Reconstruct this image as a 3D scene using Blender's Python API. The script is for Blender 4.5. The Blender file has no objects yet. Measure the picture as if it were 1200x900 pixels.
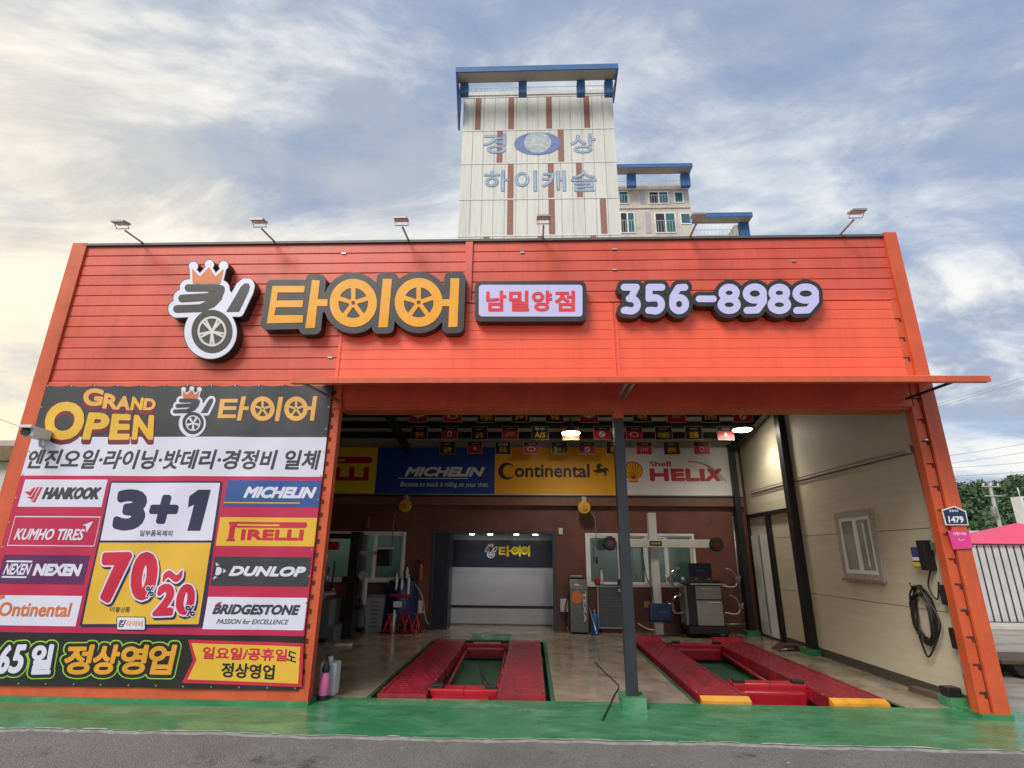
import bpy, bmesh, math, random
import numpy as np
from mathutils import Matrix, Vector
rnd = random.Random(7)
SC = bpy.context.scene
COL = SC.collection

# ------------------------------------------------------------------ camera
FPX = 628.263
CM = ((0.9993618577, 0.0346926756, 0.0085026799),
      (-0.0023628243, 0.3017265136, -0.9533915922),
      (-0.0356411892, 0.9527631024, 0.3016159418))     # right, down, forward of the lens, in the world
EYE = Vector((0.0, -6.62, 1.6))
cam = bpy.data.cameras.new('camera'); camo = bpy.data.objects.new('camera', cam); COL.objects.link(camo)
cam.sensor_fit = 'HORIZONTAL'; cam.sensor_width = 36.0; cam.lens = FPX / 1200 * 36.0
cam.clip_start = 0.05; cam.clip_end = 3000
R_, D_, F_ = (Vector(v) for v in CM)
camo.matrix_world = Matrix(((R_.x, -D_.x, -F_.x, EYE.x), (R_.y, -D_.y, -F_.y, EYE.y), (R_.z, -D_.z, -F_.z, EYE.z), (0, 0, 0, 1)))
SC.camera = camo

# ------------------------------------------------------------------ light
SUN_AZ = math.radians(214)     # clockwise from +Y: front left of the shop
SUN_EL = math.radians(44)
sun_dir = Vector((math.sin(SUN_AZ) * math.cos(SUN_EL), math.cos(SUN_AZ) * math.cos(SUN_EL), math.sin(SUN_EL)))
sl = bpy.data.lights.new('sun', 'SUN'); sl.energy = 2.0; sl.angle = math.radians(28); sl.color = (1.0, 0.93, 0.84)
so = bpy.data.objects.new('sun', sl); COL.objects.link(so)
so.rotation_euler = sun_dir.to_track_quat('Z', 'Y').to_euler()
so.location = sun_dir * 60

world = bpy.data.worlds.new('World'); SC.world = world; world.use_nodes = True
def build_world():
    nt = world.node_tree; N = nt.nodes; L = nt.links; N.clear()
    def n(t, **k):
        x = N.new(t)
        for a, b in k.items(): setattr(x, a, b)
        return x
    def mth(op, a, b=None, c=None, clamp=False):
        m = n('ShaderNodeMath', operation=op, use_clamp=clamp)
        for i, v in enumerate((a, b, c)):
            if v is None: continue
            if isinstance(v, (int, float)): m.inputs[i].default_value = v
            else: L.new(v, m.inputs[i])
        return m.outputs[0]
    def mix(f, a, b):
        m = n('ShaderNodeMix', data_type='RGBA')
        if isinstance(f, (int, float)): m.inputs[0].default_value = f
        else: L.new(f, m.inputs[0])
        for i, v in ((6, a), (7, b)):
            if isinstance(v, tuple): m.inputs[i].default_value = (*v, 1)
            else: L.new(v, m.inputs[i])
        return m.outputs[2]
    sky = n('ShaderNodeTexSky', sky_type='NISHITA'); sky.sun_disc = False
    sky.sun_elevation = SUN_EL; sky.sun_rotation = SUN_AZ; sky.air_density = 1.0; sky.dust_density = 1.6; sky.ozone_density = 1.2
    tc = n('ShaderNodeTexCoord'); sep = n('ShaderNodeSeparateXYZ'); L.new(tc.outputs['Generated'], sep.inputs[0])
    x, y, z = sep.outputs
    zz = mth('ADD', mth('MAXIMUM', z, 0.0), 0.22)
    px = mth('DIVIDE', x, zz); py = mth('DIVIDE', y, zz)      # a flat cloud deck overhead
    cb = n('ShaderNodeCombineXYZ'); L.new(px, cb.inputs[0]); L.new(py, cb.inputs[1])
    mp = n('ShaderNodeMapping'); L.new(cb.outputs[0], mp.inputs[0]); mp.inputs['Rotation'].default_value = (0, 0, math.radians(-52)); mp.inputs['Scale'].default_value = (1.0, 1.55, 1); mp.inputs['Location'].default_value = (7.3, 4.2, 0)
    def noise(vec, s, d, r, dist, w=0):
        t = n('ShaderNodeTexNoise'); L.new(vec, t.inputs['Vector']); t.inputs['Scale'].default_value = s
        t.inputs['Detail'].default_value = d; t.inputs['Roughness'].default_value = r; t.inputs['Distortion'].default_value = dist
        return t.outputs['Fac']
    big = noise(mp.outputs[0], 0.85, 8, 0.60, 0.35)
    fine = noise(mp.outputs[0], 3.4, 8, 0.66, 0.5)
    dens = mth('ADD', mth('MULTIPLY', big, 0.72), mth('MULTIPLY', fine, 0.28))
    # thicker cloud towards the west (left) and near the horizon
    az = mth('MULTIPLY', x, -0.05)
    low = mth('MULTIPLY', mth('SUBTRACT', 0.45, z), 0.16)
    dens = mth('ADD', dens, mth('ADD', az, low))
    ramp = n('ShaderNodeMapRange', interpolation_type='SMOOTHSTEP'); L.new(dens, ramp.inputs[0])
    ramp.inputs[1].default_value = 0.38; ramp.inputs[2].default_value = 0.57; ramp.inputs[3].default_value = 0.12; ramp.inputs[4].default_value = 0.96
    # shading inside the clouds
    sh = noise(mp.outputs[0], 1.6, 8, 0.62, 0.5)
    shr = n('ShaderNodeMapRange', interpolation_type='SMOOTHSTEP'); L.new(sh, shr.inputs[0]); shr.inputs[1].default_value = 0.40; shr.inputs[2].default_value = 0.60
    ccol = mix(shr.outputs[0], (2.75, 3.2, 4.0), (6.5, 6.45, 6.25))
    warm = mth('MULTIPLY', mth('MULTIPLY_ADD', x, -1.6, -0.12, clamp=True), mth('MULTIPLY_ADD', z, -1.3, 1.1, clamp=True), clamp=True)
    ccol = mix(warm, ccol, (7.8, 6.7, 4.7))
    blue = mix(0.62, sky.outputs[0], (2.3, 3.1, 4.5))
    out = mix(ramp.outputs[0], blue, ccol)
    bg = n('ShaderNodeBackground'); L.new(out, bg.inputs[0]); bg.inputs[1].default_value = 0.1
    wo = n('ShaderNodeOutputWorld'); L.new(bg.outputs[0], wo.inputs[0])
build_world()
vs = SC.view_settings; vs.view_transform = 'Standard'; vs.look = 'None'; vs.gamma = 1; vs.exposure = 0.6; vs.use_curve_mapping = False
SC.render.engine = 'CYCLES'
SC.cycles.max_bounces = 8; SC.cycles.transparent_max_bounces = 12

# ------------------------------------------------------------------ helpers
def ray(px, py):
    return R_ * (px - 600) + D_ * (py - 450) + F_ * FPX
def at(px, py, Y):                       # photo pixel -> point on the plane y = Y
    d = ray(px, py); t = (Y - EYE.y) / d.y; return EYE + d * t
def onx(px, py, X):                      # ... on the plane x = X
    d = ray(px, py); t = (X - EYE.x) / d.x; return EYE + d * t
def gnd(px, py, Z=0.0):
    d = ray(px, py); t = (Z - EYE.z) / d.z; return EYE + d * t
def s2l(r, g, b):
    f = lambda c: c / 12.92 if c <= 0.04045 else ((c + 0.055) / 1.055) ** 2.4
    return (f(r / 255), f(g / 255), f(b / 255))

MATS = {}
def mat(name, rgb, rough=0.6, metal=0.0, var=0.12, scale=3.0, bump=0.0, bscale=60.0, spec=0.5, stain=None, stain_amt=0.0, stain_scale=1.2, coat=0.0, stretch=(1, 1, 1), emit=None, es=0.0, streak=0.0, objvar=0.0):
    """procedural painted / plain surface: colour with slow variation, optional stains and fine relief"""
    if name in MATS: return MATS[name]
    m = bpy.data.materials.new(name); m.use_nodes = True; nt = m.node_tree; N = nt.nodes; L = nt.links
    b = N['Principled BSDF']
    tc = N.new('ShaderNodeTexCoord'); mp = N.new('ShaderNodeMapping'); mp.inputs['Scale'].default_value = stretch
    geo = N.new('ShaderNodeNewGeometry'); L.new(geo.outputs['Position'], mp.inputs[0])
    ns = N.new('ShaderNodeTexNoise'); ns.inputs['Scale'].default_value = scale; ns.inputs['Detail'].default_value = 6; ns.inputs['Roughness'].default_value = 0.6
    L.new(mp.outputs[0], ns.inputs['Vector'])
    rp = N.new('ShaderNodeMapRange'); L.new(ns.outputs['Fac'], rp.inputs[0]); rp.inputs[1].default_value = 0.3; rp.inputs[2].default_value = 0.7
    rp.inputs[3].default_value = 1 - var; rp.inputs[4].default_value = 1 + var * 0.5
    mu = N.new('ShaderNodeMix'); mu.data_type = 'RGBA'; mu.blend_type = 'MULTIPLY'; mu.inputs[0].default_value = 1
    mu.inputs[6].default_value = (*rgb, 1)
    L.new(rp.outputs[0], mu.inputs[7])
    col = mu.outputs[2]
    if stain:
        n2 = N.new('ShaderNodeTexNoise'); n2.inputs['Scale'].default_value = stain_scale; n2.inputs['Detail'].default_value = 9; n2.inputs['Roughness'].default_value = 0.68; n2.inputs['Distortion'].default_value = 0.4
        L.new(mp.outputs[0], n2.inputs['Vector'])
        r2 = N.new('ShaderNodeMapRange'); L.new(n2.outputs['Fac'], r2.inputs[0]); r2.inputs[1].default_value = 0.5; r2.inputs[2].default_value = 0.68; r2.inputs[4].default_value = stain_amt
        m2 = N.new('ShaderNodeMix'); m2.data_type = 'RGBA'; L.new(r2.outputs[0], m2.inputs[0]); L.new(col, m2.inputs[6]); m2.inputs[7].default_value = (*stain, 1)
        col = m2.outputs[2]
    def times(c, fac):
        k = N.new('ShaderNodeMix'); k.data_type = 'RGBA'; k.blend_type = 'MULTIPLY'; k.inputs[0].default_value = 1; L.new(c, k.inputs[6]); L.new(fac, k.inputs[7]); return k.outputs[2]
    if streak:      # rain streaks and dust running down the sheet
        ms = N.new('ShaderNodeMapping'); ms.inputs['Scale'].default_value = (7, 7, 0.35); L.new(geo.outputs['Position'], ms.inputs[0])
        n4 = N.new('ShaderNodeTexNoise'); n4.inputs['Scale'].default_value = 1.0; n4.inputs['Detail'].default_value = 5; n4.inputs['Roughness'].default_value = 0.65; L.new(ms.outputs[0], n4.inputs['Vector'])
        r4 = N.new('ShaderNodeMapRange'); L.new(n4.outputs['Fac'], r4.inputs[0]); r4.inputs[1].default_value = 0.45; r4.inputs[2].default_value = 0.72; r4.inputs[3].default_value = 1.0; r4.inputs[4].default_value = 1 - streak
        col = times(col, r4.outputs[0])
    if objvar:
        oi = N.new('ShaderNodeObjectInfo'); r6 = N.new('ShaderNodeMapRange'); L.new(oi.outputs['Random'], r6.inputs[0]); r6.inputs[3].default_value = 1 - objvar; r6.inputs[4].default_value = 1 + objvar * 0.6
        col = times(col, r6.outputs[0])
    L.new(col, b.inputs['Base Color'])
    rr = N.new('ShaderNodeMapRange'); L.new(ns.outputs['Fac'], rr.inputs[0]); rr.inputs[1].default_value = 0.3; rr.inputs[2].default_value = 0.7
    rr.inputs[3].default_value = max(0.03, rough - 0.08); rr.inputs[4].default_value = min(1, rough + 0.08); L.new(rr.outputs[0], b.inputs['Roughness'])
    b.inputs['Metallic'].default_value = metal; b.inputs['Specular IOR Level'].default_value = spec; b.inputs['Coat Weight'].default_value = coat
    if emit: b.inputs['Emission Color'].default_value = (*emit, 1); b.inputs['Emission Strength'].default_value = es
    if bump:
        n3 = N.new('ShaderNodeTexNoise'); n3.inputs['Scale'].default_value = bscale; n3.inputs['Detail'].default_value = 5; L.new(mp.outputs[0], n3.inputs['Vector'])
        bp = N.new('ShaderNodeBump'); bp.inputs['Strength'].default_value = bump; bp.inputs['Distance'].default_value = 0.02; L.new(n3.outputs['Fac'], bp.inputs['Height']); L.new(bp.outputs[0], b.inputs['Normal'])
    MATS[name] = m; return m

def glass(name, tint=(0.8, 0.9, 0.88), gloss=0.12, rough=0.05, frost=0.0):
    if name in MATS: return MATS[name]
    m = bpy.data.materials.new(name); m.use_nodes = True; nt = m.node_tree; N = nt.nodes; L = nt.links; N.clear()
    tr = N.new('ShaderNodeBsdfTransparent'); tr.inputs[0].default_value = (*tint, 1)
    gl = N.new('ShaderNodeBsdfGlossy'); gl.inputs['Roughness'].default_value = rough; gl.inputs[0].default_value = (0.9, 0.95, 0.95, 1)
    tl = N.new('ShaderNodeBsdfTranslucent'); tl.inputs[0].default_value = (*tint, 1)
    m0 = N.new('ShaderNodeMixShader'); m0.inputs[0].default_value = frost; L.new(tr.outputs[0], m0.inputs[1]); L.new(tl.outputs[0], m0.inputs[2])
    mx = N.new('ShaderNodeMixShader'); mx.inputs[0].default_value = gloss; L.new(m0.outputs[0], mx.inputs[1]); L.new(gl.outputs[0], mx.inputs[2])
    o = N.new('ShaderNodeOutputMaterial'); L.new(mx.outputs[0], o.inputs[0])
    MATS[name] = m; return m

def glow(name, rgb, s):
    if name in MATS: return MATS[name]
    m = bpy.data.materials.new(name); m.use_nodes = True
    b = m.node_tree.nodes['Principled BSDF']; b.inputs['Base Color'].default_value = (0.8, 0.8, 0.8, 1)
    b.inputs['Emission Color'].default_value = (*rgb, 1); b.inputs['Emission Strength'].default_value = s
    MATS[name] = m; return m

def tag(o, label=None, cat=None, group=None, kind=None):
    if label: o['label'] = label
    if cat: o['category'] = cat
    if group: o['group'] = group
    if kind: o['kind'] = kind
    return o
def thing(name, label, cat, loc=(0, 0, 0), group=None):
    o = bpy.data.objects.new(name, None); COL.objects.link(o); o.location = loc; o.empty_display_size = 0.2
    return tag(o, label, cat, group)
ROOT = {}
def wloc(o):
    v = Vector((0, 0, 0))
    while o is not None:
        v += o.location; o = o.parent
    return v
def link(name, me, m, parent=None):
    """a mesh whose vertices are in world coordinates becomes an object with its origin at its base"""
    o = bpy.data.objects.new(name, me); COL.objects.link(o)
    if m is not None and not me.materials: me.materials.append(m)
    n = len(me.vertices)
    a = np.empty(n * 3, dtype=np.float32); me.vertices.foreach_get('co', a); a = a.reshape(-1, 3)
    lo, hi = a.min(0), a.max(0)
    base = Vector(((lo[0] + hi[0]) / 2, (lo[1] + hi[1]) / 2, lo[2])) if n else Vector()
    base = Vector([float(v) for v in base])
    a -= np.array(base, dtype=np.float32); me.vertices.foreach_set('co', a.ravel()); me.update()
    if parent is not None:
        o.parent = parent; o.location = base - wloc(parent)
    else: o.location = base
    return o
def copy_to(o, dx, parent=None, name=None):
    """copy a part (same mesh) moved by dx"""
    c = o.copy(); COL.objects.link(c); c.location = o.location + Vector(dx)
    if parent is not None: c.parent = parent
    return c
def copy_tree(o, parent=None):
    c = o.copy(); COL.objects.link(c)
    if parent is not None: c.parent = parent
    for ch in list(o.children): copy_tree(ch, c)
    return c

class MB:
    """collects simple shapes into one mesh (world coordinates)"""
    def __init__(s): s.v = []; s.f = []; s.sm = []
    def add(s, vs, fs, smooth=False):
        k = len(s.v); s.v += [tuple(p) for p in vs]; s.f += [tuple(i + k for i in f) for f in fs]; s.sm += [smooth] * len(fs); return s
    def box(s, x0, x1, y0, y1, z0, z1):
        if x0 > x1: x0, x1 = x1, x0
        if y0 > y1: y0, y1 = y1, y0
        if z0 > z1: z0, z1 = z1, z0
        return s.add([(x0, y0, z0), (x1, y0, z0), (x1, y1, z0), (x0, y1, z0), (x0, y0, z1), (x1, y0, z1), (x1, y1, z1), (x0, y1, z1)],
                     [(0, 3, 2, 1), (4, 5, 6, 7), (0, 1, 5, 4), (1, 2, 6, 5), (2, 3, 7, 6), (3, 0, 4, 7)])
    def quad(s, a, b, c, d): return s.add([a, b, c, d], [(0, 1, 2, 3)])
    def bevbox(s, x0, x1, y0, y1, z0, z1, r=0.02):
        bm = bmesh.new(); bmesh.ops.create_cube(bm, size=1)
        for v in bm.verts: v.co = Vector(((x0 + x1) / 2 + v.co.x * (x1 - x0), (y0 + y1) / 2 + v.co.y * (y1 - y0), (z0 + z1) / 2 + v.co.z * (z1 - z0)))
        bmesh.ops.bevel(bm, geom=bm.edges[:], offset=r, segments=2, affect='EDGES', profile=0.6)
        bm.verts.index_update(); s.add([v.co[:] for v in bm.verts], [[v.index for v in f.verts] for f in bm.faces]); bm.free(); return s
    def prism(s, poly, h, axis='y'):
        """poly: list of 3D points (convex or simple, planar); h: offset vector"""
        n = len(poly); h = Vector(h); a = [Vector(p) for p in poly]; b = [p + h for p in a]
        return s.add(a + b, [tuple(range(n)), tuple(reversed(range(n, 2 * n)))] + [(i, i + n, (i + 1) % n + n, (i + 1) % n) for i in range(n)])
    def tube(s, pts, r, n=8, cap=True, smooth=True):
        pts = [Vector(p) for p in pts]; k = len(pts); rs = r if isinstance(r, (list, tuple)) else [r] * k
        rings = []; up = None
        for i, p in enumerate(pts):
            t = (pts[min(i + 1, k - 1)] - pts[max(i - 1, 0)])
            if t.length < 1e-9: t = Vector((0, 0, 1))
            t.normalize()
            if up is None:
                up = Vector((0, 0, 1)) if abs(t.z) < 0.9 else Vector((1, 0, 0))
            e1 = (up - t * up.dot(t)); e1 = e1.normalized() if e1.length > 1e-6 else t.orthogonal().normalized(); e2 = t.cross(e1); up = e1
            rings.append([p + (e1 * math.cos(2 * math.pi * j / n) + e2 * math.sin(2 * math.pi * j / n)) * rs[i] for j in range(n)])
        vs = [q for rg in rings for q in rg]; fs = []
        for i in range(k - 1):
            for j in range(n): fs.append((i * n + j, (i + 1) * n + j, (i + 1) * n + (j + 1) % n, i * n + (j + 1) % n)[::-1])
        s.add(vs, fs, smooth)
        if cap: s.f += [tuple(len(s.v) - k * n + j for j in range(n)), tuple(len(s.v) - n + j for j in range(n))]; s.sm += [False, False]
        return s
    def cyl(s, a, b, r, n=16, r2=None): return s.tube([a, b], [r, r if r2 is None else r2], n)
    def lathe(s, c, prof, n=20, axis='z'):
        """prof: list of (radius, height)"""
        c = Vector(c); vs = []; fs = []; k = len(prof)
        for r, h in prof:
            for j in range(n):
                a = 2 * math.pi * j / n; q = (r * math.cos(a), r * math.sin(a), h)
                if axis == 'y': q = (q[0], q[2], q[1])
                if axis == 'x': q = (q[2], q[0], q[1])
                vs.append(c + Vector(q))
        for i in range(k - 1):
            for j in range(n): fs.append((i * n + j, i * n + (j + 1) % n, (i + 1) * n + (j + 1) % n, (i + 1) * n + j))
        fs.append(tuple(range(n))[::-1]); fs.append(tuple((k - 1) * n + j for j in range(n)))
        s.add(vs, fs, True); s.sm[-1] = s.sm[-2] = False; return s
    def build(s, name, m, parent=None, auto=True):
        me = bpy.data.meshes.new(name); me.from_pydata(s.v, [], s.f); me.validate()
        if len(me.polygons) == len(s.sm): me.polygons.foreach_set('use_smooth', s.sm)
        bm = bmesh.new(); bm.from_mesh(me); bmesh.ops.recalc_face_normals(bm, faces=bm.faces)
        for e in bm.edges:
            if len(e.link_faces) == 2 and e.calc_face_angle(0) > 0.7: e.smooth = False
        bm.to_mesh(me); bm.free()
        return link(name, me, m, parent)
def box(name, m, parent, *b): return MB().box(*b).build(name, m, parent)
def bbox(name, m, parent, *b, r=0.015): return MB().bevbox(*b, r=r).build(name, m, parent)
def tube(name, m, parent, pts, r, n=8): return MB().tube(pts, r, n).build(name, m, parent)
def spline(pts, k=6):
    """smooth path through points (Catmull-Rom)"""
    P = [Vector(p) for p in pts]; out = []
    for i in range(len(P) - 1):
        a, b, c, d = P[max(i - 1, 0)], P[i], P[i + 1], P[min(i + 2, len(P) - 1)]
        for j in range(k):
            t = j / k; out.append(0.5 * ((2 * b) + (c - a) * t + (2 * a - 5 * b + 4 * c - d) * t * t + (3 * b - a - 3 * c + d) * t ** 3))
    return out + [P[-1]]

# --- flat lettering and sign shapes -------------------------------------------------
def curve_fill(loops):
    cu = bpy.data.curves.new('c', 'CURVE'); cu.dimensions = '2D'; cu.fill_mode = 'BOTH'
    for lp in loops:
        sp = cu.splines.new('POLY'); sp.points.add(len(lp) - 1)
        for p, q in zip(sp.points, lp): p.co = (q[0], q[1], 0, 1)
        sp.use_cyclic_u = True
    o = bpy.data.objects.new('c', cu); me = bpy.data.meshes.new_from_object(o)
    v = [tuple(p.co[:2]) for p in me.vertices]; f = [tuple(p.vertices) for p in me.polygons]
    bpy.data.objects.remove(o); bpy.data.curves.remove(cu); bpy.data.meshes.remove(me)
    return v, f
TCACHE = {}
def text_tris(s, off=0.0, shear=0.0, space=1.0, edges=False, res=3, line=1.0):
    key = (s, off, shear, space, edges, res, line)
    if key in TCACHE: return TCACHE[key]
    cu = bpy.data.curves.new('t', 'FONT'); cu.body = s; cu.offset = off; cu.shear = shear; cu.space_character = space; cu.resolution_u = res; cu.space_line = line; cu.align_x = 'CENTER'
    cu.fill_mode = 'NONE' if edges else 'BOTH'
    o = bpy.data.objects.new('t', cu); COL.objects.link(o)
    bpy.context.view_layer.update()
    me = bpy.data.meshes.new_from_object(o.evaluated_get(bpy.context.evaluated_depsgraph_get()))
    v = [tuple(p.co[:2]) for p in me.vertices]
    f = [tuple(e.vertices) for e in me.edges] if edges else [tuple(p.vertices) for p in me.polygons]
    bpy.data.objects.remove(o); bpy.data.curves.remove(cu); bpy.data.meshes.remove(me)
    TCACHE[key] = (v, f); return v, f
def contour(G, xs, ys):
    """closed contours of G = 0 (inside: G < 0), marching squares"""
    G = np.array(G); G[0, :] = G[-1, :] = 1e-3 + abs(G).max() * 0.01; G[:, 0] = G[:, -1] = 1e-3 + abs(G).max() * 0.01
    S = G < 0; code = S[:-1, :-1] * 1 + S[:-1, 1:] * 2 + S[1:, 1:] * 4 + S[1:, :-1] * 8
    nxt = {}; pts = {}
    def ep(e):
        if e not in pts:
            k, i, j = e
            if k == 0: a, b = G[i, j], G[i, j + 1]; t = a / (a - b); pts[e] = (xs[j] + t * (xs[j + 1] - xs[j]), ys[i])
            else: a, b = G[i, j], G[i + 1, j]; t = a / (a - b); pts[e] = (xs[j], ys[i] + t * (ys[i + 1] - ys[i]))
        return e
    T = {1: [(3, 0)], 2: [(0, 1)], 3: [(3, 1)], 4: [(1, 2)], 5: [(3, 0), (1, 2)], 6: [(0, 2)], 7: [(3, 2)], 8: [(2, 3)], 9: [(2, 0)], 10: [(0, 1), (2, 3)], 11: [(2, 1)], 12: [(1, 3)], 13: [(1, 0)], 14: [(0, 3)]}
    for i, j in np.argwhere((code > 0) & (code < 15)):
        i = int(i); j = int(j); E = ((0, i, j), (1, i, j + 1), (0, i + 1, j), (1, i, j))
        for a, b in T[int(code[i, j])]: nxt[ep(E[a])] = ep(E[b])
    loops = []
    while nxt:
        s, e = next(iter(nxt.items())); lp = [s]; del nxt[s]
        while e in nxt and e != s: lp.append(e); e2 = nxt.pop(e); e = e2
        P = [pts[k] for k in lp]
        if len(P) > 5:
            # drop nearly straight points
            Q = [P[0]]
            n = len(P)
            h = abs(xs[1] - xs[0])
            for k in range(1, n):
                a, b, c = Q[-1], P[k], P[(k + 1) % n]
                ar = abs((b[0] - a[0]) * (c[1] - a[1]) - (b[1] - a[1]) * (c[0] - a[0])); d = math.hypot(c[0] - a[0], c[1] - a[1]) + 1e-9
                if ar / d > h * 0.035 or d > h * 14: Q.append(b)
            if len(Q) > 3: loops.append(Q)
    return loops
def sdf_loops(fn, x0, x1, y0, y1, h):
    xs = np.arange(x0, x1 + h, h); ys = np.arange(y0, y1 + h, h); X, Y = np.meshgrid(xs, ys)
    return contour(fn(X, Y), xs, ys)
def cap(ax, ay, bx, by, r, r2=None):
    def f(X, Y):
        dx, dy = bx - ax, by - ay; L2 = dx * dx + dy * dy + 1e-12
        t = np.clip(((X - ax) * dx + (Y - ay) * dy) / L2, 0, 1)
        return np.hypot(X - ax - t * dx, Y - ay - t * dy) - (r if r2 is None else r + (r2 - r) * t)
    return f
def poly_line(pts, r): return union(*[cap(*pts[i], *pts[i + 1], r) for i in range(len(pts) - 1)])
def union(*fs):
    def f(X, Y):
        o = fs[0](X, Y)
        for g in fs[1:]: o = np.minimum(o, g(X, Y))
        return o
    return f
def cut(a, b): return lambda X, Y: np.maximum(a(X, Y), -b(X, Y))
def grow(a, r): return lambda X, Y: a(X, Y) - r
def circ(cx, cy, r, ry=None):
    ry = ry or r
    return lambda X, Y: (np.hypot((X - cx) / r, (Y - cy) / ry) - 1) * min(r, ry)
def ring(cx, cy, r, w): return lambda X, Y: np.abs(np.hypot(X - cx, Y - cy) - r) - w
def rbox(x0, x1, y0, y1, r=0.0):
    def f(X, Y):
        qx = np.abs(X - (x0 + x1) / 2) - (x1 - x0) / 2 + r; qy = np.abs(Y - (y0 + y1) / 2) - (y1 - y0) / 2 + r
        return np.hypot(np.maximum(qx, 0), np.maximum(qy, 0)) + np.minimum(np.maximum(qx, qy), 0) - r
    return f
def segs_sdf(segs, pad=None):
    """signed distance to closed outlines; exact near the outline, capped further away (grids are regular)"""
    S = [tuple(float(c) for c in s_) for s_ in segs]
    def f(X, Y):
        xs, ys = X[0, :], Y[:, 0]; h = xs[1] - xs[0]; pd = pad or max(14 * h, 0.16 * (max(max(s_[1], s_[3]) for s_ in S) - min(min(s_[1], s_[3]) for s_ in S)))
        D = np.full(X.shape, pd * pd); W = np.zeros(X.shape, bool); ny, nx = X.shape
        for ax, ay, bx, by in S:
            i0 = max(0, int((min(ax, bx) - pd - xs[0]) / h)); i1 = min(nx, int((max(ax, bx) + pd - xs[0]) / h) + 2); j0 = max(0, int((min(ay, by) - pd - ys[0]) / h)); j1 = min(ny, int((max(ay, by) + pd - ys[0]) / h) + 2)
            dx, dy = bx - ax, by - ay
            if i1 > i0 and j1 > j0:
                A = xs[i0:i1][None, :] - ax; B = ys[j0:j1][:, None] - ay
                t = np.clip((A * dx + B * dy) / (dx * dx + dy * dy + 1e-14), 0, 1)
                D[j0:j1, i0:i1] = np.minimum(D[j0:j1, i0:i1], (A - t * dx) ** 2 + (B - t * dy) ** 2)
            if ay != by:
                lo, hi = min(ay, by), max(ay, by); r = np.nonzero((ys >= lo) & (ys < hi))[0]
                if len(r): W[r] ^= xs[None, :] < (ax + (ys[r] - ay) / dy * dx)[:, None]
        D = np.sqrt(D); return np.where(W, -D, D)
    return f
def polygon(pts): return segs_sdf([(*pts[i], *pts[(i + 1) % len(pts)]) for i in range(len(pts))])
def planeY(Y): return (lambda u, v: Vector((u, Y, v))), Vector((0, 1, 0))
def pixY(Y): return (lambda u, v: at(u, v, Y)), Vector((0, 1, 0))
def planeX(X): return (lambda u, v: Vector((X, -u, v))), Vector((1, 0, 0))     # seen from -x: u runs towards the viewer (-y)
def flat(name, vf, mp, m, parent, depth=0.0):
    v, f = vf; fn, nrm = mp
    P = [fn(a, b) for a, b in v]
    if not P: return None
    me = bpy.data.meshes.new(name)
    if depth:
        n = len(P); from_ = {}
        for fc in f:
            for i in range(len(fc)):
                e = (fc[i], fc[(i + 1) % len(fc)])
                if (e[1], e[0]) in from_: del from_[(e[1], e[0])]
                else: from_[e] = 1
        V = P + [p + nrm * depth for p in P]
        Fs = list(f) + [tuple(i + n for i in reversed(fc)) for fc in f] + [(a, a + n, b + n, b) for a, b in from_]
    else: V, Fs = P, list(f)
    me.from_pydata(V, [], Fs)
    bm = bmesh.new(); bm.from_mesh(me)
    if depth: bmesh.ops.recalc_face_normals(bm, faces=bm.faces)
    else:
        for fc in bm.faces:
            fc.normal_update()
            if fc.normal.dot(nrm) > 0: fc.normal_flip()
    bm.to_mesh(me); bm.free()
    return link(name, me, m, parent)
def sdf(name, fn, b, h, mp, m, parent, depth=0.0):
    return flat(name, curve_fill(sdf_loops(fn, b[0], b[1], b[2], b[3], h)), mp, m, parent, depth)
def fit(vf, bx, keep=False, skew=0.0):
    """scale lettering into the box (u0,u1,v0,v1)"""
    v, f = vf; a = np.array(v); lo = a.min(0); hi = a.max(0); u0, u1, v0, v1 = bx
    t = (a - lo) / (hi - lo); t[:, 0] += skew * (t[:, 1] - 0.5)
    return [(u0 + p[0] * (u1 - u0), v0 + p[1] * (v1 - v0)) for p in t], f
def text(name, s, bx, mp, m, parent, off=0.02, shear=0.0, space=1.0, depth=0.0, skew=0.0, res=3, line=1.0):
    return flat(name, fit(text_tris(s, off, shear, space, res=res, line=line), bx, skew=skew), mp, m, parent, depth)
def text_segs(s, bx, off=0.0, shear=0.0, space=1.0, res=4):
    v, f = fit(text_tris(s, off, shear, space, edges=True, res=res), bx)
    return [(*v[a], *v[b]) for a, b in f]
def fb(xl, xr, yt, yb, Y=0.0):
    """photo box -> (X0, X1, Z0, Z1) on the plane y = Y"""
    xm, ym = (xl + xr) / 2, (yt + yb) / 2
    return (at(xl, ym, Y).x, at(xr, ym, Y).x, at(xm, yb, Y).z, at(xm, yt, Y).z)

def btext(name, s, bx, r, mp, m, parent, shear=0.0, space=1.0, depth=0.0, h=None):
    """heavy lettering: outlines fitted in the box (u0,u1,v0,v1) and thickened by r times the height"""
    u0, u1, v0, v1 = bx; R = r * abs(v1 - v0); h = h or abs(v1 - v0) / 42
    sg = text_segs(s, (u0 + R, u1 - R, v0 + R, v1 - R), 0.0, shear, space, res=3)
    return sdf(name, grow(segs_sdf(sg), R), (u0 - 3 * h, u1 + 3 * h, min(v0, v1) - 3 * h, max(v0, v1) + 3 * h), h, mp, m, parent, depth)
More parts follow.
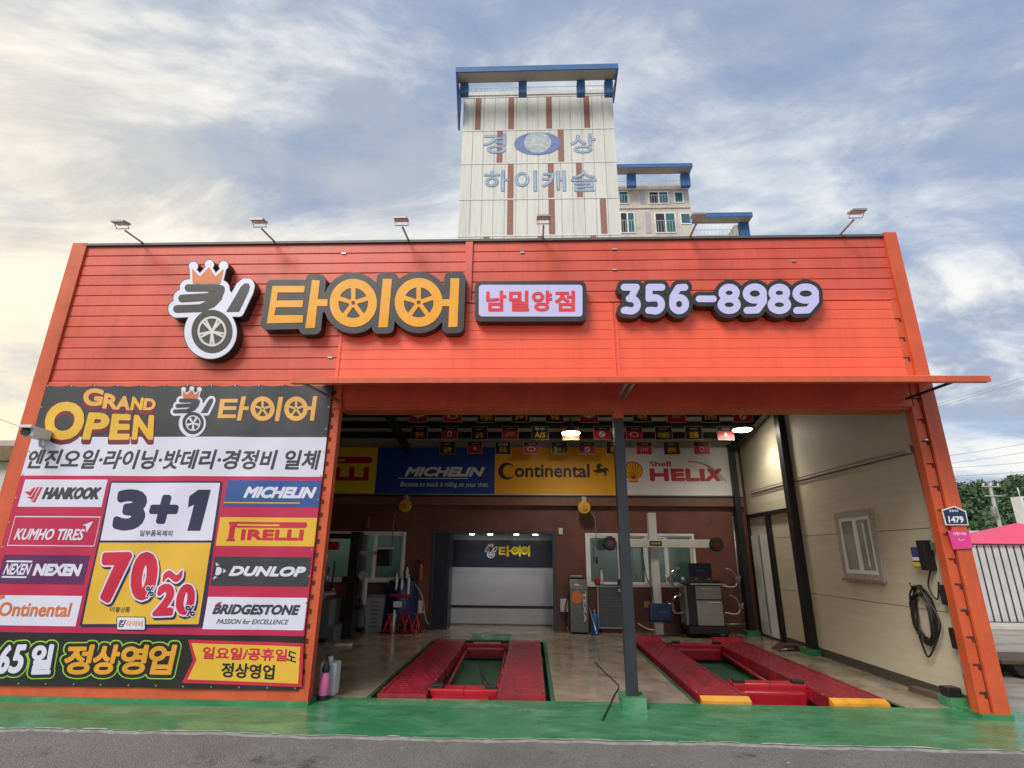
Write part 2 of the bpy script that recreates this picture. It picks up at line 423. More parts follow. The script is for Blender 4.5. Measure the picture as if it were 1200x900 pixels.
# ------------------------------------------------------------------ materials
RED = mat('red_siding_paint', (0.68, 0.104, 0.062), 0.40, streak=0.16, objvar=0.05, var=0.16, scale=1.3, bump=0.04, bscale=25, stain=(0.40, 0.06, 0.045), stain_amt=0.55, stain_scale=0.9)
REDP = mat('red_panel_paint', (0.82, 0.125, 0.062), 0.36, streak=0.12, var=0.1, scale=1.0, bump=0.03, bscale=12)
ORNG = mat('orange_red_trim_paint', (0.62, 0.105, 0.036), 0.42, streak=0.2, var=0.16, scale=2, bump=0.03, bscale=30, stain=(0.5, 0.075, 0.03), stain_amt=0.4, stain_scale=1.5)
SLOT = mat('dark_slot', (0.10, 0.018, 0.012), 0.8)
STEELB = mat('black_steel_paint', (0.012, 0.013, 0.016), 0.45, var=0.3)
POSTM = mat('charcoal_post_paint', (0.026, 0.030, 0.038), 0.4, var=0.25, bump=0.05)
BROWN = mat('brown_back_wall_paint', (0.17, 0.058, 0.04), 0.55, var=0.3, scale=1.5, bump=0.06, bscale=20, stain=(0.06, 0.028, 0.02), stain_amt=0.6)
BEAMM = mat('brown_beam_paint', (0.18, 0.085, 0.05), 0.5, var=0.25)
BEIGE = mat('beige_wall_panel', (0.58, 0.53, 0.405), 0.55, var=0.08, scale=1.2, bump=0.16, bscale=9, stretch=(1, 1, 14), stain=(0.46, 0.41, 0.30), stain_amt=0.35, stain_scale=0.5)
CEIL = mat('pale_ceiling_panel', (0.42, 0.40, 0.35), 0.6, var=0.1)
WHITEF = mat('white_window_frame', (0.80, 0.81, 0.80), 0.4, var=0.08)
STONE = mat('grey_speckled_stone_frame', (0.42, 0.38, 0.36), 0.7, var=0.45, scale=40, bump=0.15)
GREYF = mat('grey_flashing', (0.10, 0.105, 0.11), 0.5)
GREENP = mat('green_floor_paint', (0.045, 0.23, 0.10), 0.24, var=0.26, scale=3.2, bump=0.14, bscale=30, stain=(0.14, 0.33, 0.18), stain_amt=0.8, stain_scale=1.9, stretch=(0.7, 1.6, 1))
GREEND = mat('dark_green_pit_paint', (0.02, 0.10, 0.05), 0.5, var=0.35, scale=3, stain=(0.02, 0.05, 0.03), stain_amt=0.7)
GLASSW = glass('window_pane_glass', (0.62, 0.80, 0.78), 0.10, 0.03)
GLASSF = glass('frosted_pane_glass', (0.50, 0.58, 0.56), 0.10, 0.12, 0.35)
BLACKR = mat('black_rubber', (0.012, 0.012, 0.012), 0.6)
CHROME = mat('bright_metal', (0.6, 0.6, 0.6), 0.25, metal=1.0)
GALV = mat('galvanised_metal', (0.42, 0.43, 0.44), 0.42, metal=0.8, var=0.2)
WHITE = mat('white_paint', (0.78, 0.78, 0.77), 0.4, var=0.06)
NAVY = mat('navy_panel', (0.012, 0.014, 0.028), 0.35)

def asphalt():
    m = bpy.data.materials.new('asphalt'); m.use_nodes = True; nt = m.node_tree; N = nt.nodes; L = nt.links; b = N['Principled BSDF']
    geo = N.new('ShaderNodeNewGeometry')
    def noise(s, d=4, r=0.6):
        t = N.new('ShaderNodeTexNoise'); t.inputs['Scale'].default_value = s; t.inputs['Detail'].default_value = d; t.inputs['Roughness'].default_value = r; L.new(geo.outputs['Position'], t.inputs['Vector']); return t.outputs['Fac']
    def rng(v, a, b_, c, d):
        r = N.new('ShaderNodeMapRange'); L.new(v, r.inputs[0]); r.inputs[1].default_value = a; r.inputs[2].default_value = b_; r.inputs[3].default_value = c; r.inputs[4].default_value = d; return r.outputs[0]
    vo = N.new('ShaderNodeTexVoronoi'); vo.inputs['Scale'].default_value = 85; L.new(geo.outputs['Position'], vo.inputs['Vector'])
    grain = rng(noise(120, 3), 0.3, 0.7, 0.55, 1.5); slow = rng(noise(0.9, 6), 0.3, 0.7, 0.8, 1.2)
    dark = rng(noise(1.5, 9, 0.72), 0.57, 0.66, 1.0, 0.42)
    def mul(a, b_):
        x = N.new('ShaderNodeMath'); x.operation = 'MULTIPLY'; L.new(a, x.inputs[0]); L.new(b_, x.inputs[1]); return x.outputs[0]
    k = mul(mul(grain, slow), dark); k = mul(k, rng(vo.outputs['Distance'], 0.0, 0.6, 1.25, 0.7))
    cc = N.new('ShaderNodeMix'); cc.data_type = 'RGBA'; cc.blend_type = 'MULTIPLY'; cc.inputs[0].default_value = 1; cc.inputs[6].default_value = (0.19, 0.187, 0.183, 1); L.new(k, cc.inputs[7])
    L.new(cc.outputs[2], b.inputs['Base Color']); b.inputs['Roughness'].default_value = 0.85
    bp = N.new('ShaderNodeBump'); bp.inputs['Strength'].default_value = 0.6; bp.inputs['Distance'].default_value = 0.01; L.new(vo.outputs['Distance'], bp.inputs['Height']); L.new(bp.outputs[0], b.inputs['Normal'])
    return m
ASPH = asphalt()
CONC = mat('stained_workshop_concrete', (0.36, 0.295, 0.215), 0.16, var=0.36, scale=1.6, bump=0.10, bscale=14, stain=(0.085, 0.07, 0.052), stain_amt=0.7, stain_scale=1.7, spec=0.5)
YARD = mat('pale_dusty_yard_concrete', (0.36, 0.32, 0.27), 0.85, var=0.3, scale=1.6, bump=0.4, bscale=18, stain=(0.17, 0.135, 0.105), stain_amt=0.75, stain_scale=0.9, stretch=(0.45, 1.5, 1))
DIRT = mat('dirt_ground', (0.24, 0.21, 0.17), 0.9, var=0.3, scale=0.3)
WORN = mat('worn_white_line_paint', (0.46, 0.48, 0.44), 0.7, var=0.35, scale=6, stain=(0.25, 0.27, 0.25), stain_amt=0.8, stain_scale=4)

# ------------------------------------------------------------------ ground, road, apron, floor
XL, XR, ZT = -6.65, 5.02, 5.82
OX0, OX1, OZ = -2.46, 4.73, 3.39
YB = 6.10
def sheet(name, m, x0, x1, y0, y1, z):
    return tag(MB().quad((x0, y0, z), (x1, y0, z), (x1, y1, z), (x0, y1, z)).build(name, m), kind='structure')
sheet('ground', DIRT, -700, 700, -500, 900, -0.40)
sheet('road', ASPH, -300, 300, -16, -0.90, -0.022)
sheet('yard', YARD, 5.0, 300, -0.9, 90, -0.045)
sheet('side_lot', YARD, -300, -6.6, -0.9, 90, -0.045)
AP0 = -1.02
def edge_y(x): return AP0 + 0.02 * math.sin(x * 1.3) + 0.014 * math.sin(x * 4.1 + 1) + 0.01 * math.sin(x * 11.0 + 2)
mb = MB(); xs = [-9 + i * 0.06 for i in range(int(14.42 / 0.06))]
top = [(x, edge_y(x), 0.0) for x in xs]
for i in range(len(xs) - 1):
    a, b = top[i], top[i + 1]
    mb.quad(a, b, (b[0], 0.315, 0), (a[0], 0.315, 0))
x1 = xs[-1]; mb.quad((x1, AP0, 0), (x1 + 0.05, AP0, -0.05), (x1 + 0.05, 0.3, -0.05), (x1, 0.3, 0))
tag(mb.build('apron', GREENP), kind='structure')
mb = MB()
r2 = random.Random(3)
ws = [0.004 + 0.022 * r2.random() ** 3 for _ in xs]; ds = [0.008 + 0.022 * r2.random() for _ in xs]
me_ = MB(); on = True
for i in range(len(xs) - 1):
    a, b = top[i], top[i + 1]
    if r2.random() < 0.22: on = not on
    if on or r2.random() < 0.25: mb.quad((a[0], a[1] - ds[i] * 0.5, 0.003), (b[0], b[1] - ds[i + 1] * 0.5, 0.003), (b[0], b[1] + ws[i + 1], 0.003), (a[0], a[1] + ws[i], 0.003))
    me_.quad((a[0], a[1] - ds[i] * 1.6, -0.03), (b[0], b[1] - ds[i + 1] * 1.6, -0.03), (b[0], b[1] + 0.002, -0.001), (a[0], a[1] + 0.002, -0.001))
tag(mb.build('edge_line', WORN), kind='structure')
tag(me_.build('apron_edge', mat('raw_concrete_edge', (0.24, 0.24, 0.225), 0.85, var=0.35, scale=7)), kind='structure')
# workshop floor with two lift pits
PITS = [(-1.86, 0.215, 0.315, 4.56), (1.88, 4.11, 0.315, 4.72)]
FB = 6.25
def floor_with_holes():
    mb = MB(); xb = sorted({-6.5, 4.9} | {p[0] for p in PITS} | {p[1] for p in PITS}); yb = sorted({0.315, FB} | {p[3] for p in PITS})
    for i in range(len(xb) - 1):
        for j in range(len(yb) - 1):
            cx, cy = (xb[i] + xb[i + 1]) / 2, (yb[j] + yb[j + 1]) / 2
            if any(p[0] < cx < p[1] and p[2] < cy < p[3] for p in PITS): continue
            mb.quad((xb[i], yb[j], 0), (xb[i + 1], yb[j], 0), (xb[i + 1], yb[j + 1], 0), (xb[i], yb[j + 1], 0))
    return mb.build('floor', CONC)
tag(floor_with_holes(), kind='structure')
PZ = -0.20
for p in PITS:
    mb = MB(); x0, x1, y0, y1 = p
    mb.quad((x0, y0, PZ), (x1, y0, PZ), (x1, y1, PZ), (x0, y1, PZ))
    for a, b in (((x0, y0), (x0, y1)), ((x1, y0), (x1, y1)), ((x0, y0), (x1, y0)), ((x0, y1), (x1, y1))):
        mb.quad((*a, PZ), (*b, PZ), (*b, -0.002), (*a, -0.002))
    # painted rim
    w = 0.05
    mb.box(x0 - w, x0, y0, y1 + w, -0.02, 0.005); mb.box(x1, x1 + w, y0, y1 + w, -0.02, 0.005); mb.box(x0, x1, y1, y1 + w, -0.02, 0.005)
    tag(mb.build('lift_pit', GREEND), kind='structure')

# ------------------------------------------------------------------ the shop building
shop = thing('tyre_shop', 'orange red metal clad tyre shop with wide open workshop bay', 'building', (-0.8, 3.0, 0))
fw = MB().box(XL + 0.02, XR - 0.02, 0.03, 0.22, OZ, ZT - 0.02).build('facade_wall', RED, shop)
# siding planks, upper facade, one by one
PZ0, NPL = 3.745, 13
pitch = (ZT - 0.015 - PZ0) / NPL
def plank(x0, x1, z0, z1, y=0.0):
    """a clad board with a rounded lower lip and a recessed joint"""
    g = 0.008
    prof = [(0.028, z0), (0.028, z0 + g), (y + 0.004, z0 + g), (y, z0 + g + 0.008), (y, z1 - 0.01), (y + 0.006, z1), (0.028, z1)]
    mb = MB(); n = len(prof)
    mb.add([(x0, p[0], p[1]) for p in prof] + [(x1, p[0], p[1]) for p in prof], [(i, i + 1, i + 1 + n, i + n) for i in range(n - 1)] + [tuple(range(n))[::-1], tuple(range(n, 2 * n))])
    return mb
PANEL_T = at(860, 353, 0).z
PX0, PX1 = at(399, 420, 0).x, at(1058, 420, 0).x
for i in range(NPL):
    z0 = PZ0 + i * pitch; z1 = z0 + pitch; full = z0 > PANEL_T - 0.03
    xe = XR - 0.17 if full else PX0 - 0.01
    if full:
        xm = at(549, 320, 0).x
        plank(XL + 0.19, xm, z0, z1).build('siding_plank', RED, fw); plank(xm + 0.001, xe, z0, z1).build('siding_plank', RED, fw)
    else: plank(XL + 0.19, xe, z0, z1).build('siding_plank', RED, fw)
# smooth ribbed cladding panels above the bay
def ribbed(x0, x1, z0, z1, y, n=8):
    prof = []; h = (z1 - z0) / n
    for i in range(n):
        z = z0 + i * h; prof += [(y, z), (y, z + h * 0.86), (y + 0.005, z + h * 0.9), (y + 0.005, z + h * 0.96)]
    prof.append((y, z1)); k = len(prof); mb = MB()
    mb.add([(x0, p[0], p[1]) for p in prof] + [(x1, p[0], p[1]) for p in prof], [(i, i + 1, i + 1 + k, i + k) for i in range(k - 1)])
    mb.box(x0, x1, y + 0.008, 0.029, z0, z1); return mb
xj = at(722, 415, 0).x
zc = 3.775
ribbed(PX0, xj - 0.045, zc, PANEL_T, -0.012).build('cladding_panel', REDP, fw)
ribbed(xj + 0.045, PX1, zc, PANEL_T, -0.012).build('cladding_panel', REDP, fw)
box('joint_cover', REDP, fw, xj - 0.045, xj - 0.012, -0.02, 0.02, zc, PANEL_T - 0.02); box('joint_cover', REDP, fw, xj + 0.012, xj + 0.045, -0.02, 0.02, zc, PANEL_T - 0.02); box('joint_cover', RED, fw, xj - 0.012, xj + 0.012, -0.012, 0.02, zc, PANEL_T - 0.02)
xm = at(549, 320, 0).x
box('cover_strip', RED, fw, xm - 0.05, xm + 0.05, -0.028, 0.0, PANEL_T, ZT)
box('edge_trim', REDP, fw, PX0 - 0.04, PX0, -0.022, 0.02, zc, PANEL_T)
box('edge_trim', REDP, fw, PX0 - 0.04, PX1, -0.024, 0.02, PANEL_T, PANEL_T + 0.025)
box('lintel_panel', RED, fw, OX0 - 0.02, OX1 + 0.02, -0.004, 0.029, OZ, zc)
box('lintel_panel', ORNG, fw, OX0 - 0.02, OX1 + 0.0, 0.03, 0.30, OZ - 0.03, OZ)
box('top_flashing', GREYF, shop, XL + 0.15, XR - 0.15, -0.035, 0.26, ZT - 0.015, ZT + 0.02)
# little screw clips on the planks
for px, py in ((612, 297), (403, 298), (387, 420), (720, 293), (720, 317), (930, 307)):
    p = at(px, py, 0); box('clip', GALV, fw, p.x - 0.03, p.x + 0.03, -0.016, 0.002, p.z, p.z + 0.02)
# corner trims
lc = MB().box(XL, XL + 0.21, -0.035, 0.30, 0.0, ZT + 0.03).build('corner_trim', ORNG, shop)
rc = MB().box(XR - 0.17, XR, -0.045, 0.30, 0.0, ZT + 0.04).build('corner_trim', ORNG, shop)
ri = MB().box(OX1, XR - 0.17, -0.006, 0.11, 0.02, OZ + 0.0).box(OX1 + 0.03, XR - 0.17, -0.010, 0.028, OZ, PANEL_T).build('inner_jamb_trim', ORNG, shop)
nclip = 17
for i in range(nclip):
    z = 0.22 + i * 0.272
    if 3.5 < z < 3.8 or z > PANEL_T: continue
    x = XR - 0.17
    box('clip_slot', SLOT, ri, x - 0.085, x - 0.012, -0.016, -0.0, z, z + 0.014); box('clip_slot', SLOT, ri, x - 0.035, x - 0.012, -0.017, -0.0, z - 0.04, z - 0.0005)
    if i in (0, 3, 6, 10): box('rivet', CHROME, ri, x - 0.06, x - 0.02, -0.022, -0.0, z + 0.018, z + 0.034)
box('gap_slot', SLOT, ri, XR - 0.178, XR - 0.1705, -0.012, 0.0, 0.05, OZ)
box('kick_base', GREENP, rc, XR - 0.31, XR + 0.01, -0.06, 0.31, -0.03, 0.035)
# banner wall left of the bay
bw = MB().box(XL + 0.05, OX0 - 0.11, 0.0, 0.2, 0.05, OZ - 0.0).box(XL + 0.2, OX0 - 0.11, -0.012, 0.1, OZ, PZ0).build('front_wall', ORNG, shop)
for i in range(21):
    z0 = 0.16 + i * 0.17
    if z0 + 0.17 > 3.74: break
    plank(XL + 0.21, OX0 - 0.11, z0, z0 + 0.17, -0.022).build('siding_plank', RED, bw)
box('base_trim', ORNG, bw, XL + 0.21, OX0 - 0.0, -0.04, 0.10, 0.035, 0.155)
box('base_kerb', GREENP, shop, XL, OX0 + 0.02, -0.07, 0.20, -0.02, 0.034)
lj = MB().box(OX0 - 0.11, OX0, -0.03, 0.08, 0.156, zc - 0.01).build('jamb_trim', ORNG, shop)
for i in range(22):
    z = 0.3 + i * 0.155; box('clip_slot', SLOT, lj, OX0 - 0.10, OX0 - 0.07, -0.036, -0.02, z, z + 0.05)
p = at(394, 472, -0.03); box('corner_patch', ORNG, lj, OX0 - 0.13, OX0 + 0.02, -0.042, -0.02, 3.36, 3.46)
# canopy: a sheet that falls forward, a front lip and struts
CY = -0.86
cx0, cx1 = at(341, 446, CY).x, at(1160, 446, CY).x
zf1 = at(750, 442.5, CY).z; zf0 = at(750, 448.5, CY).z
mb = MB()
mb.add([(cx0, 0.0, 3.80), (cx1, 0.0, 3.80), (cx1, CY, zf1), (cx0, CY, zf1), (cx0, 0.0, 3.785), (cx1, 0.0, 3.785), (cx1, CY, zf1 - 0.015), (cx0, CY, zf1 - 0.015)],
       [(0, 1, 2, 3), (7, 6, 5, 4), (0, 3, 7, 4), (1, 5, 6, 2), (0, 4, 5, 1)])
cn = mb.build('canopy', REDP, shop)
MB().box(cx0, cx1, CY - 0.02, CY - 0.001, zf0, zf1 + 0.004).build('front_lip', ORNG, cn)
MB().box(cx0 + 0.01, cx1 - 0.01, CY + 0.001, CY + 0.05, zf0 + 0.002, zf0 + 0.03).build('lip_return', ORNG, cn)
for xs_ in (OX0 - 0.06, xj - 0.03, xj + 0.05, OX1 - 0.06):
    MB().tube([(xs_, -0.03, 3.48), (xs_ + (0.0 if xs_ > -2 else -0.12), CY + 0.04, zf0 + 0.02)], 0.017, 6).build('canopy_strut', GALV if xs_ < 4 else STEELB, cn)
for k in range(8):
    x = cx0 + 0.4 + k * 1.0; mb = MB()
    mb.prism([(x - 0.02, -0.005, 3.752), (x + 0.02, -0.005, 3.752), (x + 0.02, CY + 0.05, zf1 - 0.047), (x - 0.02, CY + 0.05, zf1 - 0.047)], (0, 0, 0.028)); mb.build('canopy_rib', ORNG, cn)

# steel post with painted footing
pp = MB().box(xj - 0.062, xj + 0.062, 0.08, 0.20, 0.10, 3.26).build('support_post', POSTM, shop)
box('painted_collar', ORNG, pp, xj - 0.066, xj + 0.066, 0.076, 0.204, 3.26, OZ - 0.03)
box('footing', GREENP, pp, xj - 0.13, xj + 0.13, 0.0, 0.30, -0.01, 0.115)
# ---- inside: ceiling, purlins, rafters, walls
def cz(y): return 5.36 - 0.2 * y
mb = MB(); mb.prism([(XL + 0.1, 0.22, cz(0.22)), (XR - 0.1, 0.22, cz(0.22)), (XR - 0.1, 6.3, cz(6.3)), (XL + 0.1, 6.3, cz(6.3))], (0, 0, 0.06)); ce = mb.build('ceiling', CEIL, shop)
mb = MB(); mb.prism([(XL + 0.05, 0.2, 5.74), (XR - 0.05, 0.2, 5.74), (XR - 0.05, 9.2, 4.2), (XL + 0.05, 9.2, 4.2)], (0, 0, 0.06)); mb.build('roof', GREYF, shop)
for y in (0.9, 1.65, 2.4, 3.1, 3.75, 4.36, 4.92, 5.48):
    box('purlin', STEELB, ce, -6.5, 4.88, y - 0.05, y + 0.05, cz(y) - 0.14, cz(y) - 0.005)
for x in (-2.95, 4.66):
    mb = MB(); mb.prism([(x - 0.06, 0.25, cz(0.25) - 0.30), (x + 0.06, 0.25, cz(0.25) - 0.30), (x + 0.06, 6.0, cz(6.0) - 0.30), (x - 0.06, 6.0, cz(6.0) - 0.30)], (0, 0, 0.155)); mb.build('rafter', STEELB, ce)
# back wall with two windows and a doorway
W1 = (-5.30, -2.88, 0.96, 2.06); W2 = (1.22, 3.66, 0.92, 2.06); DR = (-2.20, 0.52, 0.0, 2.04)
def wall_holes(x0, x1, z0, z1, holes, y0, y1):
    xb = sorted({x0, x1} | {h[0] for h in holes} | {h[1] for h in holes}); zb = sorted({z0, z1} | {h[2] for h in holes} | {h[3] for h in holes}); mb = MB()
    for i in range(len(xb) - 1):
        run = None
        for j in range(len(zb) - 1):
            cx, c2 = (xb[i] + xb[i + 1]) / 2, (zb[j] + zb[j + 1]) / 2
            solid = not any(h[0] < cx < h[1] and h[2] < c2 < h[3] for h in holes)
            if solid: run = (run[0] if run else zb[j], zb[j + 1])
            if (not solid or j == len(zb) - 2) and run: mb.box(xb[i], xb[i + 1], y0, y1, *run); run = None
    return mb
wb = wall_holes(-6.5, 4.95, 0.0, 4.30, [W1, W2, DR], YB, YB + 0.15).build('back_wall', BROWN, shop)
box('wall_beam', BEAMM, wb, -6.45, 4.80, YB - 0.14, YB - 0.002, 2.66, 2.84)
box('sign_rail', STEELB, wb, -6.45, 4.80, YB - 0.13, YB - 0.002, 2.843, 2.885)
box('upper_wall_panel', CEIL, wb, -6.45, 4.86, YB - 0.02, YB - 0.002, 2.89, 4.14)
def window(name, W, y, parent, cuts, m=WHITEF, pane=GLASSF, wd=0.055):
    x0, x1, z0, z1 = W
    wf = MB().box(x0, x1, y - 0.05, y + 0.05, z0, z0 + wd).box(x0, x1, y - 0.05, y + 0.05, z1 - wd, z1).box(x0, x0 + wd, y - 0.05, y + 0.05, z0 + wd, z1 - wd).box(x1 - wd, x1, y - 0.05, y + 0.05, z0 + wd, z1 - wd).build(name, m, parent)
    for i in range(len(cuts) - 1):
        a, b = cuts[i], cuts[i + 1]; yy = y - 0.02 + 0.03 * (i % 2); s = 0.045
        mb = MB().box(a, b, yy - 0.014, yy + 0.014, z0 + wd, z0 + wd + s).box(a, b, yy - 0.014, yy + 0.014, z1 - wd - s, z1 - wd).box(a, a + s, yy - 0.014, yy + 0.014, z0 + wd + s, z1 - wd - s).box(b - s, b, yy - 0.014, yy + 0.014, z0 + wd + s, z1 - wd - s)
        mb.build('sash', m, wf)
        MB().box(a + s, b - s, yy - 0.004, yy + 0.004, z0 + wd + s, z1 - wd - s).build('pane', pane, wf)
    return wf
window('window', W1, YB + 0.02, wb, [W1[0] + 0.055, -4.72, -4.12, -3.58, W1[1] - 0.055])
window('window', W2, YB + 0.02, wb, [W2[0] + 0.055, 1.98, 2.56, 3.02, W2[1] - 0.055])
# the office behind the windows
OFF = mat('office_wall_paint', (0.55, 0.58, 0.55), 0.7)
for (x0, x1) in ((-6.4, -2.45), (0.8, 4.9)):
    mb = MB(); mb.quad((x0, 8.6, 0), (x1, 8.6, 0), (x1, 8.6, 2.6), (x0, 8.6, 2.6)); mb.quad((x0, 6.26, 2.6), (x1, 6.26, 2.6), (x1, 8.6, 2.6), (x0, 8.6, 2.6)); mb.quad((x0, 6.26, 0.01), (x1, 6.26, 0.01), (x1, 8.6, 0.01), (x0, 8.6, 0.01))
    mb.quad((x0, 6.26, 0), (x0, 8.6, 0), (x0, 8.6, 2.6), (x0, 6.26, 2.6)); mb.quad((x1, 6.26, 0), (x1, 8.6, 0), (x1, 8.6, 2.6), (x1, 6.26, 2.6))
    of = mb.build('office_room', OFF, shop)
    xc = (x0 + x1) / 2
    box('tube_light', glow('office_tube_glow', (0.85, 1.0, 0.93), 6.0), of, xc - 0.6, xc + 0.6, 7.2, 7.32, 2.5, 2.55)
    box('shelf', BEAMM, of, xc - 0.9, xc - 0.2, 8.2, 8.5, 0.02, 1.5); box('cabinet', GREYF, of, xc + 0.3, xc + 1.2, 8.1, 8.5, 0.02, 1.25)
# doorway recess with header, downlights and roller panels
dr = MB()
d0, d1, dz = DR[0], DR[1], DR[3]; YR = 7.05
dr.quad((d0, YB, dz), (d1, YB, dz), (d1, YR, dz), (d0, YR, dz)); dr.quad((d0, YB, 0), (d0, YR, 0), (d0, YR, dz), (d0, YB, dz)); dr.quad((d1, YB, 0), (d1, YR, 0), (d1, YR, dz), (d1, YB, dz)); dr.quad((d0, YR, 0), (d1, YR, 0), (d1, YR, dz), (d0, YR, dz))
door = dr.build('doorway', mat('recess_grey_paint', (0.30, 0.31, 0.34), 0.5), shop)
sheet('doorway_floor', CONC, d0, d1, 6.25, YR, 0.0)
a = at(533, 664, YR - 0.05); b = at(649, 712, YR - 0.05)
PGREY = mat('pale_grey_wall_panel', (0.46, 0.47, 0.50), 0.45, var=0.06)
dl = at(530, 680, YR).x
hd = box('header_panel', NAVY, door, dl, d1 - 0.01, YR - 0.05, YR - 0.003, a.z, dz - 0.13)
box('wall_panel', PGREY, door, dl, d1 - 0.01, YR - 0.04, YR - 0.003, b.z + 0.03, a.z - 0.003)
box('wall_panel', PGREY, door, dl, d1 - 0.01, YR - 0.04, YR - 0.003, 0.03, b.z - 0.03)
box('panel_strip', NAVY, door, dl, d1 - 0.01, YR - 0.045, YR - 0.003, b.z - 0.027, b.z + 0.027)
box('folded_door_leaf', NAVY, door, d0 + 0.01, d0 + 0.30, YB - 0.03, YB + 0.03, 0.02, dz - 0.02)
box('folded_door_leaf', NAVY, door, d0 + 0.31, d0 + 0.35, YB - 0.02, YB + 0.5, 0.02, dz - 0.02)
FRAMEG = mat('grey_door_frame', (0.05, 0.055, 0.07), 0.4)
box('door_frame', FRAMEG, door, d1 - 0.05, d1 + 0.04, YB - 0.03, YB + 0.03, 0.01, dz); box('door_frame', FRAMEG, door, d0 - 0.04, d1 + 0.04, YB - 0.03, YB + 0.03, dz + 0.002, dz + 0.06); box('door_frame', FRAMEG, door, d0 - 0.04, d0 + 0.008, YB - 0.032, YB + 0.03, 0.01, dz)
for px in (553, 574.5, 605, 627.5):
    p = at(px, 626.5, 6.55); MB().lathe((p.x, 6.55, dz - 0.02), [(0.055, 0.0), (0.06, 0.012)], 14).build('downlight', glow('downlight_glow', (1, 0.97, 0.9), 14.0), door)
    ld = bpy.data.lights.new('downlight_lamp', 'SPOT'); ld.energy = 4; ld.spot_size = math.radians(110); ld.shadow_soft_size = 0.05; lo = bpy.data.objects.new('downlight_lamp', ld); COL.objects.link(lo); lo.location = (p.x, 6.55, dz - 0.04)
# right inner wall
XW = 4.88
rw = MB().box(XW + 0.04, XR - 0.03, 0.115, YB + 0.1, 0.0, 5.3).build('side_wall', BEIGE, shop)
zj = [0.12, onx(950, 695, XW).z, onx(932, 629, XW).z, 5.25]
RWIN = (1.49, 2.30, 1.36, 2.17)   # y0,y1,z0,z1
SD = (4.86, 5.40, 0.06, 2.02)
for i in range(len(zj) - 1):
    box('wall_panel', BEIGE, rw, XW, XW + 0.039, 0.117, YB - 0.12, zj[i] + 0.004, zj[i + 1] - 0.004)
box('skirting', mat('dark_skirting', (0.06, 0.055, 0.045), 0.7), rw, XW - 0.012, XW + 0.039, 0.117, YB - 0.12, 0.0, 0.115)
# left inner wall
box('side_wall', BEIGE, shop, XL + 0.05, -6.5, 0.22, YB + 0.1, 0.0, 5.3)
for (y0, y1, tp, xo) in ((3.60, 3.78, cz(3.8) - 0.1, 0.0), (5.84, 6.03, cz(6) - 0.1, 0.17)):
    cxx = MB().box(XW - 0.13 - xo, XW - 0.005 - xo, y0, y1, 0.10, tp).build('steel_column', STEELB, rw); box('footing', GREENP, cxx, XW - 0.22 - xo, XW - 0.015 - xo * 0.6, y0 - 0.08, y1 + 0.08, 0.0, 0.10)
box('frame_rail', STEELB, rw, XW - 0.07, XW - 0.002, 3.79, 5.9, 2.40, 2.47)
box('door_post', STEELB, rw, XW - 0.08, XW - 0.002, 4.80, 4.92, 0.0, 2.395)
box('door_post', STEELB, rw, XW - 0.05, XW - 0.002, 5.90, 5.95, 0.0, 2.395)
sdw = box('side_door', WHITE, rw, XW - 0.03, XW - 0.002, 4.95, 5.88, 0.05, 2.02)
box('door_stile', mat('aluminium_stile', (0.5, 0.5, 0.52), 0.35, metal=0.6), sdw, XW - 0.055, XW - 0.031, 5.36, 5.44, 0.05, 2.02)
# window in the right wall, speckled stone surround, half open sashes
y0, y1, z0, z1 = RWIN; s = 0.09
sw = MB()
for (ya, yb, za, zb) in ((y0 - s, y1 + s, z1, z1 + s), (y0 - s, y1 + s, z0 - s, z0), (y0 - s, y0, z0, z1), (y1, y1 + s, z0, z1)):
    sw.box(XW - 0.035, XW - 0.001, ya, yb, za, zb)
swo = sw.build('window_surround', STONE, rw)
box('window_sill', mat('red_stone_sill', (0.32, 0.2, 0.16), 0.6), swo, XW - 0.06, XW - 0.036, y0 - s - 0.02, y1 + s + 0.02, z0 - s - 0.02, z0 - s + 0.015)
fr = 0.05
mb = MB()
for (ya, yb, za, zb) in ((y0, y1, z1 - fr, z1), (y0, y1, z0, z0 + fr), (y0, y0 + fr, z0 + fr, z1 - fr), (y1 - fr, y1, z0 + fr, z1 - fr), ((y0 + y1) / 2 - 0.04, (y0 + y1) / 2 + 0.04, z0 + fr, z1 - fr)):
    mb.box(XW - 0.028, XW - 0.001, ya, yb, za, zb)
mb.build('window_frame', WHITEF, swo)
for (ya, yb) in ((y0 + fr, (y0 + y1) / 2 - 0.04), ((y0 + y1) / 2 + 0.04, y1 - fr)):
    box('pane', mat('painted_reflection_pane', (0.30, 0.31, 0.315), 0.06, spec=1.0), swo, XW - 0.012, XW - 0.003, ya, yb, z0 + fr, z1 - fr)  # pale grey base colour stands in for sky and frames mirrored in the panes
box('curtain_rod', WHITEF, swo, XW - 0.04, XW - 0.029, y0 + 0.16, y0 + 0.18, z0 + 0.1, z1 - 0.1)
# ------------------------------------------------------------------ illuminated letter signs on the facade
SIGNK = mat('charcoal_sign_casing', (0.022, 0.023, 0.027), 0.42, var=0.1)
SIGNW = mat('pale_white_acrylic', (0.70, 0.72, 0.86), 0.3, var=0.03)
SIGNL = mat('lilac_white_acrylic', (0.52, 0.54, 0.84), 0.28, var=0.03)
SIGNY = mat('amber_acrylic', (0.78, 0.36, 0.012), 0.3, var=0.04)
SIGNR = mat('red_acrylic', (0.70, 0.045, 0.05), 0.3)
SIGNO = mat('orange_acrylic', (0.62, 0.17, 0.035), 0.35)
TYRE = mat('tyre_print_black', (0.03, 0.03, 0.032), 0.5)
RIMG = mat('wheel_print_silver', (0.62, 0.63, 0.62), 0.35)

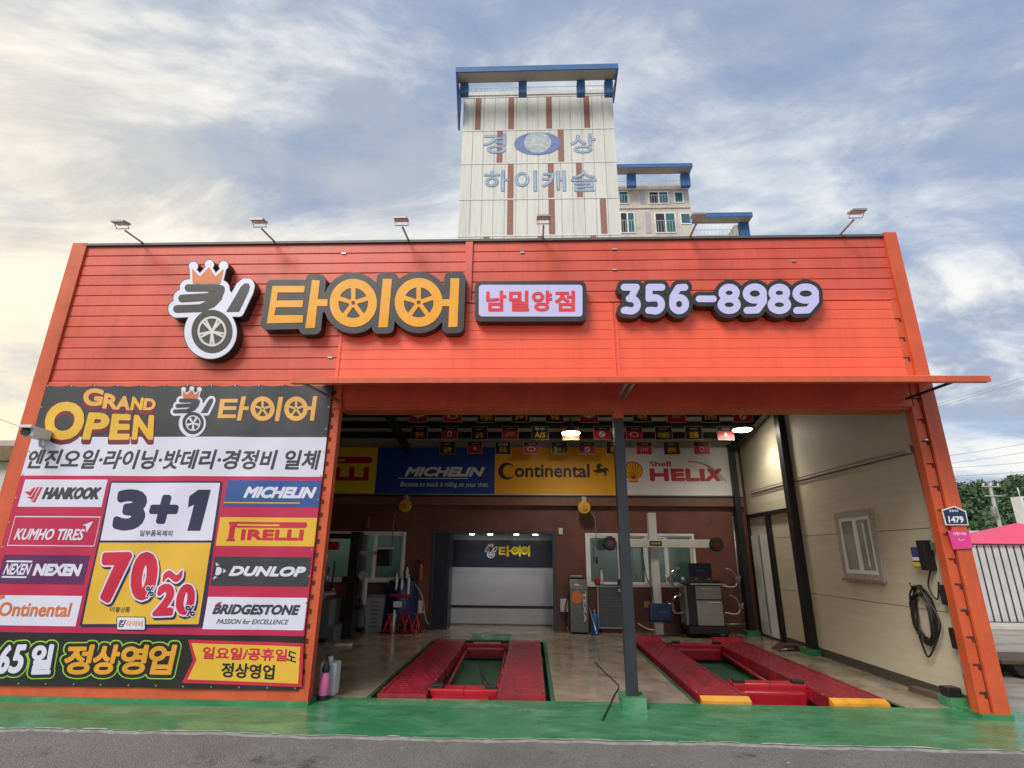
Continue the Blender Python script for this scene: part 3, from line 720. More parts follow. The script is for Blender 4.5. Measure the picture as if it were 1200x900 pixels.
def king_shapes(o, k):
    """the crowned hand-and-wheel logo; o = photo origin, k = scale (photo px per drawing unit)"""
    X = lambda x: o[0] + x * k; Y = lambda y: o[1] + y * k
    c = lambda ax, ay, bx, by, r: cap(X(ax), Y(ay), X(bx), Y(by), r * k)
    hand = union(c(122, 172, 225, 172, 13), c(100, 209, 200, 203, 13.5), c(82, 246, 165, 243, 13.5), c(228, 174, 236, 176, 14), c(236, 178, 226, 204, 14), c(226, 204, 205, 226, 15), c(205, 226, 168, 242, 14.5), c(195, 190, 215, 190, 4))
    thumb = polygon([(X(a), Y(b)) for a, b in ((297, 185), (306, 168), (320, 156), (334, 156), (338, 166), (334, 184), (300, 256), (255, 256))])
    crown = polygon([(X(a), Y(b)) for a, b in ((137, 157), (135, 104), (163, 132), (195, 98), (217, 132), (247, 104), (234, 157))])
    balls = union(*[circ(X(a), Y(b), 8 * k) for a, b in ((140, 96), (196, 90), (246, 94))])
    wheel = circ(X(205), Y(325), 72 * k, 76 * k)
    body = union(grow(union(hand, thumb), 17 * k), grow(union(crown, balls), 8 * k), circ(X(200), Y(328), 92 * k, 93 * k), polygon([(X(a), Y(b)) for a, b in ((130, 150), (240, 150), (300, 220), (262, 262), (160, 262), (120, 200))]))
    return dict(hand=hand, thumb=thumb, crown=crown, balls=balls, wheel=wheel, body=body, c=(X(205), Y(325)), k=k, b=(X(30), X(380), Y(60), Y(440)))
def spokes(cx, cy, r, n=5, w=0.16, ph=0.0, ry=1.0, hub=0.22):
    fs = [circ(cx, cy, r * hub, r * hub * ry)]
    for i in range(n):
        a = ph + 2 * math.pi * i / n; fs.append(cap(cx, cy, cx + r * math.cos(a), cy + r * ry * math.sin(a), r * w))
    return union(*fs)
def king_logo(parent, o, k, Y, h, dep=0.004, casing=0.0, mk=None, mw=None, mo=None, rim=None, mapf=None, outline=True):
    mk = mk or SIGNK; mw = mw or SIGNW; mo = mo or SIGNO
    S = king_shapes(o, k); b = S['b']; mf = mapf or pixY
    if casing: sdf('casing', grow(S['body'], 2.5 * k), b, h, mf(Y), SIGNK, parent, casing)
    sdf('white_face', S['body'], b, h, mf(Y - dep), mw, parent, dep * 0.9)
    sdf('hand_stroke', S['hand'], b, h, mf(Y - 2 * dep), mk, parent, dep * 0.9); sdf('thumb_stroke', S['thumb'], b, h, mf(Y - 2 * dep), mk, parent, dep * 0.9)
    sdf('crown', S['crown'], b, h, mf(Y - 2 * dep), mo, parent, dep * 0.9)
    w = sdf('wheel', S['wheel'], b, h, mf(Y - 2 * dep), TYRE, parent, dep * 0.9)
    cx, cy = S['c']; r = 47 * k
    sp = union(lambda A, B: np.abs((np.hypot((A - cx) / r, (B - cy) / (r * 1.05)) - 1) * r) - 3.5 * k, *[union(cap(cx, cy, cx + r * math.cos(a - 0.13), cy + r * 1.05 * math.sin(a - 0.13), 3.6 * k), cap(cx, cy, cx + r * math.cos(a + 0.13), cy + r * 1.05 * math.sin(a + 0.13), 3.6 * k)) for a in [0.3 + 2 * math.pi * i / 5 for i in range(5)]], circ(cx, cy, 9 * k))
    sdf('rim', sp, b, h, mf(Y - 3 * dep), rim or RIMG, w, dep * 0.9)
SY = -0.15
s1 = thing('logo_sign', 'crowned hand and wheel logo sign in charcoal and white on red facade', 'sign', at(247, 360, SY))
king_logo(s1, (180, 280), 1 / 3, SY, 0.55, casing=0.15)

# big yellow word with spoked wheels (zoomed px: u = 180 + x/3, v = 280 + y/3)
def Z3(pts): return [(180 + x / 3, 280 + y / 3) for x, y in pts]
def q(*pts): return polygon(Z3(pts))
def ringwheel(cx, cy, r, r0):
    cx, cy = 180 + cx / 3, 280 + cy / 3; r /= 3; r0 /= 3
    disc = circ(cx, cy, r, r * 1.02)
    # five dark windows between spokes
    def holes(A, B):
        d = np.hypot(A - cx, (B - cy) / 1.02); ang = np.arctan2((B - cy), A - cx); band = np.maximum(d - r0, r0 * 0.30 - d)
        best = None
        for i in range(5):
            a = -math.pi / 2 + math.pi / 5 + 2 * math.pi * i / 5; dd = np.abs((ang - a + math.pi) % (2 * math.pi) - math.pi)
            w = d * np.sin(np.minimum(dd, 1.5)) - (d * math.sin(math.pi / 5) - r0 * 0.13); w = np.maximum(w, band)
            best = w if best is None else np.minimum(best, w)
        return best
    hub = circ(cx, cy, r0 * 0.13)
    return cut(cut(disc, holes), hub), disc
s2 = thing('word_sign', 'large yellow word sign whose round letters are spoked wheels, on red facade', 'sign', at(427, 390, SY))
w1, d1_ = ringwheel(702, 225, 83, 52); w2, d2_ = ringwheel(932, 223, 84, 52)
letters = [union(q((418, 165), (532, 165), (529, 188), (436, 188), (433, 216), (526, 216), (523, 240), (430, 240), (424, 268), (526, 268), (524, 294), (398, 297))),
           union(q((557, 144), (584, 146), (567, 313), (533, 314)), q((570, 212), (612, 212), (611, 236), (568, 236))),
           w1, q((806, 140), (838, 140), (823, 310), (790, 311)),
           w2, cut(union(q((1044, 138), (1075, 138), (1068, 309), (1036, 310)), q((1005, 212), (1045, 212), (1043, 236), (1003, 236))), grow(d2_, 0.05))]
solid = union(letters[0], letters[1], d1_, letters[3], d2_, letters[5], q((418, 165), (532, 165), (524, 294), (398, 297)))
bb = (180 + 360 / 3, 180 + 1120 / 3, 280 + 100 / 3, 280 + 350 / 3)
sdf('casing', grow(solid, 22 / 3), bb, 0.6, pixY(SY), SIGNK, s2, 0.15)
for f in letters: sdf('letter', f, bb, 0.4, pixY(SY - 0.006), SIGNY, s2, 0.005)
# branch name box (u = 540 + x*.3833, v = 290 + y*.3833)
Z4 = 0.38333
def z4(x, y): return (540 + x * Z4, 290 + y * Z4)
s3 = thing('branch_sign', 'rounded lilac box sign with red Korean branch name between the larger signs', 'sign', at(622, 377, SY))
b4 = (550, 700, 322, 384)
x0, y0 = z4(43, 103); x1, y1 = z4(384, 226)
sdf('casing', rbox(x0, x1, y0, y1, 7), b4, 0.6, pixY(SY), SIGNK, s3, 0.15)
x0, y0 = z4(55, 114); x1, y1 = z4(372, 211)
sdf('face', rbox(x0, x1, y0, y1, 4), b4, 0.5, pixY(SY - 0.006), SIGNL, s3, 0.005)
for i, ch in enumerate('남밀양점'):
    xa = 78 + i * 70; x0, y0 = z4(xa, 194); x1, y1 = z4(xa + 60, 132)
    sg = text_segs(ch, (x0 + 0.6, x1 - 0.6, y0 - 0.6, y1 + 0.6))
    sdf('letter', grow(segs_sdf(sg), 0.85), (x0 - 4, x1 + 4, y1 - 4, y0 + 4), 0.35, pixY(SY - 0.012), SIGNR, s3, 0.005)
# telephone number
s4 = thing('phone_sign', 'telephone number sign with lilac rounded digits in black scalloped casing', 'sign', at(843, 373, SY))
def arc(cx, cy, rx, ry, a0, a1, r, n=14):
    P = [(cx + rx * math.cos(math.radians(a0 + (a1 - a0) * i / n)), cy + ry * math.sin(math.radians(a0 + (a1 - a0) * i / n))) for i in range(n + 1)]
    return poly_line(P, r)
def digit(ch, x0, x1, y0, y1):
    """rounded digits; v grows downwards"""
    w, h = x1 - x0, y1 - y0; r = 0.115 * h; cx = (x0 + x1) / 2; a = w / 2 - r; L, R, T, B = x0 + r, x1 - r, y0 + r, y1 - r; m = (y0 + y1) / 2
    if ch == '-': return cap(x0 + r, m, x1 - r, m, r * 0.95)
    if ch == '3': return union(cap(L, T, R - 2, T, r), poly_line([(R - 1.5, T), (cx, m - 0.8)], r), arc(cx - 0.5, (m + B) / 2 + 0.2, a + 0.3, (B - m) / 2 + 0.6, -100, 125, r), cap(L, B, cx, B + 0.2, r))
    if ch == '5': return union(cap(L + 0.6, T, R, T, r), cap(L + 0.6, T, L + 0.3, m - 0.5, r), arc(cx - 0.5, (m + B) / 2 - 0.3, a + 0.3, (B - m) / 2 + 1.1, -110, 120, r), cap(L + 0.3, m - 0.8, cx, m - 1, r), cap(L, B, cx, B + 0.2, r))
    if ch == '6': return union(arc(cx, (m + B) / 2 - 0.6, a, (B - m) / 2 + 1, 0, 360, r, 22), poly_line([(L, m + 2), (L + 0.6, m - 3), (cx - 1, T + 0.6), (R - 1, T)], r))
    if ch == '9': return union(arc(cx, (m + T) / 2 + 0.6, a, (m - T) / 2 + 1, 0, 360, r, 22), poly_line([(R, m - 2), (R, m + 3), (cx + 3, B - 0.6), (L + 1, B)], r))
    return union(arc(cx, (m + T) / 2 - 0.2, a * 0.88, (m - T) / 2 - 0.1, 0, 360, r, 20), arc(cx, (m + B) / 2 + 0.1, a, (B - m) / 2 + 0.1, 0, 360, r, 20))
spec = [('3', 487, 553), ('5', 562, 627), ('6', 635, 700), ('-', 716, 785), ('8', 783, 858), ('9', 860, 938), ('8', 936, 1012), ('9', 1012, 1097)]
digs = []
for ch, a, b in spec:
    u0, v0 = z4(a + 2, 111); u1, v1 = z4(b - 2, 203); digs.append(digit(ch, u0, u1, v0, v1))
bb = (715, 972, 318, 384)
blob = grow(union(*digs), 4.6)
fillb = union(blob, *[rbox(z4(a + 6, 0)[0], z4(b - 6, 0)[0], z4(0, 118)[1], z4(0, 196)[1], 5) for ch, a, b in spec if ch != '-'])
sdf('casing', fillb, bb, 0.55, pixY(SY), SIGNK, s4, 0.15)
for (ch, a, b), f in zip(spec, digs): sdf('digit', f, (z4(a - 16, 0)[0], z4(b + 16, 0)[0], bb[2], bb[3]), 0.32, pixY(SY - 0.006), SIGNL, s4, 0.005)

# ------------------------------------------------------------------ the printed banner
BY = -0.062
BK = 'banner_'
bmp = dict(rough=0.38, bump=0.12, bscale=5)
bDK = mat('banner_charcoal_print', (0.040, 0.045, 0.055), **bmp); bWH = mat('banner_white_print', (0.66, 0.66, 0.80), var=0.04, **bmp); bMG = mat('banner_crimson_print', (0.48, 0.018, 0.075), var=0.06, **bmp)
bNV = mat('banner_navy_ink', (0.020, 0.022, 0.075), **bmp); bYE = mat('banner_yellow_print', (0.72, 0.44, 0.045), var=0.05, **bmp); bBL = mat('banner_blue_print', (0.025, 0.085, 0.30), **bmp)
bPU = mat('banner_purple_print', (0.095, 0.018, 0.10), **bmp); bRD = mat('banner_red_ink', (0.55, 0.02, 0.055), **bmp); bOR = mat('banner_orange_ink', (0.60, 0.16, 0.05), **bmp); bGD = mat('banner_gold_ink', (0.74, 0.40, 0.09), **bmp)
bGN = mat('banner_lime_ink', (0.30, 0.55, 0.06), **bmp); bBK = mat('banner_black_print', (0.016, 0.016, 0.018), **bmp); bMA = mat('banner_maroon_ink', (0.16, 0.02, 0.045), **bmp); bGY = mat('banner_amber_ink', (0.72, 0.34, 0.03), **bmp)
def grad_gold():
    m = mat('banner_gold_gradient_ink', (0.74, 0.42, 0.06), **bmp); return m
bn = thing('banner', 'large printed opening sale banner covering the wall left of the bay', 'banner', ((XL + OX0) / 2, BY, 0.14))
bx0, bx1 = XL + 0.235, OX0 - 0.115
zt = at(220, 451, BY).z; zb = at(180, 806, BY).z
def scal(x0, x1, z0, z1):
    """cloth with a gently scalloped upper hem between eyelets"""
    n = 48; mb = MB(); tp = []
    for i in range(n + 1):
        x = x0 + (x1 - x0) * i / n; tp.append((x, z1 - 0.022 * abs(math.sin(math.pi * i / 4.0)) ** 0.8))
    for i in range(n):
        a, b = tp[i], tp[i + 1]; mb.quad((a[0], BY, z0), (b[0], BY, z0), (b[0], BY, b[1]), (a[0], BY, a[1]))
    for i in range(n):
        a, b = tp[i], tp[i + 1]; mb.quad((a[0], BY, a[1]), (b[0], BY, b[1]), (b[0], -0.03, b[1]), (a[0], -0.03, a[1]))
    mb.quad((x0, BY, z0), (x0, BY, z1 - 0.02), (x0, -0.03, z1 - 0.02), (x0, -0.03, z0)); mb.quad((x1, BY, z0), (x1, BY, z1 - 0.02), (x1, -0.03, z1 - 0.02), (x1, -0.03, z0))
    return mb
Zg = at(200, 512, BY).z; Zw = at(200, 558, BY).z; Zk = at(180, 743, BY).z
scal(bx0, bx1, Zg, zt).build('header_cloth', bDK, bn)
def rect(name, m, x0, x1, z0, z1, Y, parent=None): return MB().box(x0, x1, Y, Y + 0.0012, z0, z1).build(name, m, parent or bn)
rect('white_band', bWH, bx0, bx1, Zw, Zg - 0.001, BY); rect('crimson_field', bMG, bx0, bx1, Zk, Zw - 0.001, BY); rect('black_footer', bBK, bx0, bx1, zb, Zk - 0.001, BY)
L1, L2, L3, L4 = BY - 0.0025, BY - 0.005, BY - 0.0075, BY - 0.010
def FB_(x0, x1, y0, y1, Y=L1): return fb(x0, x1, y0, y1, Y)
def z1x(x, y): return (x / 3, 430 + y / 3)     # zoom-1 coordinates -> photo
# grand open, drawn in photo space
def word_px(s, quad, off=0.03):
    """heavy letters fitted in a photo-space quad (tl, tr, br, bl)"""
    hh = abs(quad[0][1] - quad[3][1]); r = off * hh
    tl, tr, br, bl = quad; quad = ((tl[0] + r, tl[1] + r), (tr[0] - r, tr[1] + r), (br[0] - r, br[1] - r), (bl[0] + r, bl[1] - r))
    return grow(segs_sdf(word_segs(s, quad)), r)
def word_segs(s, quad):
    v, f = text_tris(s, 0.0, edges=True, res=4); a = np.array(v); lo, hi = a.min(0), a.max(0); t = (a - lo) / (hi - lo)
    tl, tr, br, bl = [np.array(p) for p in quad]; P = [(bl * (1 - u) + br * u) * (1 - w) + (tl * (1 - u) + tr * u) * w for u, w in t]
    return [(*P[i], *P[j]) for i, j in f]
go = []
for s_, quad in (('G', ((292, 72), (368, 78), (358, 138), (292, 138))), ('R', ((368, 92), (418, 100), (410, 150), (360, 146))), ('A', ((412, 98), (462, 106), (454, 152), (404, 150))), ('N', ((464, 104), (506, 108), (500, 152), (456, 152))), ('D', ((508, 110), (550, 112), (546, 154), (502, 152))),
                 ('O', ((165, 122), (304, 122), (290, 258), (152, 258))), ('P', ((312, 160), (388, 162), (372, 256), (290, 256))), ('E', ((392, 164), (460, 166), (456, 256), (381, 256))), ('N', ((470, 168), (544, 170), (540, 257), (464, 256)))):
    go.append((s_, (word_px(s_, [z1x(*p) for p in quad], off=0.062))))
gb = (40, 195, 448, 530)
shadow = union(*[g for _, g in go])
def shift(f, dx, dy): return lambda X, Y: f(X - dx, Y - dy)
sh = union(*[shift(shadow, 0, k) for k in (0, 1.2, 2.4, 3.6, 4.8)], *[shift(shadow, -0.6, k) for k in (3.6, 5)])
sdf('shadow_print', grow(sh, 0.5), gb, 0.5, pixY(L1), bMA, bn)
for s_, g in go: sdf('letter', g, gb, 0.4, pixY(L2), bGD if g is go[0][1] or s_ in 'RAD' else bYE, bn)
# logo and word in the header
king_logo(bn, (200 - 50 * 0.1667, 451.5 - 0.1667 * 68), 0.172, BY - 0.001, 0.3, dep=0.0025, mk=bDK, mw=bWH, mo=bOR, rim=bWH)
def z6(x, y): return (190 + x * 0.175, 440 + y * 0.175)
def hq(*p): return polygon([z6(*a) for a in p])
def hwheel(cx, cy, r, r0):
    u, v = z6(cx, cy); k = 0.175 * 3
    global Z3o
    cx3, cy3 = (u - 180) * 3, (v - 280) * 3
    return ringwheel(cx3, cy3, r * k, r0 * k)[0]
hb = (250, 378, 460, 496)
for f in (hq((390, 157), (508, 157), (505, 182), (420, 182), (416, 207), (500, 207), (497, 232), (412, 232), (407, 262), (498, 262), (495, 287), (374, 287)),
          union(hq((532, 140), (562, 140), (530, 303), (502, 303)), hq((540, 208), (582, 208), (578, 232), (535, 232))), hwheel(672, 222, 80, 50), hq((779, 142), (809, 142), (781, 305), (752, 305)), hwheel(896, 222, 80, 50),
          cut(union(hq((1012, 140), (1041, 140), (1018, 303), (990, 303)), hq((965, 208), (1005, 208), (1000, 232), (962, 232))), circ(*z6(896, 222), 80 * 0.175 + 0.05, 80 * 0.175 * 1.02 + 0.05))):
    sdf('letter', f, hb, 0.3, pixY(L1), bGD, bn)
# services line
btext('service_text', '엔진오일·라이닝·밧데리·경정비 일체', FB_(33, 375, 527, 550), 0.028, planeY(L1), bDK, bn, shear=0.12)
# plates of the brands
def plate(name, m, x0, x1, y0, y1, Y=L1):
    b = FB_(x0, x1, y0, y1, Y); return rect(name, m, b[0], b[1], b[2], b[3], Y), b
def sub(b, u0, u1, v0, v1):
    return (b[0] + (b[1] - b[0]) * u0, b[0] + (b[1] - b[0]) * u1, b[2] + (b[3] - b[2]) * v0, b[2] + (b[3] - b[2]) * v1)
Xl0, Xl1 = -6.335, -5.075
def lplate(m, yt, yb, xr=None):
    z1, z0 = at(60, yt, L1).z, at(60, yb, L1).z; b = (bx0 + 0.075, xr or Xl1, z0, z1); return rect('brand_plate', m, *b, L1), b
pl, b = lplate(bWH, 562, 594, at(124, 577, L1).x)
btext('brand_text', 'HANKOOK', sub(b, 0.26, 0.955, 0.27, 0.72), 0.07, planeY(L2), bDK, pl, shear=0.25)
def wing(b):
    U = lambda u, v: (b[0] + (b[1] - b[0]) * u, b[2] + (b[3] - b[2]) * v)
    for k in range(3):
        o = 0.045 * k; P = [U(0.03 + o * 0.9, 0.52 - 0.11 * k), U(0.10 + o, 0.42 - 0.11 * k), U(0.14 + o * 0.7, 0.36 - 0.02 * k), U(0.205, 0.72), U(0.175 - 0.02 * k, 0.72), U(0.135, 0.5), U(0.085, 0.5)]
    P = [[U(.03, .55), U(.10, .55), U(.13, .70), U(.155, .70), U(.12, .38)], [U(.075, .36), U(.13, .36), U(.175, .72), U(.195, .72), U(.155, .25)], [U(.12, .22), U(.165, .22), U(.215, .72), U(.24, .72), U(.19, .15)]]
    for p in P: flat('emblem', curve_fill([p]), planeY(L2), bRD, pl)
wing(b)
pl, b = lplate(bWH, 605, 640, at(115, 622, L1).x); b2 = sub(b, 0.008, 0.992, 0.035, 0.965); rect('brand_field', bMG, *b2, L2, pl)
btext('brand_text', 'KUMHO TIRES', sub(b, 0.06, 0.86, 0.20, 0.58), 0.035, planeY(L3), bWH, pl, shear=0.2)
flat('emblem', curve_fill([[(sub(b, u, u, v, v)[0], sub(b, u, u, v, v)[2]) for u, v in ((.82, .70), (.93, .84), (.88, .45), (.86, .68))]]), planeY(L3), bWH, pl)
pl, b = lplate(bPU, 650.5, 684.5, at(102, 667, L1).x)
btext('brand_text', 'NEXEN', sub(b, 0.40, 0.94, 0.28, 0.70), 0.08, planeY(L2), bWH, pl, shear=0.12)
rect('logo_bar', bWH, *sub(b, 0.05, 0.36, 0.74, 0.80), L2, pl); rect('logo_bar', bWH, *sub(b, 0.05, 0.34, 0.20, 0.26), L2, pl); text('logo_text', 'NEXEN', sub(b, 0.05, 0.37, 0.31, 0.69), planeY(L2), bWH, pl, off=0.03, shear=0.25)
pl, b = lplate(bWH, 698, 733.5, at(93, 716, L1).x)
btext('brand_text', 'Ontinental', sub(b, 0.12, 0.91, 0.30, 0.78), 0.035, planeY(L2), bOR, pl)
sdf('logo_letter', cut(union(circ(*[sub(b, .12, .12, .53, .53)[i] for i in (0, 2)], 0.155)), union(circ(sub(b, .145, 0, .53, 0)[0], sub(b, 0, 0, .53, 0)[2], 0.12), rbox(sub(b, .145, 0, 0, 0)[0], sub(b, .3, 0, 0, 0)[0], b[2], b[3]))), (b[0], b[1], b[2] - 0.1, b[3] + .1), 0.008, planeY(L3), bOR, pl)
# right column of brands
pl, b = plate('brand_plate', bBL, 265, 375, 563, 594)
btext('brand_text', 'MICHELIN', sub(b, 0.20, 0.96, 0.32, 0.76), 0.075, planeY(L2), bWH, pl, shear=0.3); rect('logo_bar', bGY, *sub(b, 0.0, 0.8, 0.12, 0.17), L2, pl)
pl, b = plate('brand_plate', bYE, 256.5, 370, 606.5, 640)
btext('brand_text', 'IRELLI', sub(b, 0.24, 0.88, 0.20, 0.58), 0.085, planeY(L2), bRD, pl)
def pirelli(b, m, pl, Y, h=0.006):
    f = union(rbox(*sub(b, .115, .17, .16, .84), 0), rbox(*sub(b, .10, .185, .16, .24), 0), rbox(*sub(b, .10, .86, .74, .84), 0.0), rbox(*sub(b, .16, .905, .64, .84), (b[3] - b[2]) * .09))
    f = cut(f, rbox(*sub(b, .185, .62, .70, .77), 0)); sdf('logo_letter', f, b, h, planeY(Y), m, pl)
pirelli(b, bRD, pl, L2)
pl, b = plate('brand_plate', bDK, 249.5, 363, 652.5, 687)
btext('brand_text', 'DUNLOP', sub(b, 0.17, 0.96, 0.33, 0.68), 0.085, planeY(L2), bWH, pl, shear=0.25)
U = lambda u, v: (sub(b, u, u, v, v)[0], sub(b, u, u, v, v)[2])
flat('emblem', curve_fill([[U(.02, .80), U(.14, .5), U(.02, .2), U(.035, .42), U(.035, .6)]]), planeY(L2), bWH, pl); sdf('emblem', ring(*U(.055, .5), 0.055, 0.008), b, 0.006, planeY(L3), bDK, pl)
pl, b = plate('brand_plate', bWH, 241, 358, 700, 738)
btext('brand_text', 'BRIDGESTONE', sub(b, 0.07, 0.94, 0.46, 0.78), 0.065, planeY(L2), bDK, pl, shear=0.25); text('slogan_text', 'PASSION for EXCELLENCE', sub(b, 0.13, 0.84, 0.17, 0.32), planeY(L2), bDK, pl, off=0.01, shear=0.25)
flat('emblem', curve_fill([[U(.08, .72), U(.115, .84), U(.15, .84), U(.10, .60)]]), planeY(L2), bRD, pl)
# centre offer card, outlined in navy, in photo space
P = [z1x(*p) for p in ((385, 400), (785, 400), (720, 900), (292, 900))]
card = polygon([z1x(*p) for p in ((400, 412), (774, 412), (706, 905), (292, 905))])
cb = (85, 270, 555, 745)
cd = sdf('offer_card', grow(card, 3.4), cb, 0.6, pixY(L1), bNV, bn)
top_half = polygon([z1x(*p) for p in ((396, 408), (776, 408), (748, 610), (354, 610))]); bot_half = polygon([z1x(*p) for p in ((352, 618), (746, 618), (700, 904), (290, 904))])
sdf('card_field', top_half, cb, 0.5, pixY(L2), bWH, cd); sdf('card_field', bot_half, cb, 0.5, pixY(L2), bYE, cd)
for s_, quad in (('3', ((412, 430), (526, 430), (510, 574), (396, 576))), ('+', ((540, 450), (640, 450), (618, 552), (520, 552)))):
    sdf('digit', (word_px(s_, [z1x(*p) for p in quad], off=0.09)), cb, 0.4, pixY(L3), bNV, cd)
sdf('digit', polygon([z1x(*p) for p in ((700, 432), (743, 432), (706, 576), (660, 576), (684, 484), (663, 494), (668, 456))]), cb, 0.4, pixY(L3), bNV, cd)
text('note_text', '일부품목제외', FB_(166, 203, 621.5, 628.5), planeY(L3), bNV, cd, off=0.012)
dg = []
for s_, quad in (('7', ((362, 652), (470, 650), (436, 828), (346, 830))), ('0', ((474, 650), (566, 650), (548, 820), (452, 822))), ('~', ((578, 716), (648, 712), (644, 756), (576, 758))), ('2', ((562, 762), (630, 760), (612, 874), (540, 876))), ('0', ((634, 762), (694, 762), (682, 872), (616, 872)))):
    dg.append((word_px(s_, [z1x(*p) for p in quad], off=0.07)))
al = union(*dg)
sdf('shadow_print', grow(union(al, shift(al, 1, 1.5), shift(al, 1.6, 2.6)), 2.0), cb, 0.5, pixY(L3), bNV, cd); sdf('outline_print', grow(al, 1.9), cb, 0.45, pixY(L3 - 0.0015), bWH, cd)
for g in dg: sdf('digit', g, cb, 0.4, pixY(L4), bRD, cd)
for x0, x1, y0, y1 in ((516, 546, 770, 806), (655, 688, 838, 876)):
    a_, c_ = z1x(x0, y0), z1x(x1, y1); g = (word_px('%', [z1x(*p) for p in ((x0, y0), (x1, y0), (x1, y1), (x0, y1))], off=0.03)); sdf('percent_print', grow(g, 0.9), cb, 0.35, pixY(L4 - 0.0015), bWH, cd); sdf('percent_print', g, cb, 0.3, pixY(L4 - 0.003), bNV, cd)
text('note_text', '이월상품', FB_(129, 153, 711, 717.5), planeY(L3), bNV, cd, off=0.012)
sdf('mini_plate', rbox(136, 172, 722.5, 738.5, 2), (130, 178, 718, 744), 0.4, pixY(L4), bNV, cd); sdf('mini_plate', rbox(137, 171, 723.4, 737.6, 1.5), (130, 178, 718, 744), 0.4, pixY(L4 - 0.0015), bWH, cd)
text('mini_text', '킹', FB_(139, 148, 726, 735), planeY(L4 - 0.003), bNV, cd, off=0.03, shear=0.2); text('mini_text', '타이어', FB_(149, 169, 727, 734), planeY(L4 - 0.003), bGY, cd, off=0.03)
# footer
sg = []
for ch, quad in (('3', ((-58, 352), (-12, 350), (-40, 452), (-84, 454))), ('6', ((8, 348), (52, 346), (28, 448), (-18, 450))), ('5', ((58, 346), (100, 344), (78, 446), (28, 448))), ('일', ((122, 344), (196, 344), (178, 450), (98, 452)))):
    sg.append((ch, (word_px(ch, [(x / 3, 640 + y / 3) for x, y in quad], off=0.045))))
s365 = union(*[g for _, g in sg]); b5 = (-40, 222, 742, 806)
kg = []
for i, ch in enumerate('정상영업'):
    x0 = 232 + i * 97.5; quad = ((x0 + 8, 346), (x0 + 100, 346), (x0 + 78, 452), (x0 - 18, 452)); kg.append((word_px(ch, [(x / 3, 640 + y / 3) for x, y in quad], off=0.04)))
kall = union(*kg)
for nm, base in (('365', s365), ('k', kall)):
    sdf('outline_print', grow(base, 5.4), b5, 0.6, pixY(L1), bGN, bn); sdf('outline_print', grow(base, 3.9), b5, 0.6, pixY(L2), bBK, bn)
for ch, g in sg: sdf('letter', g, b5, 0.4, pixY(L3), bWH, bn)
for g in kg: sdf('letter', g, b5, 0.4, pixY(L3), bGY, bn)
def ribbon(g): return polygon([(x / 3, 640 + y / 3) for x, y in ((668 - g, 332 - g), (1064 + g, 346 - g), (1056 + g, 492 + g), (648 - 1.6 * g, 476 + g), (686 - g, 400))])
b6 = (212, 360, 745, 808)
rb = sdf('ribbon_print', ribbon(4), b6, 0.6, pixY(L1), bRD, bn); sdf('ribbon_field', ribbon(-8), b6, 0.5, pixY(L2), bYE, rb)
def skewtext(s_, x0, x1, y0, y1, m, off):
    return sdf('ribbon_text', (word_px(s_, [(x / 3, 640 + y / 3) for x, y in ((x0, y0), (x1, y0 + 10), (x1 - 4, y1 + 10), (x0 - 6, y1))], off=off)), b6, 0.3, pixY(L3), m, rb)
skewtext('일요일/공휴일', 718, 1010, 352, 396, bRD, 0.03); skewtext('도', 1012, 1044, 366, 400, bBK, 0.03); skewtext('정상영업', 782, 966, 408, 460, bBK, 0.03)
for i in range(13):
    x = bx0 + 0.03 + (bx1 - bx0 - 0.06) * i / 12
    for z in (zt - 0.012, zb + 0.02): MB().lathe((x, BY - 0.001, z), [(0.011, 0.0), (0.008, -0.005)], 8, 'y').build('eyelet', CHROME, bn)
for i in range(1, 12):
    z = zb + 0.02 + (zt - zb - 0.03) * i / 12
    for x in (bx0 + 0.02, bx1 - 0.02): MB().lathe((x, BY - 0.001, z), [(0.011, 0.0), (0.008, -0.005)], 8, 'y').build('eyelet', CHROME, bn)
# the vinyl is not flat: soft folds between the eyelets and a slight belly
def fold(x, z):
    u = (x - bx0) / (bx1 - bx0); v = (z - zb) / (zt - zb); e = math.sin(math.pi * min(1, max(0, u))) * math.sin(math.pi * min(1, max(0, v)))
    w = 0.010 * math.sin(3.1 * x + 1.7 * z) * math.sin(1.3 * z + 0.6) + 0.006 * math.sin(6.3 * x - 4.1 * z + 1.0) + 0.004 * math.sin(11 * x + 2 * z) * max(0, v - 0.55) * 2.2 + 0.004 * math.sin(9 * x - 3 * z) * max(0, 0.3 - v) * 3
    return -(0.018 * e + 1.5 * w * (0.4 + 0.6 * e))
def drape(o):
    base = wloc(o); me = o.data; bm = bmesh.new(); bm.from_mesh(me)
    for ax, i in ((Vector((1, 0, 0)), 0), (Vector((0, 0, 1)), 2)):
        lo = min(v.co[i] for v in bm.verts) + base[i]; hi = max(v.co[i] for v in bm.verts) + base[i]; k = math.ceil(lo / 0.13)
        while k * 0.13 < hi:
            p = Vector((0, 0, 0)); p[i] = k * 0.13 - base[i]; bmesh.ops.bisect_plane(bm, geom=bm.verts[:] + bm.edges[:] + bm.faces[:], plane_co=p, plane_no=ax, dist=1e-5); k += 1
    for v in bm.verts: v.co.y += fold(v.co.x + base.x, v.co.z + base.z)
    bmesh.ops.triangulate(bm, faces=[f for f in bm.faces if len(f.verts) > 4])
    bm.normal_update()
    for f in bm.faces: f.smooth = True
    for e in bm.edges:
        if len(e.link_faces) != 2 or e.calc_face_angle(0) > 0.5: e.smooth = False
    bm.to_mesh(me); bm.free()
def walk(o):
    for c in o.children:
        drape(c); walk(c)
walk(bn)
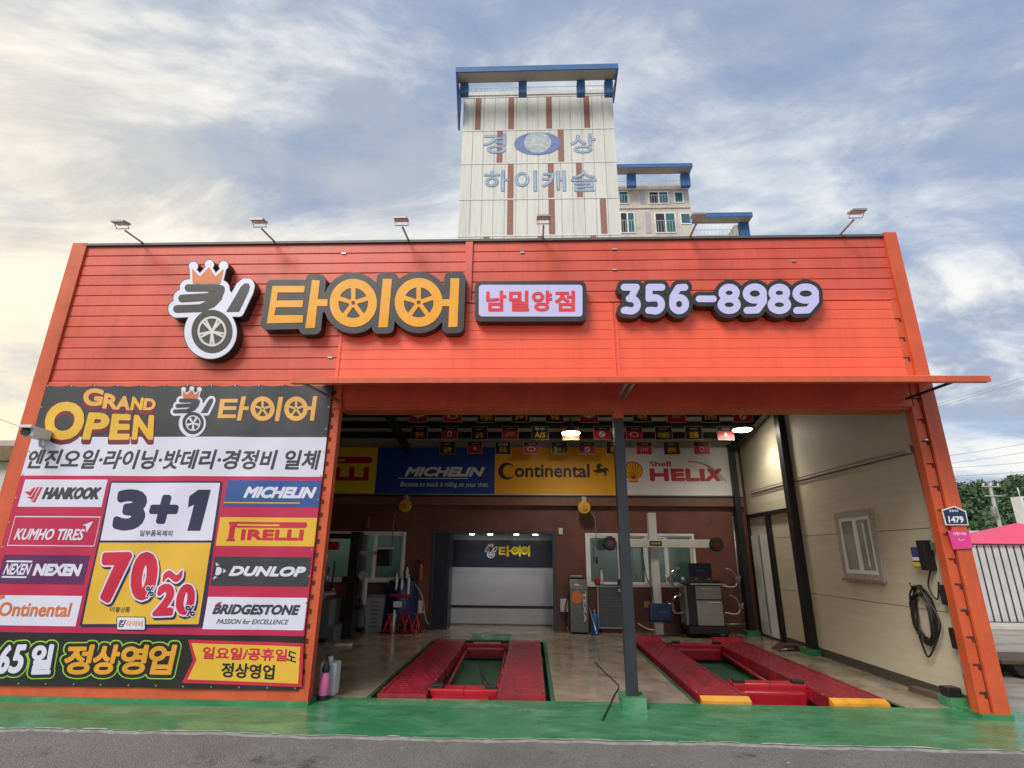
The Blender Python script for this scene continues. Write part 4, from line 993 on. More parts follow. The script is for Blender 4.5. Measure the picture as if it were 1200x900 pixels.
# ------------------------------------------------------------------ interior: sponsor panels
PY_ = 5.965
ED = [-6.38, at(441, 552, PY_).x, at(579.5, 552, PY_).x, at(721, 552, PY_).x, at(860, 552, PY_).x]
SZ0, SZ1 = 2.89, 4.02
prt = dict(rough=0.5, var=0.06)
pYE = mat('panel_yellow_print', (0.80, 0.62, 0.02), **prt); pBL = mat('panel_blue_print', (0.012, 0.055, 0.30), **prt); pAM = mat('panel_amber_print', (0.80, 0.36, 0.01), **prt); pWH = mat('panel_white_print', (0.72, 0.72, 0.72), **prt)
pRD = mat('panel_red_ink', (0.48, 0.015, 0.03), **prt); pBK = mat('panel_black_ink', (0.02, 0.02, 0.022), **prt); pW2 = mat('panel_white_ink', (0.75, 0.76, 0.78), **prt); pY2 = mat('shell_yellow_ink', (0.80, 0.50, 0.01), **prt)
def panel(i, name, label, m):
    x0, x1 = ED[i] + 0.004, ED[i + 1] - 0.004
    t = thing(name, label, 'sign', ((x0 + x1) / 2, PY_, SZ0), 'sponsor panels on the rear wall')
    box('board', m, t, x0, x1, PY_, YB - 0.022, SZ0, SZ1)
    mb = MB().box(x0, x1, PY_ - 0.012, PY_ - 0.001, SZ0, SZ0 + 0.02).box(x0, x1, PY_ - 0.012, PY_ - 0.001, SZ1 - 0.02, SZ1)
    mb.build('edge_strip', GALV, t); return t, (x0, x1, SZ0, SZ1)
IY = PY_ - 0.004
t, b = panel(0, 'pirelli_style_panel'.replace('pirelli_style', 'yellow_brand'), 'yellow tyre brand panel with dark red lettering, leftmost on rear wall', pYE)
def bar_logo(b, sc, Y, m, t):
    btext('brand_text', 'IRELLI', sub(b, 0.28, 0.93, 0.28, 0.56), 0.09, planeY(Y), m, t); f = union(rbox(*sub(b, .16, .23, .26, .74), 0), rbox(*sub(b, .16, .95, .64, .78), 0.07)); f = cut(f, rbox(*sub(b, .25, .72, .685, .725), 0)); sdf('logo_letter', f, b, 0.012, planeY(Y), m, t)
bar_logo((b[0], b[1] + 0.02, b[2], b[3]), 1, IY, pRD, t)
t, b = panel(1, 'blue_brand_panel', 'dark blue tyre brand panel with white italic lettering and slogan', pBL)
def pb(x0, x1, y0, y1): return fb(x0, x1, y0, y1, IY)
btext('brand_text', 'MICHELIN', pb(474.5, 568, 547, 558.5), 0.08, planeY(IY), pW2, t, shear=0.3); k = pb(467, 549, 560, 561); MB().box(k[0], k[1], IY, IY + 0.003, k[2], k[3]).build('rule', pW2, t); text('slogan_text', 'Because so much is riding on your tires.', pb(469, 572.5, 564.5, 572), planeY(IY), pW2, t, off=0.008, shear=0.25)
t, b = panel(2, 'amber_brand_panel', 'amber tyre brand panel with black lettering and a rearing horse', pAM)
btext('brand_text', 'ontinental', pb(603, 691, 543.5, 559.5), 0.035, planeY(IY), pBK, t)
k = at(594, 552, IY); sdf('logo_letter', cut(circ(k.x, k.z, 0.20), union(circ(k.x + 0.05, k.z, 0.145), rbox(k.x + 0.07, k.x + 0.4, k.z - 0.07, k.z + 0.07))), (k.x - 0.3, k.x + 0.3, k.z - 0.3, k.z + 0.3), 0.01, planeY(IY), pBK, t)
hz = [(0, 60), (8, 48), (20, 50), (26, 38), (20, 30), (22, 16), (34, 6), (46, 4), (48, 12), (60, 20), (56, 26), (46, 26), (44, 36), (56, 40), (74, 34), (90, 38), (98, 50), (96, 66), (90, 56), (86, 52), (80, 60), (86, 74), (76, 92), (66, 92), (74, 78), (66, 66), (52, 66), (42, 72), (30, 66), (24, 80), (14, 82), (22, 70), (20, 62), (10, 66)]
flat('horse_print', curve_fill([[(695 + x * 0.19, 542 + y * 0.175) for x, y in hz]]), pixY(IY), pBK, t)
t, b = panel(3, 'white_brand_panel', 'white motor oil panel with red lettering and yellow shell', pWH)
text('brand_text', 'Shell', pb(761, 786, 540.5, 546.5), planeY(IY), pRD, t, off=0.025); btext('brand_text', 'HELI', pb(761.5, 826, 549, 564), 0.085, planeY(IY), pRD, t); btext('brand_text', 'X', pb(826, 846, 549, 564), 0.10, planeY(IY), pRD, t, shear=0.2)
c0 = at(742, 552.5, IY)
def pecten(s): return union(circ(c0.x, c0.z + 0.02 * s, 0.20 * s, 0.19 * s), rbox(c0.x - 0.09 * s, c0.x + 0.09 * s, c0.z - 0.225 * s, c0.z - 0.05 * s, 0.02))
bs = (c0.x - 0.3, c0.x + 0.3, c0.z - 0.3, c0.z + 0.3)
sdf('shell_print', pecten(1.12), bs, 0.012, planeY(IY), pRD, t); sdf('shell_print', cut(pecten(1.0), union(*[cap(c0.x + 0.012 * a, c0.z - 0.17, c0.x + 0.072 * a, c0.z + 0.2 - 0.012 * a * a, 0.008) for a in (-3, -2, -1, 0, 1, 2, 3)])), bs, 0.007, planeY(IY - 0.003), pY2, t)
def sweep(P, w): return poly_line([(q_[0], q_[1]) for q_ in spline([(a, b, 0) for a, b in P], 6)], w)
sdf('swoosh_print', sweep([(806, 540.8), (820, 542.5), (833, 549), (847, 563)], 0.55), (800, 855, 536, 568), 0.3, pixY(IY), pRD, t); sdf('swoosh_print', sweep([(815, 541), (828, 545), (838, 551), (851, 564)], 0.4), (800, 855, 536, 568), 0.3, pixY(IY), pBK, t)

# header of the doorway
HY = YR - 0.056
king_logo(hd, (565.5, 633.5), 0.049, HY, 0.16, dep=0.003, mk=NAVY, rim=WHITE)
def hk(*p): return polygon([(583.8 + x * 0.0335, 645.2 + (y - 220) * 0.0335) for x, y in p])
hbx = (580, 622, 636, 656); hm = pYE
for f in (hk((20, 90), (250, 90), (250, 150), (90, 150), (90, 200), (240, 200), (240, 260), (90, 260), (90, 310), (250, 310), (250, 370), (20, 370)), union(hk((300, 50), (370, 50), (370, 420), (300, 420)), hk((370, 200), (440, 200), (440, 260), (370, 260))), ring(583.8 + 590 * .0335, 645.2, 3.6, 1.2), hk((720, 50), (790, 50), (790, 420), (720, 420)), ring(583.8 + 920 * .0335, 645.2, 3.6, 1.2), union(hk((1050, 50), (1115, 50), (1115, 420), (1050, 420)), hk((990, 200), (1060, 200), (1060, 260), (990, 260)))):
    sdf('letter', f, hbx, 0.2, pixY(HY), hm, hd)
for cx_ in (583.8 + 590 * .0335, 583.8 + 920 * .0335): sdf('wheel_spokes', spokes(cx_, 645.2, 2.6, 5, 0.14, 0.3), hbx, 0.15, pixY(HY - 0.002), hm, hd)

# ------------------------------------------------------------------ hanging advert cards
cBK = mat('card_black_print', (0.02, 0.014, 0.014), 0.4); cRD = mat('card_red_print', (0.45, 0.018, 0.03), 0.4); cYE = mat('card_yellow_ink', (0.78, 0.42, 0.03), 0.4); cWH = mat('card_white_ink', (0.7, 0.68, 0.66), 0.4); cED = mat('card_pale_edge', (0.55, 0.45, 0.42), 0.4); cOR = mat('card_orange_print', (0.75, 0.22, 0.02), 0.4)
rows = [(3.42, 486.5, [490.5, 530.5, 570, 610.6, 650, 690, 752.5, 792, 832, 870], ['wings', 'oval', '피렐리', '3+1', '위치교환/무료', 'wings', '넥센', 'lines', '요코하마', 'round']),
        (4.62, 507.5, [491.6, 526.8, 562, 597.8, 632.8, 669, 705.4, 743, 777.6, 813, 850], ['한국', 'horseshoe', '금호', 'lines', '평생!/A/S', '수입차', 'round', 'oval', '미쉐린', '던롭', 'shield']),
        (5.52, 525, [524.6, 556.5, 589.5, 622.5, 655.5, 688, 719.5, 754.7, 787, 822], ['금호', 'shield', '위치교환/무료', 'oval', '3+1', 'round', '무료', 'lines', '콘티', 'horseshoe'])]
what = {'wings': 'silver wings emblem', 'oval': 'white oval emblem', 'round': 'round emblem', 'lines': 'thin red lettering', 'horseshoe': 'horseshoe emblem', 'shield': 'small shield emblem'}
rown = ('front', 'middle', 'rear')
CW, CH = 0.178, 0.145
for ri_, (cy, py, pxs, cont) in enumerate(rows):
    zc_ = at(650, py, cy).z
    wire = tag(tube('hanging_wire', STEELB, None, [(at(478, py, cy).x, cy, zc_ + CH + 0.03)] + [(at(p, py, cy).x, cy, zc_ + CH + 0.012) for p in pxs] + [(4.86 if ri_ else 4.86, cy, zc_ + CH + 0.03)], 0.004, 5), 'thin wire across the bay carrying the %s row of hanging cards' % rown[ri_], 'wire', 'wires under the ceiling')
    for j, (p, ct) in enumerate(zip(pxs, cont)):
        x = at(p, py, cy).x; zc2 = zc_ + 0.006 * math.sin(j * 2.3); rot = 0.10 * math.sin(j * 1.9 + ri_)
        d = what.get(ct, 'yellow Korean lettering' if any('가' <= c <= '힣' for c in ct) else 'a number offer')
        nth = ('first', 'second', 'third', 'fourth', 'fifth', 'sixth', 'seventh', 'eighth', 'ninth', 'tenth', 'eleventh')[j]
        t = thing('hanging_card', 'small hanging card with %s, %s from left in %s row' % (d, nth, rown[ri_]), 'card', (0, 0, 0), 'advert cards hanging under the ceiling')
        MB().box(-CW, CW, -0.004, 0.004, -CH, CH).build('card_edge', cED, t)
        logo = ct in what
        MB().box(-CW + 0.008, CW - 0.008, -0.0065, -0.0045, -CH + 0.008, CH - 0.008).build('print_field', cRD if logo else (cOR if ct == '수입차' else cBK), t)
        if logo:
            MB().box(-CW + 0.008, CW - 0.008, -0.0085, -0.007, 0.05, CH - 0.008).build('print_band', cBK, t)
            text('heading_text', '킹타이어', (-0.07, 0.09, 0.075, 0.105), planeY(-0.0095), cWH, t, off=0.01, res=1)
            f = {'wings': union(cap(-0.1, -0.01, -0.02, -0.03, 0.012), cap(0.02, -0.03, 0.1, -0.01, 0.012), circ(0, -0.03, 0.03)), 'oval': lambda A, B: np.abs(np.hypot(A / 0.085, (B + 0.03) / 0.045) - 1) * 0.06 - 0.008, 'round': union(ring(0, -0.03, 0.055, 0.009), circ(-0.02, -0.01, 0.022), circ(0.02, -0.05, 0.022)),
                 'lines': union(cap(-0.08, -0.06, -0.05, 0.01, 0.008), cap(-0.03, -0.06, 0.0, 0.01, 0.008), cap(0.02, -0.06, 0.05, 0.01, 0.008), cap(0.06, -0.06, 0.09, 0.01, 0.008)), 'horseshoe': union(arc(0, -0.02, 0.04, 0.045, 200, -20, 0.009), cap(-0.05, -0.07, 0.05, -0.07, 0.008)), 'shield': polygon([(-0.03, 0.01), (0.03, 0.01), (0.028, -0.04), (0, -0.07), (-0.028, -0.04)])}[ct]
            sdf('emblem', f, (-0.15, 0.15, -0.1, 0.05), 0.007, planeY(-0.0095), cWH if ct != 'lines' else cED, t)
        else:
            parts_ = ct.split('/') if not ct.endswith('A/S') else ['평생!', 'A/S']
            head = parts_[0] if len(parts_) > 1 else '킹타이어'
            text('heading_text', head, (-0.11 if len(parts_) > 1 else -0.075, 0.11 if len(parts_) > 1 else 0.075, 0.05 if len(parts_) > 1 else 0.07, 0.115 if len(parts_) > 1 else 0.10), planeY(-0.0085), cWH, t, off=0.02, res=1)
            text('offer_text', parts_[-1], (-0.12 if len(parts_[-1]) > 2 else -0.09, 0.12 if len(parts_[-1]) > 2 else 0.09, -0.105, 0.02), planeY(-0.0085), cYE, t, off=0.03, res=1)
        for s_ in (-1, 1): MB().tube([(s_ * CW * 0.8, 0, CH - 0.01), (s_ * CW * 0.8, 0, CH + 0.02)], 0.0025, 4).build('hook', STEELB, t)
        t.location = (x, cy - 0.006, zc2); t.rotation_euler = (0, 0, rot)

# ------------------------------------------------------------------ high bay lamps
def high_bay(px, py, Y, label):
    p = at(px, py, Y); t = thing('high_bay_lamp', label, 'lamp', p, 'lit high bay lamps')
    top = cz(Y) - 0.02
    MB().lathe(p, [(0.04, 0.22), (0.075, 0.2), (0.085, 0.09), (0.10, 0.07), (0.19, 0.01), (0.195, -0.005)][::-1], 24).build('housing', mat('lamp_housing', (0.06, 0.06, 0.065), 0.5), t)
    MB().lathe(p + Vector((0, 0, -0.03)), [(0.185, 0.02), (0.17, 0.0), (0.10, -0.015), (0.02, -0.02)][::-1], 24).build('lens', glow('lamp_lens_glow', (1.0, 0.93, 0.78), 30.0), t)
    MB().tube([p + Vector((0, 0, 0.22)), (p.x, p.y, top)], 0.012, 6).build('stem', STEELB, t)
    ld = bpy.data.lights.new('high_bay_light', 'SPOT'); ld.energy = 62; ld.color = (1, 0.93, 0.78); ld.spot_size = math.radians(150); ld.spot_blend = 0.7; ld.shadow_soft_size = 0.15
    lo = bpy.data.objects.new('high_bay_light', ld); COL.objects.link(lo); lo.location = p + Vector((0, 0, -0.09))
high_bay(669, 507, 4.25, 'lit round high bay lamp hanging left of the post')
high_bay(869.5, 503, 4.25, 'lit round high bay lamp hanging near the right wall')

# ------------------------------------------------------------------ car lifts
LRED = mat('red_lift_paint', (0.30, 0.014, 0.03), 0.4, var=0.25, scale=4, bump=0.08, bscale=50, stain=(0.10, 0.02, 0.02), stain_amt=0.75, stain_scale=1.6, stretch=(3, 0.5, 1))
LRED2 = mat('bright_red_crossbar_paint', (0.38, 0.008, 0.02), 0.35, var=0.2)
LYEL = mat('yellow_lift_paint', (0.75, 0.34, 0.03), 0.45, var=0.2, stain=(0.3, 0.15, 0.05), stain_amt=0.5, stain_scale=5)
def lift(label, plats, y0, y1, yellow, crossf, tip):
    cx = (plats[0][0] + plats[1][1]) / 2
    t = thing('car_lift', label, 'car lift', (cx, (y0 + y1) / 2, PZ), 'drive on car lifts sunk in the floor')
    for (a, b) in plats:
        pf = MB().box(a, b, y0 + 0.09 if yellow else y0, y1, -0.10, 0.045).build('platform', LRED, t)
        for xx in (a + 0.02, b - 0.05): box('edge_rail', LRED, pf, xx, xx + 0.03, (y0 + 0.1), y1 - 0.02, 0.0455, 0.052)
        ym = y0 + (y1 - y0) * 0.45; box('seam', mat('dark_seam', (0.08, 0.01, 0.012), 0.7), pf, a + 0.004, b - 0.004, ym, ym + 0.012, 0.0452, 0.0472)
        box('side_beam', LRED2, pf, (a + 0.06), (b - 0.06), y0 + 0.3, y1 - 0.2, PZ + 0.005, -0.101)
        if yellow: MB().prism([(a, y0, 0.01), (b, y0, 0.01), (b, y0 + 0.088, 0.047), (a, y0 + 0.088, 0.047)], (0, 0, -0.08)).build('ramp_lip', LYEL, pf)
        if tip: MB().prism([(a + 0.03, y1 + 0.002, 0.05), (b - 0.03, y1 + 0.002, 0.05), (b - 0.03, y1 + 0.22, 0.10), (a + 0.03, y1 + 0.22, 0.10)], (0, 0, -0.045)).build('wheel_stop', LRED2, pf)
        tr = MB(); nx_ = 5; ny_ = 34
        for i in range(nx_):
            for j in range(ny_):
                xx = a + 0.09 + (b - a - 0.18) * (i + 0.5 * (j % 2)) / (nx_ - 0.5); yy = y0 + 0.16 + (y1 - y0 - 0.3) * j / ny_; tr.box(xx - 0.028, xx + 0.028, yy - 0.006, yy + 0.006, 0.0452, 0.0492)
        tag(tr.build('tread_bars', LRED, pf), kind='stuff')
        for k in range(9):
            for xx in (a + 0.012, b - 0.012): MB().lathe((xx, y0 + 0.25 + k * 0.48, 0.0452), [(0.010, 0), (0.010, 0.006)], 6).build('bolt', GALV, pf)
        for k in range(4):
            yk = y0 + 0.5 + k * 1.0; box('bolt_plate', LRED2, pf, (b if b < cx else a - 0.02), (b + 0.02 if b < cx else a), yk, yk + 0.16, -0.08, 0.02)
    a, b = plats[0][1], plats[1][0]
    for (ya, yb, zz) in crossf:
        c = MB().bevbox(a + 0.005, b - 0.005, ya, yb, -0.12, zz, r=0.02).build('cross_beam', LRED2, t)
        box('beam_gap', SLOT, c, (a + b) / 2 - 0.004, (a + b) / 2 + 0.004, ya - 0.003, yb + 0.003, -0.02, zz + 0.002)
        MB().bevbox(a + 0.06, b - 0.10, ya - 0.16, ya - 0.02, -0.15, zz - 0.06, r=0.02).build('lower_beam', LRED2, t)
        for xx in (a + 0.02, b - 0.16): MB().bevbox(xx, xx + 0.14, ya + 0.02, ya + 0.12, zz - 0.01, zz + 0.04, r=0.012).build('rubber_pad', BLACKR, c)
    for s_ in (-1, 1):
        MB().tube([((a + b) / 2 + s_ * ((b - a) / 2 - 0.06), y0 + 1.1, PZ + 0.05), ((a + b) / 2 + s_ * ((b - a) / 2 - 0.06), y1 - 0.7, -0.05)], 0.03, 6).build('scissor_arm', LRED, t)
    return t
l1_ = lift('red drive on car lift in the left bay facing the doorway', [(-1.79, -1.22), (-0.40, 0.155)], 0.33, 4.47, False, [(0.52, 0.74, 0.06), (4.0, 4.2, 0.05)], False)
lift('red car lift with yellow ramp lips in the right bay', [(1.95, 2.51), (3.42, 4.05)], 0.40, 4.60, True, [(0.98, 1.2, 0.08), (4.05, 4.25, 0.08)], True)
tube('lock_lever', STEELB, l1_, [(-0.52, 0.62, 0.07), (-0.58, 0.66, 0.12), (-0.66, 0.9, 0.26)], [0.03, 0.025, 0.012])
tag(MB().prism([(-1.18, 4.62, 0.01), (-0.42, 4.62, 0.01), (-0.42, 5.12, 0.05), (-1.18, 5.12, 0.05)], (0, 0, 0.012)).box(-1.16, -0.44, 5.02, 5.11, 0.001, 0.05).build('ramp_plate', mat('scuffed_green_plate', (0.03, 0.14, 0.06), 0.35, stain=(0.35, 0.42, 0.36), stain_amt=0.8, stain_scale=4)), 'scuffed green steel plate lying behind the left car lift', 'plate')
# jack handle leaning in the left pit
tag(tube('air_hose', BLACKR, None, [(p.x, p.y, 0.010) for p in spline([gnd(697, 776), gnd(706, 786), gnd(719, 798), gnd(725, 806), gnd(720, 815), gnd(714, 829), gnd(706, 845)], 5)], 0.007, 6), 'thin black air hose lying across floor onto green apron', 'hose')

# ------------------------------------------------------------------ along the rear wall, left
DKM = mat('black_machine_paint', (0.018, 0.018, 0.02), 0.42, var=0.3); GRM = mat('grey_machine_paint', (0.15, 0.16, 0.17), 0.45, var=0.2); LGM = mat('light_grey_machine_paint', (0.36, 0.36, 0.36), 0.45, var=0.15)
REDM = mat('red_machine_paint', (0.42, 0.012, 0.018), 0.35); BLUM = mat('blue_machine_paint', (0.008, 0.022, 0.085), 0.35, var=0.2); WPL = mat('white_plastic', (0.66, 0.66, 0.64), 0.4)
g = gnd(388, 752); tx, ty = g.x, g.y + 0.35
t = thing('tyre_changer', 'black and grey tyre changing machine with red head left of bay', 'machine', (tx, ty, 0))
bbox('base_cabinet', GRM, t, tx - 0.75, tx + 0.05, ty - 0.35, ty + 0.35, 0.0, 0.26); bbox('cabinet_body', GRM, t, tx - 0.72, tx - 0.1, ty - 0.3, ty + 0.3, 0.261, 0.72)
MB().lathe((tx - 0.42, ty, 0.72), [(0.12, 0), (0.12, 0.06), (0.28, 0.07), (0.30, 0.10), (0.28, 0.12)], 22).build('turntable', LGM, t)
for k in range(4):
    a_ = k * math.pi / 2 + 0.4; cxk, cyk = tx - 0.42 + 0.24 * math.cos(a_), ty + 0.24 * math.sin(a_); box('clamp_jaw', CHROME, t, cxk - 0.035, cxk + 0.035, cyk - 0.035, cyk + 0.035, 0.84, 0.91)
cl = bbox('column', DKM, t, tx + 0.06, tx + 0.26, ty + 0.02, ty + 0.25, 0.0, 2.0); bbox('tilt_joint', DKM, cl, tx - 0.02, tx + 0.36, ty - 0.05, ty + 0.018, 0.98, 1.14, r=0.02)
bbox('swing_arm', DKM, t, tx - 0.40, tx + 0.30, ty - 0.03, ty + 0.015, 1.86, 1.96); MB().cyl((tx - 0.36, ty - 0.06, 0.98), (tx - 0.36, ty - 0.06, 1.95), 0.025, 8).build('mount_bar', CHROME, t); bbox('mount_head', REDM, t, tx - 0.52, tx - 0.12, ty - 0.14, ty - 0.035, 1.64, 1.80, r=0.03)
MB().lathe((tx + 0.42, ty + 0.05, 0.62), [(0.055, 0), (0.06, 0.02), (0.06, 0.46), (0.03, 0.5)], 14).build('air_cylinder', LGM, t); MB().cyl((tx + 0.42, ty + 0.05, 1.12), (tx + 0.36, ty + 0.05, 1.22), 0.02, 8).build('piston_rod', CHROME, t)
bbox('cylinder_bracket', DKM, t, tx + 0.262, tx + 0.42, ty + 0.0, ty + 0.12, 0.52, 0.618)
MB().lathe((tx + 0.40, ty - 0.05, 1.16), [(0.07, 0.03), (0.085, 0.0), (0.085, -0.02)][::-1], 14, 'y').build('pressure_gauge', LGM, t); bbox('helper_arm', LGM, t, tx + 0.262, tx + 0.62, ty + 0.05, ty + 0.12, 1.55, 1.62); bbox('helper_post', GRM, t, tx + 0.30, tx + 0.40, ty + 0.06, ty + 0.16, 1.20, 1.95); bbox('control_box', DKM, t, tx + 0.62, tx + 0.92, ty + 0.02, ty + 0.16, 1.34, 1.66, r=0.03); bbox('control_handle', WPL, t, tx + 0.58, tx + 0.96, ty + 0.0, ty + 0.03, 1.665, 1.70, r=0.01)
tube('air_line', BLACKR, t, spline([(tx + 0.30, ty, 0.9), (tx + 0.50, ty - 0.1, 0.5), (tx + 0.52, ty - 0.14, 0.12), (tx + 0.34, ty - 0.18, 0.02)], 5), 0.011, 6)
for k in range(3): bbox('foot_pedal', DKM, t, tx - 0.6 + k * 0.2, tx - 0.48 + k * 0.2, ty - 0.52, ty - 0.352, 0.02, 0.06, r=0.01)
for k in range(5): MB().cyl((tx - 0.70 + k * 0.11, ty + 0.1, 0.9), (tx - 0.69 + k * 0.11, ty + 0.12, 1.3 + 0.12 * (k % 3)), 0.018, 6).build('tool_bar', CHROME if k % 2 else DKM, t)
p = gnd(404, 757); tag(bbox('rag', WPL, None, p.x - 0.16, p.x + 0.12, p.y - 0.05, p.y + 0.07, 0.0, 0.035, r=0.012), 'white rag on floor beside the tyre changer', 'rag')
p = (tx - 0.50, ty - 0.33); wbk = thing('white_bucket', 'small white bucket standing on tyre changer base', 'bucket', (p[0], p[1] + 0.1, 0.262)); MB().lathe((p[0], p[1] - 0.0, 0.262), [(0.075, 0), (0.095, 0.2), (0.102, 0.2), (0.102, 0.215)], 16).build('pail', WPL, wbk); tube('bail', CHROME, wbk, [(p[0] - 0.1, p[1], 0.46), (p[0] - 0.06, p[1] - 0.09, 0.40), (p[0] + 0.06, p[1] - 0.09, 0.40), (p[0] + 0.1, p[1], 0.46)], 0.004, 5)
def tank(px, py, r, h, label):
    p = gnd(px, py); y = p.y + r; t = thing('air_tank', label, 'tank', (p.x, y, 0), 'grey tanks by the rear wall')
    for k in range(3):
        a_ = k * 2.094; MB().cyl((p.x + r * 0.7 * math.cos(a_), y + r * 0.7 * math.sin(a_), 0), (p.x + r * 0.7 * math.cos(a_), y + r * 0.7 * math.sin(a_), 0.12), 0.015, 6).build('leg', DKM, t)
    MB().lathe((p.x, y, 0.06), [(r * 0.6, 0), (r, 0.05), (r, h - 0.05), (r * 0.6, h), (0.04, h + 0.01)], 18).build('shell', GRM, t)
    v = MB().cyl((p.x, y, h + 0.065), (p.x, y, h + 0.17), 0.02, 8).build('valve', CHROME, t); MB().tube([(p.x - 0.09, y, h + 0.13), (p.x + 0.12, y, h + 0.15)], 0.012, 6).build('handle', LGM, v); MB().lathe((p.x + 0.03, y - 0.03, h + 0.2), [(0.045, 0.01), (0.045, -0.01)], 12, 'y').build('gauge', WPL, v)
tank(408, 741, 0.15, 0.52, 'grey air tank nearest the tyre changer'); tank(421, 741, 0.15, 0.50, 'grey air tank next to the ribbed bin')
p = gnd(436.5, 741); t = thing('ribbed_bin', 'tall grey ribbed plastic bin by rear wall', 'bin', (p.x, p.y + 0.2, 0))
mb = MB(); mb.add([(p.x - .17, p.y + .02, 0), (p.x + .17, p.y + .02, 0), (p.x + .17, p.y + .36, 0), (p.x - .17, p.y + .36, 0), (p.x - .21, p.y - .01, .68), (p.x + .21, p.y - .01, .68), (p.x + .21, p.y + .39, .68), (p.x - .21, p.y + .39, .68)], [(0, 3, 2, 1), (0, 1, 5, 4), (1, 2, 6, 5), (2, 3, 7, 6), (3, 0, 4, 7)]); mb.build('body', LGM, t)
for k in range(7): z = 0.1 + k * 0.08; box('rib', GRM, t, p.x - 0.08, p.x + 0.08, p.y - 0.012 + 0.02 - z * 0.04, p.y + 0.03 - z * .04, z, z + 0.025)
bbox('rim', GRM, t, p.x - .22, p.x + .22, p.y - .02, p.y + .40, 0.68, 0.73, r=0.01)
p = gnd(463, 742); bxm, bym = p.x, p.y + 0.38; t = thing('fluid_machine', 'rounded navy blue fluid machine with red tray and bottles', 'machine', (bxm, bym, 0))
MB().lathe((bxm, bym, 0.06), [(0.25, 0), (0.36, 0.06), (0.375, 0.4), (0.36, 0.72), (0.30, 0.95), (0.2, 1.0)], 24).build('body', BLUM, t)
bbox('tray', REDM, t, bxm - 0.18, bxm + 0.24, bym - 0.42, bym - 0.20, 0.70, 0.76, r=0.015); box('label_plate', pW2, t, bxm - 0.08, bxm + 0.10, bym - 0.385, bym - 0.376, 0.50, 0.62)
for k, (dx, h) in enumerate(((-0.06, 0.42), (0.06, 0.34), (0.2, 0.40))): MB().lathe((bxm + dx, bym - 0.31, 0.761), [(0.03, 0), (0.03, h - 0.1), (0.012, h - 0.05), (0.014, h)], 10).build('bottle', WPL, t)
for s_ in (-1, 1): MB().lathe((bxm + s_ * 0.25, bym - 0.2, 0.05), [(0.05, -0.02), (0.05, 0.02)], 12, 'x').build('castor', BLACKR, t)
tube('suction_hose', LGM, t, spline([(bxm + 0.3, bym - 0.1, 0.95), (bxm + 0.48, bym - 0.15, 0.7), (bxm + 0.58, bym - 0.18, 0.28), (bxm + 0.66, bym - 0.2, 0.16)], 5), 0.012, 6)
def stand(px, py, label, s_=1.0, rot=0.0):
    p = gnd(px, py); y = p.y + 0.1; t = thing('jack_stand', label, 'jack stand', (p.x, y, 0), 'red jack stands by the rear wall'); t.rotation_euler.z = 0
    for k in range(4):
        a_ = rot + math.pi / 4 + k * math.pi / 2; MB().tube([(p.x + 0.14 * s_ * math.cos(a_), y + 0.14 * s_ * math.sin(a_), 0.0), (p.x + 0.035 * math.cos(a_), y + 0.035 * math.sin(a_), 0.26 * s_)], 0.018, 5).build('leg', REDM, t)
    MB().cyl((p.x, y, 0.2 * s_), (p.x, y, 0.36 * s_), 0.024, 8).build('ratchet_bar', REDM, t); box('saddle', REDM, t, p.x - 0.045, p.x + 0.045, y - 0.03, y + 0.03, 0.36 * s_, 0.385 * s_); box('brace', REDM, t, p.x - 0.09 * s_, p.x + 0.09 * s_, y - 0.1 * s_, y - 0.085 * s_, 0.07, 0.09)
stand(453, 744, 'red jack stand leftmost, in front of navy machine'); stand(468.5, 743, 'red jack stand second from left beside silver can'); stand(476, 744, 'red jack stand third from left, the largest', 1.1, 0.3); stand(485.5, 743, 'red jack stand rightmost, beside the doorway')
p = gnd(459, 743); tag(MB().lathe((p.x, p.y + 0.08, 0), [(0.055, 0), (0.06, 0.02), (0.06, 0.36), (0.03, 0.42), (0.02, 0.46)], 14).build('silver_can', GALV), 'slim silver can standing between jack stands', 'can')
yw = YB - 0.003
p = at(490.5, 711, YB); wbx = thing('wall_box', 'white electric box on rear wall left of the doorway', 'electric box', (p.x, YB, p.z - 0.15)); bbox('case', WPL, wbx, p.x - 0.085, p.x + 0.085, YB - 0.09, yw, p.z - 0.13, p.z + 0.13, r=0.01); tube('conduit', LGM, wbx, [(p.x - 0.02, YB - 0.03, p.z - 0.13), (p.x - 0.02, YB - 0.03, 0.0)], 0.018, 6)
tag(tube('leaning_pipe', GALV, None, [gnd(488, 735, 0.0), at(496.5, 717, YB - 0.02)], 0.022, 6), 'grey pipe leaning on rear wall beside the doorway', 'pipe')
p = at(492.8, 670, YB - 0.07); t = thing('fire_extinguisher', 'brownish fire extinguisher hung on rear wall left of doorway', 'extinguisher', (p.x, YB - 0.07, p.z - 0.2)); MB().lathe((p.x, YB - 0.07, p.z - 0.18), [(0.045, 0), (0.055, 0.02), (0.055, 0.28), (0.03, 0.34), (0.018, 0.36)], 14).build('cylinder', mat('rusty_orange_cylinder', (0.35, 0.09, 0.03), 0.4), t); bbox('valve_head', DKM, t, p.x - 0.03, p.x + 0.03, YB - 0.10, YB - 0.004, p.z + 0.181, p.z + 0.23, r=0.008); tube('hose', BLACKR, t, spline([(p.x, YB - .08, p.z + .21), (p.x - .1, YB - .06, p.z + .24), (p.x - .13, YB - .04, p.z + .1)], 5), 0.012, 6)
